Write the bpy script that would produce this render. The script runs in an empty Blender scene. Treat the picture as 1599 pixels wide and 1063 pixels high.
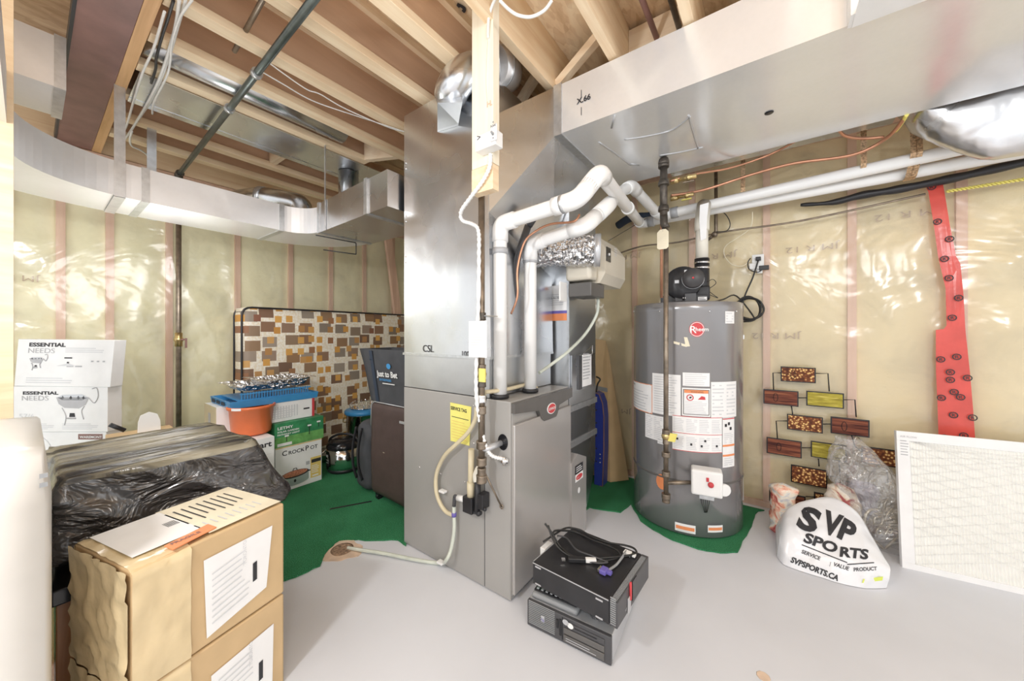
import bpy, bmesh, math, random
from mathutils import Vector, Matrix, noise
random.seed(7)
SC = bpy.context.scene
COL = SC.collection
# ---------------- camera, world, lamps, exposure ----------------
FPX, CX, HY, CH = 550.0, 799.5, 520.0, 1.125     # focal length in pixels, horizon row, lens height
YAW = math.radians(36.05)
SA, CA = math.sin(YAW), math.cos(YAW)
cam = bpy.data.objects.new('camera', bpy.data.cameras.new('camera'))
COL.objects.link(cam)
cam.location = (0, 0, CH)
cam.rotation_euler = (math.pi/2, 0, YAW)
cam.data.sensor_width = 36.0
cam.data.lens = 36.0*FPX/1599
cam.data.shift_y = -(531.5-HY)/1599
cam.data.clip_start = 0.02
SC.camera = cam
world = bpy.data.worlds.new('world'); SC.world = world; world.use_nodes = True
world.node_tree.nodes['Background'].inputs[0].default_value = (0.96, 0.98, 1.0, 1)
world.node_tree.nodes['Background'].inputs[1].default_value = 1.0
def lamp(name, loc, power, radius, color=(1, .99, .98)):
    d = bpy.data.lights.new(name, 'POINT'); d.energy = power; d.shadow_soft_size = radius; d.color = color
    o = bpy.data.objects.new(name, d); COL.objects.link(o); o.location = loc
lamp('work_lamp', (-0.80, -0.50, 1.62), 34, 0.07)
lamp('room_fill', (1.7, -1.0, 2.0), 42, 0.15)  # added fill light for the right side, not a known fixture
lamp('corner_fill', (-2.60, 0.45, 1.55), 8, 0.20)  # added soft fill that lifts the rear left corner, no real bulb there
lamp('trunk_fill', (0.55, 0.30, 1.90), 13, 0.20)  # added fill to brighten the front of the trunk duct
SC.view_settings.view_transform = 'Standard'
SC.view_settings.look = 'None'
SC.view_settings.gamma = 1.0
SC.view_settings.use_curve_mapping = False
SC.view_settings.exposure = 0.42

# ---------------- where a line of sight meets a real plane ----------------
def ray(px, py):
    r = (px-CX)/FPX; u = (HY-py)/FPX
    return Vector((-SA+CA*r, CA+SA*r, u))
def P(px, py, X=None, Y=None, Z=None, D=None):
    d = ray(px, py)
    if X is not None: t = X/d.x
    elif Y is not None: t = Y/d.y
    elif Z is not None: t = (Z-CH)/d.z
    else: t = D
    return Vector((0, 0, CH)) + d*t

# ---------------- materials ----------------
def newmat(name):
    m = bpy.data.materials.new(name); m.use_nodes = True
    nt = m.node_tree; b = nt.nodes['Principled BSDF']
    return m, nt, b
def coords(nt, scale=(1, 1, 1), kind='Object', rot=(0, 0, 0)):
    tc = nt.nodes.new('ShaderNodeTexCoord'); mp = nt.nodes.new('ShaderNodeMapping')
    mp.inputs['Scale'].default_value = scale; mp.inputs['Rotation'].default_value = rot
    if kind == 'World':
        g = nt.nodes.new('ShaderNodeNewGeometry'); nt.links.new(g.outputs['Position'], mp.inputs[0])
    else: nt.links.new(tc.outputs[kind], mp.inputs[0])
    return mp.outputs[0]
def noise_tex(nt, vec, scale, detail=3, rough=.5, dist=0):
    n = nt.nodes.new('ShaderNodeTexNoise'); n.inputs['Scale'].default_value = scale
    n.inputs['Detail'].default_value = detail; n.inputs['Roughness'].default_value = rough
    n.inputs['Distortion'].default_value = dist
    nt.links.new(vec, n.inputs['Vector']); return n.outputs[0]
def ramp(nt, fac, stops):
    r = nt.nodes.new('ShaderNodeValToRGB'); nt.links.new(fac, r.inputs[0])
    e = r.color_ramp.elements
    while len(e) < len(stops): e.new(0.5)
    for i, (p, c) in enumerate(stops):
        e[i].position = p; e[i].color = (*c, 1) if len(c) == 3 else c
    return r.outputs[0]
def bump(nt, b, h, strength=.3, dist=.01):
    n = nt.nodes.new('ShaderNodeBump'); n.inputs['Strength'].default_value = strength
    n.inputs['Distance'].default_value = dist
    nt.links.new(h, n.inputs['Height']); nt.links.new(n.outputs[0], b.inputs['Normal'])
def plain(name, c, rough=.5, metal=0, var=.06, scale=14, bmp=0, bscale=60, spec=.5, coat=0):
    m, nt, b = newmat(name)
    v = coords(nt, kind='World')
    n = noise_tex(nt, v, scale, 4)
    lo = tuple(max(0, x*(1-var)) for x in c); hi = tuple(min(1, x*(1+var)) for x in c)
    nt.links.new(ramp(nt, n, [(.3, lo), (.7, hi)]), b.inputs['Base Color'])
    b.inputs['Roughness'].default_value = rough; b.inputs['Metallic'].default_value = metal
    b.inputs['Specular IOR Level'].default_value = spec
    if coat: b.inputs['Coat Weight'].default_value = coat
    if bmp: bump(nt, b, noise_tex(nt, v, bscale, 3), bmp, .004)
    return m
def sheet_metal(name, c=(.78, .79, .80), rough=.28, wav=.25, metal=1.0, wscale=3.0):
    m, nt, b = newmat(name)
    v = coords(nt, kind='World')
    vo = nt.nodes.new('ShaderNodeTexVoronoi'); vo.inputs['Scale'].default_value = 55
    nt.links.new(v, vo.inputs['Vector'])
    n = noise_tex(nt, v, 2.5, 3, .5, .3)
    mx = nt.nodes.new('ShaderNodeMath'); mx.operation = 'MULTIPLY_ADD'
    nt.links.new(vo.outputs['Distance'], mx.inputs[0]); mx.inputs[1].default_value = .12; nt.links.new(n, mx.inputs[2])
    nt.links.new(ramp(nt, mx.outputs[0], [(.2, tuple(x*.86 for x in c)), (.85, c)]), b.inputs['Base Color'])
    rr = nt.nodes.new('ShaderNodeMapRange'); nt.links.new(n, rr.inputs[0])
    rr.inputs[3].default_value = rough*.75; rr.inputs[4].default_value = rough*1.35
    nt.links.new(rr.outputs[0], b.inputs['Roughness'])
    b.inputs['Metallic'].default_value = metal
    bump(nt, b, noise_tex(nt, v, wscale, 2, .4, .3), wav, .05)
    return m
def wood(name, c1, c2, along='Y', scale=1.0, rough=.6, grain=22):
    m, nt, b = newmat(name)
    s = {'X': (1.2, grain, grain), 'Y': (grain, 1.2, grain), 'Z': (grain, grain, 1.2)}[along]
    v = coords(nt, tuple(x*scale for x in s), kind='World')
    n = noise_tex(nt, v, 1.0, 4, .6, .8)
    n2 = noise_tex(nt, coords(nt, kind='World'), 5, 2)
    mx = nt.nodes.new('ShaderNodeMath'); mx.operation = 'MULTIPLY_ADD'
    nt.links.new(n2, mx.inputs[0]); mx.inputs[1].default_value = .35; nt.links.new(n, mx.inputs[2])
    nt.links.new(ramp(nt, mx.outputs[0], [(.45, c1), (.85, c2)]), b.inputs['Base Color'])
    b.inputs['Roughness'].default_value = rough
    bump(nt, b, n, .15, .003)
    return m
def osb(name):
    m, nt, b = newmat(name)
    v = coords(nt, (1, .35, 1), kind='World')
    vo = nt.nodes.new('ShaderNodeTexVoronoi'); vo.inputs['Scale'].default_value = 42; vo.inputs['Randomness'].default_value = 1
    n = noise_tex(nt, v, 9, 4, .6, 1.5)
    nt.links.new(v, vo.inputs['Vector'])
    nt.links.new(ramp(nt, n, [(.3, (.60, .40, .23)), (.5, (.84, .63, .41)), (.7, (.94, .78, .55))]), b.inputs['Base Color'])
    mixn = nt.nodes.new('ShaderNodeMix'); mixn.data_type = 'RGBA'; mixn.inputs[0].default_value = .28
    r2 = ramp(nt, vo.outputs['Color'], [(.2, (.50, .30, .15)), (.8, (.95, .78, .55))])
    src = b.inputs['Base Color'].links[0].from_socket
    nt.links.new(src, mixn.inputs[6]); nt.links.new(r2, mixn.inputs[7]); nt.links.new(mixn.outputs[2], b.inputs['Base Color'])
    b.inputs['Roughness'].default_value = .75
    bump(nt, b, n, .3, .004)
    return m
def clear_film(name, fac=.22, tint=(1, 1, 1), rough=.12, wr=.5, scale=6, dist=1.2, gloss=.07):
    # thin plastic sheet: mostly see-through, milky where it folds, glossy where it catches light
    m, nt, b = newmat(name)
    v = coords(nt, kind='World')
    n = noise_tex(nt, v, scale, 3, .5, dist)
    tr = nt.nodes.new('ShaderNodeBsdfTransparent'); tr.inputs[0].default_value = (*tint, 1)
    b.inputs['Base Color'].default_value = (.95, .95, .93, 1)
    b.inputs['Roughness'].default_value = rough
    b.inputs['Specular IOR Level'].default_value = .9
    bump(nt, b, n, wr, .06)
    lw = nt.nodes.new('ShaderNodeLayerWeight'); lw.inputs[0].default_value = .35
    ma = nt.nodes.new('ShaderNodeMath'); ma.operation = 'MULTIPLY_ADD'; ma.use_clamp = True
    nt.links.new(lw.outputs['Facing'], ma.inputs[0]); ma.inputs[1].default_value = .35; ma.inputs[2].default_value = fac
    mx = nt.nodes.new('ShaderNodeMixShader')
    nt.links.new(ma.outputs[0], mx.inputs[0]); nt.links.new(tr.outputs[0], mx.inputs[1]); nt.links.new(b.outputs[0], mx.inputs[2])
    gl = nt.nodes.new('ShaderNodeBsdfGlossy'); gl.inputs['Roughness'].default_value = rough
    nt.links.new(b.inputs['Normal'].links[0].from_socket, gl.inputs['Normal'])
    mx2 = nt.nodes.new('ShaderNodeMixShader'); mx2.inputs[0].default_value = gloss
    nt.links.new(mx.outputs[0], mx2.inputs[1]); nt.links.new(gl.outputs[0], mx2.inputs[2])
    nt.links.new(mx2.outputs[0], nt.nodes['Material Output'].inputs[0])
    return m
M = {}
M['floor'] = plain('painted_floor', (.72, .74, .79), .42, var=.035, scale=2.5, bmp=.05, bscale=30)
M['metal'] = sheet_metal('galvanised_sheet', (.72, .74, .77), .26)
M['metal_dull'] = sheet_metal('galvanised_dull', (.70, .72, .74), .38, .2)
M['metal_bright'] = sheet_metal('galvanised_bright', (.90, .90, .91), .32, .2, metal=.55)
M['metal_white'] = sheet_metal('bright_sheet', (.88, .89, .90), .20, .12, metal=.42)
M['foil'] = sheet_metal('crinkled_foil', (.70, .70, .71), .27, .6, wscale=7)
M['flexfoil'] = sheet_metal('flex_foil', (.88, .88, .89), .22, .9, wscale=40)
M['joist'] = wood('joist_lumber', (.80, .58, .36), (.95, .78, .55), 'Y')
M['web'] = wood('joist_web', (.62, .40, .26), (.76, .52, .35), 'Y', 1, .7, 9)
M['lumber_x'] = wood('lumber_across', (.80, .60, .40), (.95, .80, .60), 'X')
M['stud'] = wood('stud_lumber', (.68, .44, .32), (.82, .58, .44), 'Z')
M['post'] = wood('pale_post', (.86, .76, .58), (.97, .91, .76), 'Z')
M['beamwood'] = wood('beam_plate', (.60, .34, .15), (.78, .48, .24), 'X')
M['redsteel'] = plain('red_oxide_steel', (.26, .14, .12), .5, var=.25, scale=6)
M['osb'] = osb('strand_board')
M['white'] = plain('white_plastic', (.86, .86, .85), .35, var=.02)
M['pvc'] = plain('white_pvc', (.88, .88, .87), .3, var=.02, scale=5)
M['cream'] = plain('cream_plastic', (.80, .77, .68), .4, var=.03)
M['offwhite'] = plain('ivory_enamel', (.78, .76, .72), .3, var=.02)
M['black'] = plain('black_plastic', (.022, .022, .025), .4, var=.2)
M['blackgloss'] = plain('black_gloss', (.015, .015, .018), .15, var=.1)
M['darkgrey'] = plain('dark_grey_plastic', (.07, .07, .075), .4, var=.1)
M['grey'] = plain('grey_plastic', (.30, .31, .32), .45, var=.06)
M['silver'] = plain('silver_plastic', (.60, .61, .63), .3, metal=.5, var=.04)
M['chrome'] = plain('polished_steel', (.80, .80, .80), .12, metal=1, var=.04)
M['furnace'] = plain('furnace_grey_paint', (.40, .39, .375), .36, var=.03, scale=3, metal=.15)
M['furnace_door'] = plain('furnace_door_paint', (.52, .50, .485), .25, var=.03, scale=3, metal=.45)
M['motorblack'] = plain('motor_black', (.045, .043, .045), .4)
M['charcoal'] = plain('charcoal_trim', (.12, .115, .11), .35)
M['pipe_iron'] = plain('black_iron', (.11, .095, .08), .4, metal=.6, var=.25, scale=30)
M['pipe_brown'] = plain('weathered_steel_pipe', (.27, .22, .17), .38, metal=.7, var=.3, scale=25)
M['steelgrey'] = plain('steel_pipe_green_grey', (.13, .15, .14), .35, metal=.7, var=.2, scale=20)
M['brass'] = plain('brass', (.60, .46, .22), .3, metal=.9, var=.15)
M['copper'] = plain('copper_tube', (.58, .30, .19), .35, metal=.8, var=.15)
M['tank'] = plain('tank_grey_enamel', (.29, .285, .29), .2, var=.03, scale=3, metal=.35, coat=.3)
M['paper'] = plain('white_paper', (.88, .88, .88), .6, var=.03)
M['ink'] = plain('print_ink', (.03, .03, .035), .6)
M['inkgrey'] = plain('grey_print', (.48, .48, .50), .6)
M['inkpale'] = plain('pale_print', (.66, .67, .69), .6)
M['red'] = plain('red_print', (.62, .06, .07), .5)
M['orange'] = plain('orange_print', (.85, .30, .12), .5)
M['orangetub'] = plain('orange_plastic', (.82, .20, .07), .3, var=.05)
M['yellow'] = plain('yellow_paper', (.86, .80, .22), .6, var=.06)
M['blue'] = plain('blue_plastic', (.06, .30, .62), .35)
M['bluedark'] = plain('deep_blue_shell', (.03, .05, .30), .3)
M['purple'] = plain('violet_blue_print', (.16, .13, .45), .5)
M['card'] = plain('corrugated_card', (.62, .44, .24), .6, var=.07, scale=9)
M['tape'] = plain('packing_tape', (.70, .56, .34), .16, var=.08, scale=12, bmp=.5, bscale=18)
M['pvcgrey'] = plain('grey_coupling', (.45, .46, .48), .4)
M['rope'] = plain('tan_hose', (.66, .58, .40), .35, var=.05)
M['clearhose'] = plain('clear_hose', (.62, .66, .58), .2, var=.1, scale=20)
M['beige'] = plain('beige_housing', (.66, .61, .51), .4, var=.02)
M['beigebox'] = plain('beige_box_side', (.66, .58, .40), .6, var=.04)
M['tagm'] = plain('cream_tag', (.85, .78, .60), .5)
M['suitcase'] = plain('maroon_brown_fabric', (.085, .055, .05), .55, var=.1, bmp=.2, bscale=250)
M['fabric'] = plain('charcoal_fabric', (.065, .067, .075), .75, var=.12, bmp=.3, bscale=300)
M['navy'] = plain('navy_fabric', (.03, .045, .075), .7)
M['greenprint'] = plain('green_print', (.04, .25, .10), .5, var=.35, scale=16)
M['gold'] = plain('gold_print', (.80, .60, .18), .5)
M['terracotta'] = plain('food_print', (.50, .20, .12), .5, var=.4, scale=90)
M['peach'] = plain('peach_putty', (.72, .55, .42), .8, var=.15, scale=20)
M['gravel'] = plain('brown_gravel', (.30, .20, .13), .9, var=.5, scale=90, bmp=.8, bscale=90)
M['yellowtag'] = plain('yellow_cloth', (.88, .78, .20), .6)
M['wire'] = plain('white_cable', (.84, .83, .80), .4)
M['wireblack'] = plain('black_cable', (.02, .02, .02), .4)
M['zinc'] = plain('zinc_strap', (.62, .64, .66), .3, metal=.8, var=.1, scale=40)
M['band'] = plain('perforated_band', (.52, .36, .22), .4, metal=.7, var=.5, scale=140)
# ---------------- mesh helpers (all coordinates in metres, world space) ----------------
def frame_of(d):
    d = d.normalized(); up = Vector((0, 0, 1)) if abs(d.z) < .9 else Vector((1, 0, 0))
    a = up.cross(d).normalized(); return a, d.cross(a).normalized()
def smooth_path(pts, n=6, closed=False):
    pts = [Vector(p) for p in pts]
    if len(pts) < 3 or n < 2: return pts
    out = []
    for i in range(len(pts)-1):
        p0 = pts[max(i-1, 0)]; p1 = pts[i]; p2 = pts[i+1]; p3 = pts[min(i+2, len(pts)-1)]
        for k in range(n):
            t = k/n
            out.append(.5*((2*p1)+(p2-p0)*t+(2*p0-5*p1+4*p2-p3)*t*t+(3*p1-p0-3*p2+p3)*t**3))
    out.append(pts[-1]); return out
def round_path(pts, r, n=5):
    # straight runs joined by rounded bends
    pts = [Vector(p) for p in pts]; out = [pts[0]]
    for i in range(1, len(pts)-1):
        a = (pts[i-1]-pts[i]); b = (pts[i+1]-pts[i]); rr = min(r, a.length*.45, b.length*.45)
        p = pts[i]+a.normalized()*rr; q = pts[i]+b.normalized()*rr
        for k in range(n+1):
            t = k/n; out.append((1-t)**2*p+2*t*(1-t)*pts[i]+t*t*q)
    out.append(pts[-1]); return out
class G:
    def __init__(s): s.bm = bmesh.new()
    def _faces(s, vs, faces, mi, smooth=False):
        bv = [s.bm.verts.new(v) for v in vs]; out = []
        for f in faces:
            try: fc = s.bm.faces.new([bv[i] for i in f])
            except ValueError: continue
            fc.material_index = mi; fc.smooth = smooth; out.append(fc)
        return out
    def obox(s, c, ax, ay, az, mi=0, bev=0, seg=2):
        c = Vector(c); ax, ay, az = Vector(ax), Vector(ay), Vector(az)
        if ax.cross(ay).dot(az) < 0: az = -az
        vs = [c+ax*i+ay*j+az*k for k in (-1, 1) for j in (-1, 1) for i in (-1, 1)]
        fs = s._faces(vs, [(0, 2, 3, 1), (4, 5, 7, 6), (0, 1, 5, 4), (2, 6, 7, 3), (0, 4, 6, 2), (1, 3, 7, 5)], mi)
        if bev > 0:
            es = list({e for f in fs for e in f.edges})
            r = bmesh.ops.bevel(s.bm, geom=es, offset=bev, segments=seg, affect='EDGES', profile=.6)
            for f in r['faces']: f.material_index = mi; f.smooth = True
        return s
    def box(s, lo, hi, mi=0, bev=0, seg=2):
        lo, hi = Vector(lo), Vector(hi); c = (lo+hi)/2; h = (hi-lo)/2
        h = Vector([abs(x) for x in h])
        return s.obox(c, (h.x, 0, 0), (0, h.y, 0), (0, 0, h.z), mi, bev, seg)
    def hexa(s, b, t, mi=0):   # four bottom corners, four top corners
        s._faces(list(b)+list(t), [(3, 2, 1, 0), (4, 5, 6, 7), (0, 1, 5, 4), (1, 2, 6, 5), (2, 3, 7, 6), (3, 0, 4, 7)], mi); return s
    def quad(s, a, b, c, d, mi=0): s._faces([a, b, c, d], [(0, 1, 2, 3)], mi); return s
    def poly(s, pts, mi=0): s._faces(pts, [tuple(range(len(pts)))], mi); return s
    def prism(s, pts, d, mi=0, smooth=False):
        n = len(pts); pts = [Vector(p) for p in pts]; d = Vector(d)
        s._faces(pts+[p+d for p in pts], [tuple(range(n))[::-1], tuple(range(n, 2*n))], mi)
        s._faces(pts+[p+d for p in pts], [(i, (i+1) % n, n+(i+1) % n, n+i) for i in range(n)], mi, smooth)
        bmesh.ops.remove_doubles(s.bm, verts=s.bm.verts[:], dist=1e-6) if False else None
        return s
    def tube(s, pts, r, seg=10, mi=0, caps=True, rf=None, flat=None):
        pts = [Vector(p) for p in pts]; n = len(pts); rings = []
        d = (pts[1]-pts[0]).normalized(); a, b = frame_of(d)
        for i, p in enumerate(pts):
            nd = (pts[min(i+1, n-1)]-pts[max(i-1, 0)])
            nd = nd.normalized() if nd.length > 1e-9 else d
            q = d.rotation_difference(nd); a = q @ a; b = q @ b; d = nd
            rr = rf(i/(n-1)) if rf else r
            rings.append([s.bm.verts.new(p+(a*math.cos(2*math.pi*k/seg)+b*math.sin(2*math.pi*k/seg)*(flat or 1))*rr) for k in range(seg)])
        for i in range(n-1):
            for k in range(seg):
                f = s.bm.faces.new([rings[i][k], rings[i][(k+1) % seg], rings[i+1][(k+1) % seg], rings[i+1][k]])
                f.smooth = True; f.material_index = mi
        if caps:
            for rg, fl in ((rings[0], True), (rings[-1], False)):
                f = s.bm.faces.new(rg[::-1] if fl else rg); f.material_index = mi
        return s
    def cyl(s, a, b, r, seg=20, mi=0, r2=None):
        a, b = Vector(a), Vector(b)
        return s.tube([a, b], r, seg, mi, True, (lambda t: r+(r2-r)*t) if r2 is not None else None)
    def lathe(s, c, prof, seg=28, mi=0, axis=(0, 0, 1), sx=1, sy=1, flat=False):
        c = Vector(c); ax = Vector(axis).normalized(); a, b = frame_of(ax)
        if abs(ax.z) > .99: a, b = Vector((1, 0, 0)), Vector((0, 1, 0))*(1 if ax.z > 0 else -1)
        rings = []
        for r, z in prof:
            rings.append([s.bm.verts.new(c+ax*z+a*math.cos(2*math.pi*k/seg)*r*sx+b*math.sin(2*math.pi*k/seg)*r*sy) for k in range(seg)])
        for i in range(len(rings)-1):
            for k in range(seg):
                try:
                    f = s.bm.faces.new([rings[i][k], rings[i][(k+1) % seg], rings[i+1][(k+1) % seg], rings[i+1][k]])
                    f.smooth = not flat; f.material_index = mi
                except ValueError: pass
        for rg, fl in ((rings[0], True), (rings[-1], False)):
            f = s.bm.faces.new(rg[::-1] if fl else rg); f.material_index = mi
        return s
    def ball(s, c, r, mi=0, seg=14, sc=(1, 1, 1)):
        mt = Matrix.Translation(Vector(c)) @ Matrix.Diagonal((*sc, 1))
        rr = bmesh.ops.create_uvsphere(s.bm, u_segments=seg, v_segments=max(6, seg//2), radius=r, matrix=mt)
        for v in rr['verts']:
            for f in v.link_faces: f.smooth = True; f.material_index = mi
        return s
    def grid(s, fn, nu, nv, mi=0, closed_u=False, mif=None, smooth=True):
        vs = [[s.bm.verts.new(fn(i/nu, j/nv)) for j in range(nv+1)] for i in range(nu+(0 if closed_u else 1))]
        m = len(vs)
        for i in range(nu):
            for j in range(nv):
                f = s.bm.faces.new([vs[i][j], vs[(i+1) % m][j], vs[(i+1) % m][j+1], vs[i][j+1]])
                f.smooth = smooth; f.material_index = mif(i/nu, j/nv) if mif else mi
        return s
    def text(s, st, size, o, xd, yd, mi=0, lift=.001, align='LEFT', warp=None, fat=0, sx=1, cut=0):
        # flat lettering on a surface: o origin, xd reading direction, yd up direction
        cu = bpy.data.curves.new('t', 'FONT'); cu.body = st; cu.size = size; cu.align_x = align; cu.offset = fat*size
        cu.resolution_u = 3
        ob = bpy.data.objects.new('t', cu); COL.objects.link(ob)
        dg = bpy.context.evaluated_depsgraph_get()
        me = bpy.data.meshes.new_from_object(ob.evaluated_get(dg))
        xd, yd = Vector(xd).normalized(), Vector(yd).normalized(); nrm = xd.cross(yd).normalized(); o = Vector(o)
        if cut and len(me.vertices):
            tb = bmesh.new(); tb.from_mesh(me)
            for ax in (0, 1):
                lo = min(v.co[ax] for v in tb.verts); hi = max(v.co[ax] for v in tb.verts); k = lo+cut
                no = (1, 0, 0) if ax == 0 else (0, 1, 0)
                while k < hi:
                    bmesh.ops.bisect_plane(tb, geom=tb.verts[:]+tb.edges[:]+tb.faces[:], plane_co=(k, k, 0), plane_no=no); k += cut
            tb.to_mesh(me); tb.free()
        vs = []
        for v in me.vertices:
            p = o+xd*v.co.x*sx+yd*v.co.y+nrm*lift
            vs.append(warp(p) if warp else p)
        s._faces(vs, [tuple(p.vertices) for p in me.polygons], mi)
        bpy.data.objects.remove(ob); bpy.data.curves.remove(cu); bpy.data.meshes.remove(me)
        return s
    def lines(s, o, xd, yd, w, h, n, mi=0, lift=.001, th=.35, warp=None, seed=1):
        # rows of small print drawn as thin bars
        xd, yd = Vector(xd).normalized(), Vector(yd).normalized(); nrm = xd.cross(yd); o = Vector(o)
        rnd = random.Random(seed)
        for i in range(n):
            y0 = h*(1-(i+.5)/n); t = h/n*th/2; ww = w*rnd.uniform(.72, 1)
            k = max(1, int(ww/.03)) if warp else 1
            for j in range(k):
                a, b = ww*j/k, ww*(j+1)/k
                q = [o+xd*a+yd*(y0-t)+nrm*lift, o+xd*b+yd*(y0-t)+nrm*lift, o+xd*b+yd*(y0+t)+nrm*lift, o+xd*a+yd*(y0+t)+nrm*lift]
                s._faces([warp(p) for p in q] if warp else q, [(0, 1, 2, 3)], mi)
        return s
    def rect(s, o, xd, yd, w, h, mi=0, lift=.001, warp=None, k=1):
        xd, yd = Vector(xd).normalized(), Vector(yd).normalized(); nrm = xd.cross(yd); o = Vector(o)
        for j in range(k):
            a, b = w*j/k, w*(j+1)/k
            q = [o+xd*a+nrm*lift, o+xd*b+nrm*lift, o+xd*b+yd*h+nrm*lift, o+xd*a+yd*h+nrm*lift]
            s._faces([warp(p) for p in q] if warp else q, [(0, 1, 2, 3)], mi)
        return s
ORG = {}
def mats_of(m): return [M[x] if isinstance(x, str) else x for x in (m if isinstance(m, (list, tuple)) else [m])]
def part(name, g, m, parent=None, label=None, kind=None):
    me = bpy.data.meshes.new(name)
    bmesh.ops.remove_doubles(g.bm, verts=g.bm.verts[:], dist=1e-7)
    bmesh.ops.recalc_face_normals(g.bm, faces=g.bm.faces[:]) if False else None
    if parent is None:
        co = [v.co for v in g.bm.verts]
        o = Vector(((min(v.x for v in co)+max(v.x for v in co))/2, (min(v.y for v in co)+max(v.y for v in co))/2, min(v.z for v in co)))
    else: o = ORG[parent.name]
    for v in g.bm.verts: v.co -= o
    g.bm.to_mesh(me); g.bm.free()
    for x in mats_of(m): me.materials.append(x)
    ob = bpy.data.objects.new(name, me); COL.objects.link(ob)
    if parent is None: ob.location = o
    else: ob.parent = parent
    ORG[ob.name] = o
    if label: ob['label'] = label
    if kind: ob['kind'] = kind
    return ob
def tag(ob, label, cat, group=None):
    ob['label'] = label; ob['category'] = cat
    if group: ob['group'] = group
    return ob
def thing(name, loc, label, cat, group=None):
    ob = bpy.data.objects.new(name, None); COL.objects.link(ob); ob.location = loc; ob.empty_display_size = .05
    ORG[ob.name] = Vector(loc)
    return tag(ob, label, cat, group)
def solo(name, g, m, label, cat, group=None): return tag(part(name, g, m), label, cat, group)
def struct(name, g, m, parent=None):
    return part(name, g, m, parent, None, 'structure')
ZU = Vector((0, 0, 1)); XU = Vector((1, 0, 0)); YU = Vector((0, 1, 0))

def softbox(g, lo, hi, r, n=(12, 12, 12), disp=None, bottom=True, mi=0):
    lo, hi = Vector(lo), Vector(hi); il, ih = lo+Vector((r, r, r)), hi-Vector((r, r, r)); dm = hi-lo
    def mp(p):
        q = Vector([min(max(p[i], il[i]), ih[i]) for i in range(3)]); d = p-q
        d = d.normalized() if d.length > 1e-9 else Vector((0, 0, 1))
        v = q+d*r
        return disp(v, d) if disp else v
    def face(o, u, v, nu, nv): g.grid(lambda a, b: mp(o+u*a+v*b), nu, nv, mi)
    X, Y, Z = Vector((dm.x, 0, 0)), Vector((0, dm.y, 0)), Vector((0, 0, dm.z))
    face(lo+X, Y, Z, n[1], n[2]); face(lo+Y, -Y, Z, n[1], n[2]); face(lo, X, Z, n[0], n[2]); face(lo+X+Y, -X, Z, n[0], n[2])
    face(lo+Z, X, Y, n[0], n[1])
    if bottom: face(lo+Y, X, -Y, n[0], n[1])
    bmesh.ops.remove_doubles(g.bm, verts=g.bm.verts[:], dist=1e-5)
    return g
class Frame:
    # a local frame for a box standing with its front-left-bottom corner at o, u to the right, w up, n out of the front
    def __init__(s, o, u, w=ZU): s.o = Vector(o); s.u = Vector(u).normalized(); s.w = Vector(w).normalized(); s.n = s.u.cross(s.w).normalized()
    def p(s, a, b, c=0): return s.o+s.u*a+s.w*b+s.n*c
    def block(s, g, a0, a1, b0, b1, c0, c1, mi=0, bev=0): return g.obox(s.p((a0+a1)/2, (b0+b1)/2, (c0+c1)/2), s.u*(a1-a0)/2, s.w*(b1-b0)/2, s.n*(c1-c0)/2, mi, bev)
# ---------------- the setting ----------------
XW, YW, ZJ, ZS = -3.60, 2.80, 2.325, 2.565
g = G(); g.box((-3.75, -2.2, -.1), (3.2, 3.0, 0)); struct('floor', g, 'floor')
g = G(); g.box((-3.75, -1.6, ZS), (3.2, 3.0, ZS+.02)); ceil = struct('ceiling', g, 'osb')
g = G()
tx_ = Vector((CA*.85-SA*.5, SA*.85+CA*.5, 0)); ty_ = Vector((tx_.y, -tx_.x, 0))
g.text('B', .10, P(704, 22, Z=ZS-.003), tx_, ty_, 0, .004, fat=.03)
g.text('LG', .06, P(716, 38, Z=ZS-.003), tx_, ty_, 0, .004, fat=.02)
struct('lettering', g, 'ink', ceil)

def insul(name, tint):
    m, nt, b = newmat(name)
    v = coords(nt, kind='World')
    n = noise_tex(nt, v, 3.2, 5, .6, .5)
    nt.links.new(ramp(nt, n, [(.28, tuple(x*.80 for x in tint)), (.5, tint), (.72, tuple(min(1, x*1.08) for x in tint))]), b.inputs['Base Color'])
    b.inputs['Roughness'].default_value = .9
    bump(nt, b, noise_tex(nt, v, 9, 4), .5, .02)
    return m
M['batt_left'] = insul('yellow_batt', (.88, .84, .58))
M['batt_right'] = insul('tan_batt', (.82, .70, .44))
M['film'] = clear_film('vapour_film', .08, (.995, .99, .98), .17, .35, 2.2, 1.2)
M['kraft'] = plain('batt_kraft_face', (.50, .38, .26), .7)

def wrink(u, z, s):
    a = noise.noise(Vector((u*1.9+s, z*1.1, s)))
    r1 = 1-abs(noise.noise(Vector((u*3.1+z*1.2+s, z*.9-u*.4, 3.3+s))))*2.4
    r2 = 1-abs(noise.noise(Vector((u*7.0-z*2.2, z*1.7, 9.1+s))))*2.6
    r3 = 1-abs(noise.noise(Vector((u*5-z*6, z*5+u*4, 4+s))))*3
    return .018*a+.020*max(0, r1)**3+.007*max(0, r2)**3+.004*max(0, r3)**2

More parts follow.
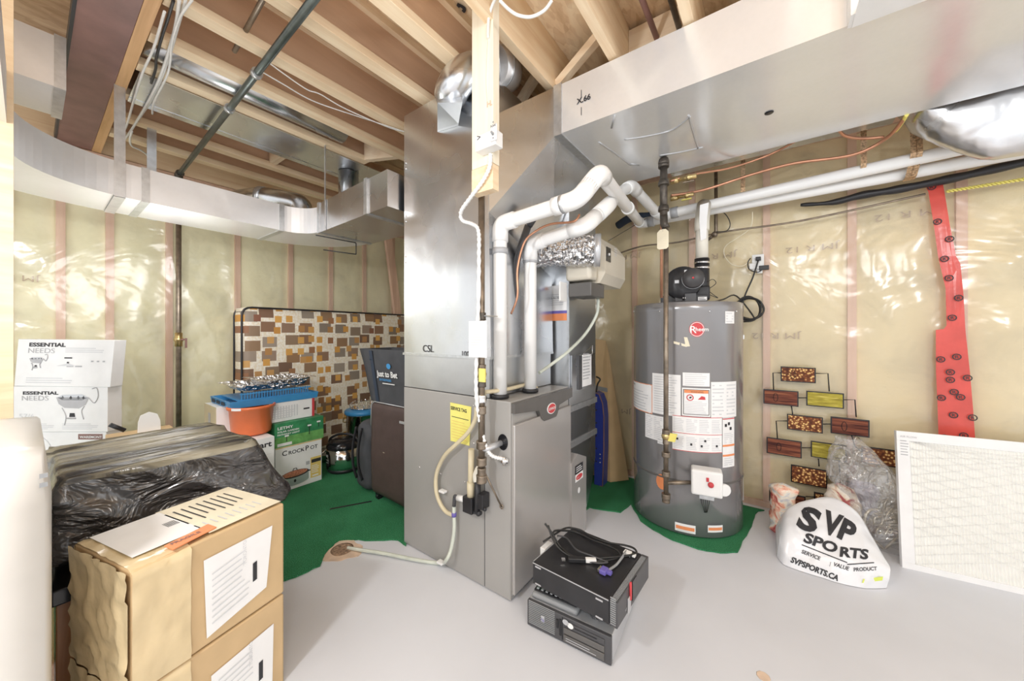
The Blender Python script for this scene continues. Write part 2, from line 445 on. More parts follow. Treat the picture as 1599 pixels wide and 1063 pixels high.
def insulated_wall(name, left, studs, u0, u1, ztop, batt):
    def pt(u, d, z): return Vector((XW-.03+d, u, z)) if left else Vector((u, YW+.03-d, z))
    g = G()
    gaps = sorted(studs)
    def bul(u, z):
        ds = min(abs(u-s) for s in gaps)
        h = .012*min(1, max(0, (ds-.02)/.06))+.008*noise.noise(Vector((u*4, z*3, 1)))
        if abs(z-1.22) < .02: h -= .01
        return h
    n = int((u1-u0)/.03)
    g.grid(lambda a, b: pt(u0+(u1-u0)*a, bul(u0+(u1-u0)*a, ztop*b), ztop*b), n, 70, 0)
    g.grid(lambda a, b: pt(u0+(u1-u0)*a, -.06, ztop*b), 2, 2, 0)
    w = struct(name, g, batt)
    for s in gaps:
        g = G(); a, b = pt(s-.019, -.05, 0), pt(s+.019, .022, ztop); g.box(a, b)
        part('stud', g, 'stud', w, None, 'structure')
    g = G(); g.box(pt(u0, -.05, 0), pt(u1, .03, .038)); part('bottom_plate', g, 'stud', w, None, 'structure')
    g = G(); g.box(pt(u0, -.05, ztop-.04), pt(u1, .03, ztop)); part('top_plate', g, 'stud', w, None, 'structure')
    return w, pt
lst = [P(x, 450, X=XW).y for x in (95, 172, 265, 372, 455, 518)]
lst = [lst[0]-.2]+lst+[lst[-1]+.37, lst[-1]+.74]
wl, ptl = insulated_wall('wall_left', True, lst, -.9, 2.83, 2.32, 'batt_left')
rst = [-2.9+.41*i for i in range(5)]+[P(x, 450, Y=YW).x for x in (990, 1080, 1197, 1331)]+[.80, 1.21, 1.62, 2.03, 2.44]
wr, ptr = insulated_wall('wall_right', False, rst, -3.6, 2.6, 2.32, 'batt_right')
g = G(); g.grid(lambda a, b: ptl(-.88+3.68*a, .034+wrink(-.88+3.68*a, 2.3*b, 0), 2.3*b), 120, 90, 0)
part('vapour_barrier', g, 'film', wl, 'clear wrinkled plastic sheet over the insulation', 'structure')
g = G(); g.grid(lambda a, b: ptr(-3.58+6.1*a, .034+.7*wrink(-3.58+6.1*a, 2.3*b, 5), 2.3*b), 180, 90, 0)
part('vapour_barrier', g, 'film', wr, 'clear wrinkled plastic sheet over the insulation', 'structure')
# printed batt marks, upside down behind the sheet
g = G()
for (x, y) in ((1310, 378), (1150, 392), (1000, 395), (1470, 322), (985, 640), (1250, 520)):
    o = P(x, y, Y=YW+.03-.030)
    g.text('JM R 12', .052, o, -XU, -ZU, 0, -.0015, sx=1.5)
part('lettering', g, 'kraft', wr, 'stamped insulation rating', 'structure')
g = G()
for (x, y) in ((62, 432),):
    g.text('JM R 20', .05, P(x, y, X=XW-.03+.026), -YU, -ZU, 0, .001, sx=1.3)
part('lettering', g, 'kraft', wl, None, 'structure')
g = G(); g.box((XW-.14, -1.0, 2.33), (XW-.02, 2.95, ZS)); g.box((-3.7, YW+.02, 2.33), (2.6, YW+.14, ZS)); struct('trim_4', g, 'joist')
# loose diagonal brace between wall and duct corner
a, b = P(607, 380, X=-3.54), P(622, 500, X=-3.54)
g = G(); d = (b-a).normalized(); a2 = a-d*.30; b2 = a+d*1.6
g.obox((a2+b2)/2, d*((b2-a2).length/2), Vector((0, .045, 0)), Vector((.019, 0, 0)))
struct('trim_1', g, 'stud')
# stud wall edge at the far left, beside the white cabinet
g = G(); g.box((-1.99, -.118, 0), (-1.95, -.0275, ZJ)); struct('trim_2', g, 'joist')
g = G(); g.box((-1.99, -.40, 0), (-1.95, -.36, ZJ)); struct('trim_3', g, 'stud')

# ---------------- carpet and drain ----------------
cp = [P(x, y, Z=.008) for (x, y) in ((445, 905), (472, 895), (500, 882), (514, 856), (530, 843), (560, 841), (590, 842.5), (621, 842), (634, 851))]
cp += [Vector((-1.60, 1.22, .008)), Vector((-1.60, 1.76, .008)), Vector((-.95, 1.80, .008))]
cp += [P(x, y, Z=.008) for (x, y) in ((921, 791), (940, 795), (969, 799), (985, 786), (1000, 812), (1020, 826), (1050, 842), (1090, 856), (1125, 862), (1152, 861), (1166, 835), (1176, 812), (1184, 797))]
cp += [Vector((-.02, 2.74, .008)), Vector((-3.55, 2.74, .008)), Vector((-3.55, -.5, .008)), Vector((-2.0, -.5, .008)), Vector((-1.95, .45, .008))]
m, nt, b = newmat('green_turf_carpet')
v = coords(nt, kind='World'); n = noise_tex(nt, v, 260, 2, .6); n2 = noise_tex(nt, v, 4, 3)
mx = nt.nodes.new('ShaderNodeMath'); mx.operation = 'MULTIPLY_ADD'; nt.links.new(n2, mx.inputs[0]); mx.inputs[1].default_value = .25; nt.links.new(n, mx.inputs[2])
nt.links.new(ramp(nt, mx.outputs[0], [(.40, (.008, .085, .03)), (.62, (.022, .20, .075)), (.8, (.07, .34, .16))]), b.inputs['Base Color'])
b.inputs['Roughness'].default_value = .95; bump(nt, b, n, .8, .004); M['turf'] = m
g = G()
jit = []
for i in range(len(cp)):
    a, b2 = cp[i], cp[(i+1) % len(cp)]
    jit.append(a)
    if i < 8 or 12 <= i <= 23:
        for k in (.33, .66):
            jit.append(a.lerp(b2, k)+Vector((random.uniform(-.006, .006), random.uniform(-.006, .006), 0)))
g.prism([Vector((p.x, p.y, .001)) for p in jit], (0, 0, .007))
solo('carpet', g, 'turf', 'green artificial turf carpet with a ragged cut edge lying on the grey floor', 'carpet')
dc = P(535, 858, Z=.004)
dr = thing('floor_drain', (dc.x, dc.y, 0), 'round floor drain hole with crumbly brown gravel and a peach putty ring', 'drain')
g = G()
ring = []
for k in range(30):
    t = 2*math.pi*k/30; r = .088*(1+.12*math.sin(3*t)+.06*math.sin(7*t))
    ring.append(dc+Vector((math.cos(t)*r*1.15, math.sin(t)*r, 0)))
g.prism([Vector((p.x, p.y, .0005)) for p in ring], (0, 0, .003)); part('putty_ring', g, 'peach', dr)
g = G(); g.lathe(Vector((dc.x-.005, dc.y, .003)), [(.052, 0), (.054, .003), (.040, .006), (.002, .004)], 24)
part('grate', g, 'gravel', dr)
dv = dc+Vector((.0, .10, 0))
# ---------------- beam, joists, bridging ----------------
bm_ = thing('steel_beam', (-1.8, .17, ZJ), 'rust red steel beam crossing the ceiling at the upper left', 'beam')
g = G(); g.box((-3.6, .10, ZJ), (.6, .245, ZJ+.012)); g.box((-3.6, .165, ZJ+.012), (.6, .18, ZS-.01)); part('flange', g, 'redsteel', bm_)
g = G(); g.box((-3.6, .246, ZJ-.002), (.6, .285, ZS-.002)); part('nailing_plate', g, 'beamwood', bm_, 'orange brown timber plate along the beam')
g = G(); g.box((-3.6, .094, ZJ-.003), (.6, .104, ZJ+.05)); part('edge_strip', g, 'black', bm_)
JX = [-3.22, -2.93, -2.64, -2.30, -2.03, -1.757, -1.44, -1.135]
names = ['nearest the left wall', 'second out from the left wall', 'beside the wide sheet metal pan', 'between the metal pan and the round pipe',
         'holding the round pipe in the ceiling', 'just right of the thin white wires', 'with a small red stamp on its flange', 'ending at the top of the tall furnace duct']
for i, x in enumerate(JX):
    e = 2.76 if i not in (5, 6) else 2.76
    if i in (3, 4): e = 1.41 if i == 3 else 1.55
    t = thing('floor_joist', (x, .3, ZJ), 'wooden engineered floor joist '+names[i], 'joist', 'engineered joists on the left')
    g = G(); g.box((x-.032, .288, ZJ), (x+.032, e, ZJ+.036), 0, .002); part('bottom_flange', g, 'joist', t)
    g = G(); g.box((x-.006, .288, ZJ+.036), (x+.006, e, ZS-.036)); part('web', g, 'web', t)
    g = G(); g.box((x-.032, .288, ZS-.036), (x+.032, e, ZS-.001)); part('top_flange', g, 'joist', t)
g = G(); g.text('NORBORD', .045, P(540, 150, X=-1.757+.0065), YU, ZU, 0, .0012)
for i, x in enumerate((-.87, -.55, -.25, .08)):
    nm = ['whose end meets the joint of the wide metal duct', 'crossed by a short diagonal brace above the metal duct', 'pale, right of the thin brown pipes', 'farthest right above the metal duct'][i]
    g2 = G(); g2.box((x-.019, .288, ZJ), (x+.019, 2.76, ZS-.001)); solo('floor_joist', g2, 'joist', 'solid lumber floor joist '+nm, 'joist', 'solid joists on the right')
part('lettering', g, 'ink', bpy.data.objects['floor_joist.005'])
for (a, b, y, lab) in ((-.85, -.57, 1.55, 'pale diagonal brace rising right from the joist end above the metal duct'), (-.53, -.27, 1.18, 'pale diagonal brace at the top of the picture between two joists'),
                  (-1.10, -.90, 1.56, 'short diagonal brace behind the round metal elbow')):
    g = G(); p, q = Vector((a, y, ZJ+.03)), Vector((b, y, ZS-.03)); d = (q-p)
    g.obox((p+q)/2, d/2, Vector((0, .019, 0)), d.normalized().cross(YU)*.019)
    solo('cross_brace', g, 'lumber_x', lab, 'brace', 'diagonal bracing between joists')
g = G(); g.box((-.53, 1.66, ZJ+.06), (-.27, 1.70, ZS-.02)); g2 = G()
solo('blocking_board', g, 'lumber_x', 'horizontal blocking board between joists above the metal duct, behind the brace', 'board')
g2.box((-.85, 2.1, ZJ+.03), (-.57, 2.14, ZS-.01)); solo('blocking_board', g2, 'lumber_x', 'second blocking board seen just above the top edge of the metal duct', 'board')
g = G(); g.obox((-2.165, 1.44, ZJ+.075), (.11, .05, 0), (-.008, .018, 0), (0, 0, .073)); solo('header_board', g, 'lumber_x', 'short wooden header closing two joists beside the metal duct corner', 'board')
g = G(); a = P(410, 265, X=-2.91)
g.box((-2.905, 1.02, ZJ+.02), (-2.665, 1.06, ZS-.02)); solo('blocking_board', g, 'lumber_x', 'small upright block between the joists next to the thin hanger rod', 'board')
# floor joists beyond the beam, nearer the camera side
for i, (x, lab) in enumerate(((-2.9, 'stub of joist left of the steel beam, farthest'), (-2.0, 'stub of joist left of the steel beam above the boxed duct'))):
    g = G(); g.box((x-.02, -.9, ZJ+.01), (x+.02, .093, ZS-.001)); solo('floor_joist', g, 'joist', lab, 'joist', 'joists left of the steel beam')
# ---------------- ductwork ----------------
def loft(g, secs, mi=0, cap=True, smooth=False):
    rings = [[g.bm.verts.new(Vector(p)) for p in s] for s in secs]; n = len(rings[0])
    for i in range(len(rings)-1):
        for k in range(n):
            f = g.bm.faces.new([rings[i][k], rings[i][(k+1) % n], rings[i+1][(k+1) % n], rings[i+1][k]]); f.material_index = mi
            if smooth: f.smooth = True
    if cap: g.bm.faces.new(rings[0][::-1]); g.bm.faces.new(rings[-1])
# long rectangular branch duct along the left wall
z0, z1 = 1.79, 1.957
bd = thing('branch_duct', (-2.73, 1.0, z0), 'long flat galvanised duct hung below the joists along the left wall', 'duct')
g = G(); secs = []
R = .34; F_, B_ = -2.55, -2.92
def sec(pf, pb): return [(pf[0], pf[1], z0), (pf[0], pf[1], z1), (pb[0], pb[1], z1), (pb[0], pb[1], z0)]
secs = [sec((-1.0, .30-R), (-1.0, .30-R-.37)), sec((F_+R, .30-R), (F_+R, .30-R-.37))]
for k in range(0, 15):
    t = math.pi/2*k/14
    secs.append(sec((F_+R-R*math.sin(t), .30-R*math.cos(t)), (F_+R-(R+.37)*math.sin(t), .30-(R+.37)*math.cos(t))))
secs = [secs[0]]+secs[1:]
secs.append(sec((F_, .96), (B_, .96))); loft(g, secs, 0)
part('straight_run', g, 'metal_bright', bd)
g = G(); secs = []
r2 = .15
for k in range(0, 11):
    t = math.pi/2*k/10
    secs.append(sec((F_+r2-r2*math.cos(t), .975+r2*math.sin(t)), (F_+r2-(r2+.37)*math.cos(t), .975+(r2+.37)*math.sin(t))))
loft(g, secs, 0, smooth=False); part('elbow', g, 'metal_bright', bd)
g = G()
loft(g, [[(x, 1.125 if x < -2 else 1.098, z0-.005), (x, 1.125 if x < -2 else 1.098, z1+.02), (x, 1.495, z1+.02), (x, 1.495, z0-.005)] for x in (F_+r2+.005, -1.60)])
part('plenum_run', g, 'metal', bd)
def ringstrip(g, x=None, y=None, lo=0, hi=0, w=.03, e=.004):
    if x is not None: g.box((x-w/2, lo-e, z0-.009), (x+w/2, hi+e, z1+.024))
    else: g.box((lo-e, y-w/2, z0-e), (hi+e, y+w/2, z1+e))
for nm, kw in (('seam_band', dict(y=.967, lo=B_, hi=F_)), ('seam_band', dict(x=-2.385, lo=1.122, hi=1.49)), ('seam_band', dict(x=-1.80, lo=1.098, hi=1.49)), ('seam_band', dict(y=.35, lo=B_, hi=F_))):
    g = G(); ringstrip(g, **kw); part(nm, g, 'zinc', bd)
# hanger straps
def strap(x, y, ztop, w=.038, along='Y', lab=None):
    g = G()
    if along == 'Y': g.box((x, y-w/2, z0-.006), (x+.0025, y+w/2, ztop)); g.box((x-.375, y-w/2, z0-.0065), (x+.0025, y+w/2, z0-.004))
    else: g.box((x-w/2, y-.0025, z0-.008), (x+w/2, y, ztop))
    part('hanger_strap', g, 'zinc', bd)
yy = P(187, 250, X=-2.546).y; strap(-2.546, yy, ZJ)
yy = P(237, 240, X=-2.93).y
g = G(); g.box((-2.932, yy-.02, z0), (-2.929, yy+.02, ZJ)); part('hanger_strap', g, 'zinc', bd)
g = G(); p = P(508, 300, Y=1.118); g.box((p.x-.006, 1.114, z0-.01), (p.x+.006, 1.119, ZJ)); part('hanger_strap', g, 'zinc', bd)
# small bracket loop under the corner
g = G(); g.tube(round_path([P(493, 367, Z=z0-.012), P(556, 379, Z=z0-.012), P(556, 396, Z=z0-.075)], .01)+[P(556, 397, Z=z0-.08)], .004, 6)
g.tube([P(556, 397, Z=z0-.08), P(505, 390, Z=z0-.055)], .004, 6)
part('support_hook', g, 'black', bd)
# round stubs on top of the branch duct
rp = thing('round_branch_pipe', (-2.8, 1.2, z1), 'round galvanised pipe with an elbow rising off the duct beside the wall', 'duct')
g = G(); g.tube(round_path([Vector((-2.76, 1.18, z1)), Vector((-2.76, 1.18, z1+.11)), Vector((-3.0, 1.02, z1+.17)), Vector((-3.35, .95, z1+.20))], .09, 6), .072, 18); part('pipe', g, 'metal', rp)
g = G(); g.lathe((-2.76, 1.18, z1+.0015), [(.080, 0), (.080, .02)], 20); part('collar', g, 'zinc', rp)
g = G(); g.tube([Vector((-3.0, 1.03, z1+.165)), Vector((-3.03, 1.01, z1+.171))], .078, 18); part('seam_band', g, 'zinc', rp)
g = G(); g.cyl((-2.52, 1.40, 1.960), (-2.52, 1.40, ZJ-.012), .07, 20)
solo('round_riser', g, 'metal', 'short vertical round metal pipe joining the corner duct to the pan above', 'duct')
# boxed duct at upper left
bx = thing('boxed_duct', (-2.4, -.2, 2.1), 'boxed sheet metal duct end at the upper left corner beside the beam', 'duct')
g = G(); g.box((-2.59, -.65, 2.10), (-2.28, .085, 2.30)); part('duct_box', g, 'metal_bright', bx)
g = G(); g.box((-2.60, .06, 2.095), (-2.272, .09, 2.305)); part('end_band', g, 'zinc', bx)
# panned joist bay and round run in the joists
g = G(); g.box((-2.63, .30, ZJ-.008), (-2.325, 1.60, ZJ-.004)); g.box((-2.66, .30, ZJ-.010), (-2.61, 1.6, ZJ-.003))
solo('joist_pan', g, 'metal', 'flat sheet metal pan closing the space between two joists', 'duct')
g = G(); g.cyl((-2.165, .29, ZJ+.075), (-2.165, 1.17, ZJ+.075), .075, 24)
solo('round_duct', g, 'metal', 'shiny round duct lying between the joists beside the black pipe', 'duct')
# furnace plenum
pl = thing('supply_plenum', (-1.28, 1.45, .84), 'tall galvanised supply plenum standing on the furnace', 'duct')
g = G()
secs = []
def rc(x0, x1, y0, y1, z): return [(x0, y0, z), (x1, y0, z), (x1, y1, z), (x0, y1, z)]
loft(g, [rc(-1.575, -.985, 1.186, 1.72, .842), rc(-1.575, -.985, 1.186, 1.72, 1.015)]); part('coil_cabinet', g, 'metal_dull', pl)
g = G(); loft(g, [rc(-1.575, -.975, 1.184, 1.73, 1.016), rc(-1.575, -1.0, 1.184, 1.73, 2.285)]); part('duct_body', g, 'metal', pl)
g = G(); g.box((-1.58, 1.178, 1.010), (-.975, 1.735, 1.022)); part('seam_band', g, 'zinc', pl)
g = G(); g.text('CSL', .05, P(660, 549, Y=1.183), XU, ZU, 0, .0015); part('lettering', g, 'ink', pl); g = G(); g.text('1000', .035, P(720, 556, Y=1.183), XU, ZU, 0, .0015)
part('lettering', g, 'ink', pl)
g = G()
for z in (1.5, 1.53, 1.72, 1.75, 2.0, 2.03): g.ball((-1.56, 1.1835, z), .005, 0, 8)
part('screws', g, 'chrome', pl, kind='stuff')
# round take-off elbow on the plenum
te = thing('takeoff_elbow', tuple(P(705, 190, Y=1.17)), 'round crimped metal elbow leaving the top of the tall plenum', 'duct')
path = round_path([P(706, 200, Y=1.17), P(700, 152, Y=1.10), P(722, 122, Y=1.13), P(762, 100, Y=1.24), P(790, 104, Y=1.32), P(800, 112, Y=1.9)], .07, 4)
g = G(); n_ = len(path)
base = [Vector((-1.37, 1.185, 1.85)), Vector((-1.17, 1.185, 1.85)), Vector((-1.17, 1.185, 2.15)), Vector((-1.37, 1.185, 2.15))]
lo = [P(x, y, Y=Y) for x, y, Y in ((683, 206, 1.183), (716, 196, 1.183), (716, 193, 1.17), (683, 203, 1.17))]
hi = [P(x, y, Y=Y) for x, y, Y in ((684, 140, 1.183), (722, 140, 1.183), (722, 160, 1.045), (683, 160, 1.045))]
g = G(); g.hexa(lo, hi); part('boot', g, 'metal_dull', te)
g = G(); g.tube(smooth_path([P(703, 148, Y=1.184), P(703, 148, Y=1.15), P(705, 144, Y=1.11), P(712, 130, Y=1.10), P(726, 116, Y=1.13), P(745, 108, Y=1.19), P(768, 104, Y=1.25)], 4), .072, 20)
part('pipe', g, 'metal', te)
g = G(); g.tube([P(768, 103, Y=1.25), P(780, 106, Y=1.31), P(788, 112, Y=1.40), P(790, 118, Y=1.55)], .088, 20); part('flared_end', g, 'metal_bright', te)
for a, b in ((P(768, 103, Y=1.25), P(770, 103, Y=1.255)), (P(779, 105.5, Y=1.305), P(780, 106, Y=1.31))):
    g = G(); g.tube([a, b], .079 if a.y < 1.2 else .091, 20); part('crimp_ring', g, 'zinc', te)
# wide trunk duct with transition
tz0, tz1 = CH+.955, CH+1.19
tr = thing('trunk_duct', (.6, 1.88, tz0), 'very wide bright galvanised trunk duct crossing the ceiling to the right', 'duct')
xs = P(875, 215, Y=1.50).x
g = G(); loft(g, [rc(x, x+.0001, 1.50, 2.26, 0) and [(x, 1.50, tz0), (x, 1.50, tz1), (x, 2.26, tz1), (x, 2.26, tz0)] for x in (xs, .25, 1.2, 2.6)]); part('duct_body', g, 'metal_white', tr)
g = G(); g.box((xs-.035, 1.494, tz0-.006), (xs+.008, 2.266, tz1+.004)); part('seam_band', g, 'zinc', tr)
g = G()
A0, A1 = (xs-.03, 1.50, tz0), (xs-.03, 1.50, tz1); B0, B1 = (xs-.03, 2.26, tz0), (xs-.03, 2.26, tz1)
D0, D1 = (-.996, 1.19, 1.63), (-.996, 1.19, 2.07); C0, C1 = (-.996, 1.74, 1.42), (-.996, 1.74, 2.07)
D0 = tuple(P(762, 333, X=-.99)); C0 = (-.99, 1.75, 1.40)
g._faces([A0, A1, B0, B1, D0, D1, C0, C1], [(0, 1, 5, 4), (1, 3, 7, 5), (0, 4, 6, 2), (2, 6, 7, 3), (0, 2, 3, 1)], 0)
part('transition', g, 'metal', tr)
# creases and sealed cuts on the underside
g = G()
def onb(x, y): return P(x, y, Z=tz0-.0015)
for pts in (((975, 218), (1010, 213), (1050, 203), (1078, 182)), ((1030, 243), (1062, 238), (1098, 230)), ((985, 256), (998, 258)), ((1075, 180), (1082, 205), (1090, 232)), ((935, 222), (968, 245), (985, 258)), ((960, 180), (955, 200))):
    g.tube(smooth_path([onb(*q) for q in pts], 5), .0045, 6, flat=.5)
part('sealant', g, 'silver', tr)
g = G(); p = P(1201, 176, Z=tz0-.001); g.lathe(p, [(.004, -.003), (.012, -.004), (.016, -.002), (.017, 0)], 20); part('hole_plug', g, 'blackgloss', tr)
g = G(); g.text('X.66', .035, P(901, 163, Y=1.4985), XU, ZU, 0, .001, fat=.03); g.box(P(907.4, 180, Y=1.4985), P(908, 167, Y=1.4975)); g.box(P(907.4, 152, Y=1.4985), P(908, 140, Y=1.4975)); part('lettering', g, 'ink', tr)
# vertical drip cleat near the top
g = G(); p = P(1330, 22, Y=1.498); g.box((p.x-.01, 1.44, tz0-.01), (p.x+.012, 1.4985, tz1)); g.box((p.x+.0, 1.37, tz0-.012), (p.x+.2, 1.4985, tz0-.006))
part('hanger_cleat', g, 'white', tr)
# second pan behind the trunk
g = G(); g.box((-.5, 2.275, 2.13), (.48, 2.44, 2.30)); solo('rear_duct', g, 'metal', 'narrow galvanised duct tucked behind the wide trunk above the white pipes', 'duct')
# foil boot at right
g = G()
def foil(a, b):
    x = .50+1.9*b; k = min(1, b/.13)**.55
    t = 2*math.pi*a
    n = 1+.09*noise.noise(Vector((math.cos(t)*1.2, math.sin(t)*1.2, x*3.2)))+.03*noise.noise(Vector((math.cos(t)*3, math.sin(t)*3, x*7)))
    return Vector((x, 2.375+math.cos(t)*.085*n, 2.17-.115*k+math.sin(t)*(.02+.185*k)*n))
g.grid(foil, 40, 50, 0, True)
solo('foil_boot', g, 'foil', 'crumpled metal duct boot bulging behind the trunk at the right edge', 'duct')
# return air drop
rd = thing('return_drop', (-1.2, 1.93, 0), 'dark reflecting vertical return air duct behind the furnace', 'duct')
g = G(); g.box((-1.45, 1.75, .72), (-.89, 2.125, 1.80)); part('duct_body', g, 'metal_dull', rd)
g = G(); secs = []
zz = CH-(HY and 0)
prof = [(.05, 1.96), (.12, 2.02), (.22, 2.08), (.34, 2.118), (.72, 2.118)]
loft(g, [[(-1.45, 1.75, z), (-.888, 1.75, z), (-.888, y, z), (-1.45, y, z)] for z, y in prof]); part('floor_boot', g, 'metal', rd)
for zc in (.70, .50):
    g = G(); g.box((-1.455, 1.745, zc-.012), (-.880, 2.128, zc+.02)); part('seam_band', g, 'zinc', rd)
g = G(); g.box((-.895, 1.742, .72), (-.882, 1.752, 1.79)); part('corner_seam', g, 'zinc', rd)
g = G()
o = P(852, 501, Y=1.748); w = P(888, 501, Y=1.748).x-o.x; h = P(852, 447, Y=1.748).z-o.z
g.rect(o, XU, ZU, w, h, 0); g.rect(o, XU, ZU, w, h*.20, 1, .002); g.rect(o+ZU*h*.20, XU, ZU, w, h*.08, 2, .002)
g.rect(o+ZU*h*.9+XU*w*.78, XU, ZU, w*.18, h*.08, 2, .002); g.rect(o+ZU*h*.9+XU*w*.6, XU, ZU, w*.14, h*.08, 1, .002)
g.lines(o+ZU*h*.42+XU*w*.1, XU, ZU, w*.8, h*.35, 6, 3, .002); g.text('Clean Air Filter', h*.075, o+ZU*h*.62+XU*w*.08, XU, ZU, 4, .0025)
part('sticker', g, ['paper', 'orange', 'purple', 'inkpale', 'ink'], rd, 'white sticker with orange base and blue wave')
# ---------------- furnace and everything on it ----------------
FX0, FX1, FY0, FY1, FZ = -1.58, -.872, 1.186, 1.715, .84
fu = thing('furnace', (-1.22, 1.45, 0), 'grey upright gas furnace with a bright front door and red oval badge', 'furnace')
g = G(); g.box((FX0, FY0, .004), (FX1, FY1, FZ-.003), 0, .004); part('cabinet', g, 'furnace', fu)
g = G(); g.box((FX1+.001, FY0+.006, .03), (FX1+.018, FY1-.004, FZ-.10), 0, .004); part('front_door', g, 'furnace_door', fu, 'shiny grey front door')
g = G(); g.box((FX1+.001, FY0+.004, .0275), (FX1+.008, FY0+.02, FZ-.01)); g.box((FX1+.001, FY0-.0015, .01), (FX1+.004, FY0+.001, FZ-.004)); part('door_edge', g, 'furnace', fu)
g = G()
xf = FX1+.020
yl = lambda x: P(x, 650, X=xf).y
zl = lambda x, y: P(x, y, X=xf).z
prof = [(yl(803), FZ-.008), (yl(893), FZ-.008), (yl(893), FZ-.055), (yl(873), FZ-.075), (yl(870), FZ-.115), (yl(868), FZ-.128), (yl(850), FZ-.128), (yl(846), FZ-.115), (yl(841), FZ-.070), (yl(803), FZ-.05)]
g.prism([(FX1+.002, y, z) for y, z in prof], (.021, 0, 0)); part('trim_panel', g, 'charcoal', fu, 'dark trim with a dip for the badge')
g = G(); yc = yl(860); zc = FZ-.078
g.prism([(FX1+.0225, yc+.040*math.cos(t*math.pi/12), zc+.026*math.sin(t*math.pi/12)) for t in range(24)], (.004, 0, 0), 0)
g.prism([(FX1+.0262, yc+.036*math.cos(t*math.pi/12), zc+.022*math.sin(t*math.pi/12)) for t in range(24)], (.001, 0, 0), 1)
g.text('LENNOX', .017, (FX1+.0268, yc-.031, zc-.006), YU, ZU, 0, .001, fat=.02, sx=.95)
part('badge', g, ['white', 'red'], fu, 'red oval badge with white lettering')
g = G(); p = P(785.5, 690, Y=FY0); g.prism([p+Vector((.026*math.cos(t*math.pi/12), -.0025, .034*math.sin(t*math.pi/12))) for t in range(24)], (0, .002, 0)); part('pipe_hole', g, 'blackgloss', fu)
g = G(); xs_ = P(757, 700, Y=FY0).x; g.box((xs_-.0015, FY0-.0012, .01), (xs_+.0015, FY0+.001, FZ-.005)); part('panel_seam', g, 'darkgrey', fu)
for i, (x, y) in enumerate(((655, 729), (688, 739.5), (726, 752), (740, 692), (739, 633), (757, 737))):
    g = G(); p = P(x, y, Y=FY0); g.lathe(p, [(.0045, 0), (.0045, -.002), (.0015, -.004)], 10, axis=(0, 1, 0)); part('screw', g, 'chrome', fu)
# yellow service note
g = G()
def onf(x, y, d=.003): return P(x, y, Y=FY0-d)
q = [onf(703, 696), onf(734, 699), onf(736, 634), onf(704, 628)]
q = [onf(703.5, 688), onf(733, 696), onf(736, 635), onf(703, 628)]
g.quad(*q, 0)
o = q[3]; xd = (q[2]-q[3]).normalized(); yd = (q[3]-q[0]).normalized(); w = (q[2]-q[3]).length; h = (q[3]-q[0]).length
g.text('SERVICE TAG', .022, o-yd*.032+xd*.004, xd, yd, 1, .001, fat=.03, sx=.8)
g.rect(o-yd*h*.36+xd*.01, xd, yd, w*.8, .003, 1, .001)
g.lines(o-yd*h*.92+xd*.01, xd, yd, w*.8, h*.5, 7, 2, .001, th=.2)
solo('service_note', g, ['yellow', 'ink', 'gold'], 'yellow handwritten note taped to the grey side of the furnace', 'note')
# furnace boot box and stickers
mb = thing('control_box', (-.83, 1.78, .0), 'narrow grey metal box with a dark sticker at the right of the furnace', 'box')
pa, pb = P(895, 800, X=-.845), P(915, 800, X=-.845)
yA, yB = P(893, 760, X=-.845).y, P(915.5, 760, X=-.845).y
g = G(); g.prism([(-.885, yA, .0), (-.885, yA, P(893, 724, X=-.845).z), (-.885, (yA*.6+yB*.4), P(900, 710, X=-.845).z), (-.885, yB, P(915, 713, X=-.845).z), (-.885, yB, 0)], (.04, 0, 0)); part('housing', g, 'furnace_door', mb)
g = G(); o = P(898, 754, X=-.844); w = P(910, 750, X=-.844).y-o.y; h = P(904, 728, X=-.844).z-P(904, 752, X=-.844).z
g.rect(o+ZU*h*.5, YU, ZU, w, h*.55, 0, .0012); g.rect(o, YU, ZU, w, h*.48, 2, .0012)
g.prism([o+YU*(w/2+w*.42*math.cos(t*math.pi/8))+ZU*(h*.24+h*.17*math.sin(t*math.pi/8))+XU*.0015 for t in range(16)], (.0006, 0, 0), 1)
g.text('LENNOX', .009, o+YU*w*.12+ZU*h*.2, YU, ZU, 2, .003)
g.lines(o+YU*w*.1+ZU*h*.58, YU, ZU, w*.8, h*.4, 3, 2, .002)
part('sticker', g, ['ink', 'red', 'paper'], mb)
g = G(); c = P(904, 765, X=-.8435); g.prism([c+YU*.014*math.cos(t*math.pi/8)+ZU*.016*math.sin(t*math.pi/8) for t in range(16)], (.0008, 0, 0), 0); part('round_sticker', g, 'paper', mb)
# filter rack with clipboard label on the return duct
fr = thing('filter_rack', tuple(P(911, 612, X=-.87)), 'metal filter slot with a white label strip and wire handle on the return duct', 'rack')
X_ = -.872
g = G(); a, b = P(893, 612, X=X_), P(929, 603, X=X_); zt = P(893, 555, X=X_).z
g.prism([(-.884, a.y, a.z), (-.884, b.y, a.z), (-.884, b.y, zt+.0), (-.884, a.y, zt)], (.014, 0, 0)); part('cover', g, 'metal', fr)
g = G(); y1_, y2_ = P(903, 580, X=X_+.006).y, P(908, 580, X=X_+.006).y; g.box((X_-.001, y1_, a.z+.004), (X_+.010, y2_, zt-.004)); part('edge', g, 'darkgrey', fr)
g = G(); y1_, y2_ = P(909, 580, X=X_+.012).y, P(924, 580, X=X_+.012).y
g.box((X_-.001, y1_, a.z+.015), (X_+.010, y2_, zt-.004)); g.lines((X_+.011, y1_+.012, a.z+.05), YU, ZU, (y2_-y1_)*.8, (zt-a.z)*.8, 9, 1, .001)
part('label_strip', g, ['paper', 'inkgrey'], fr)
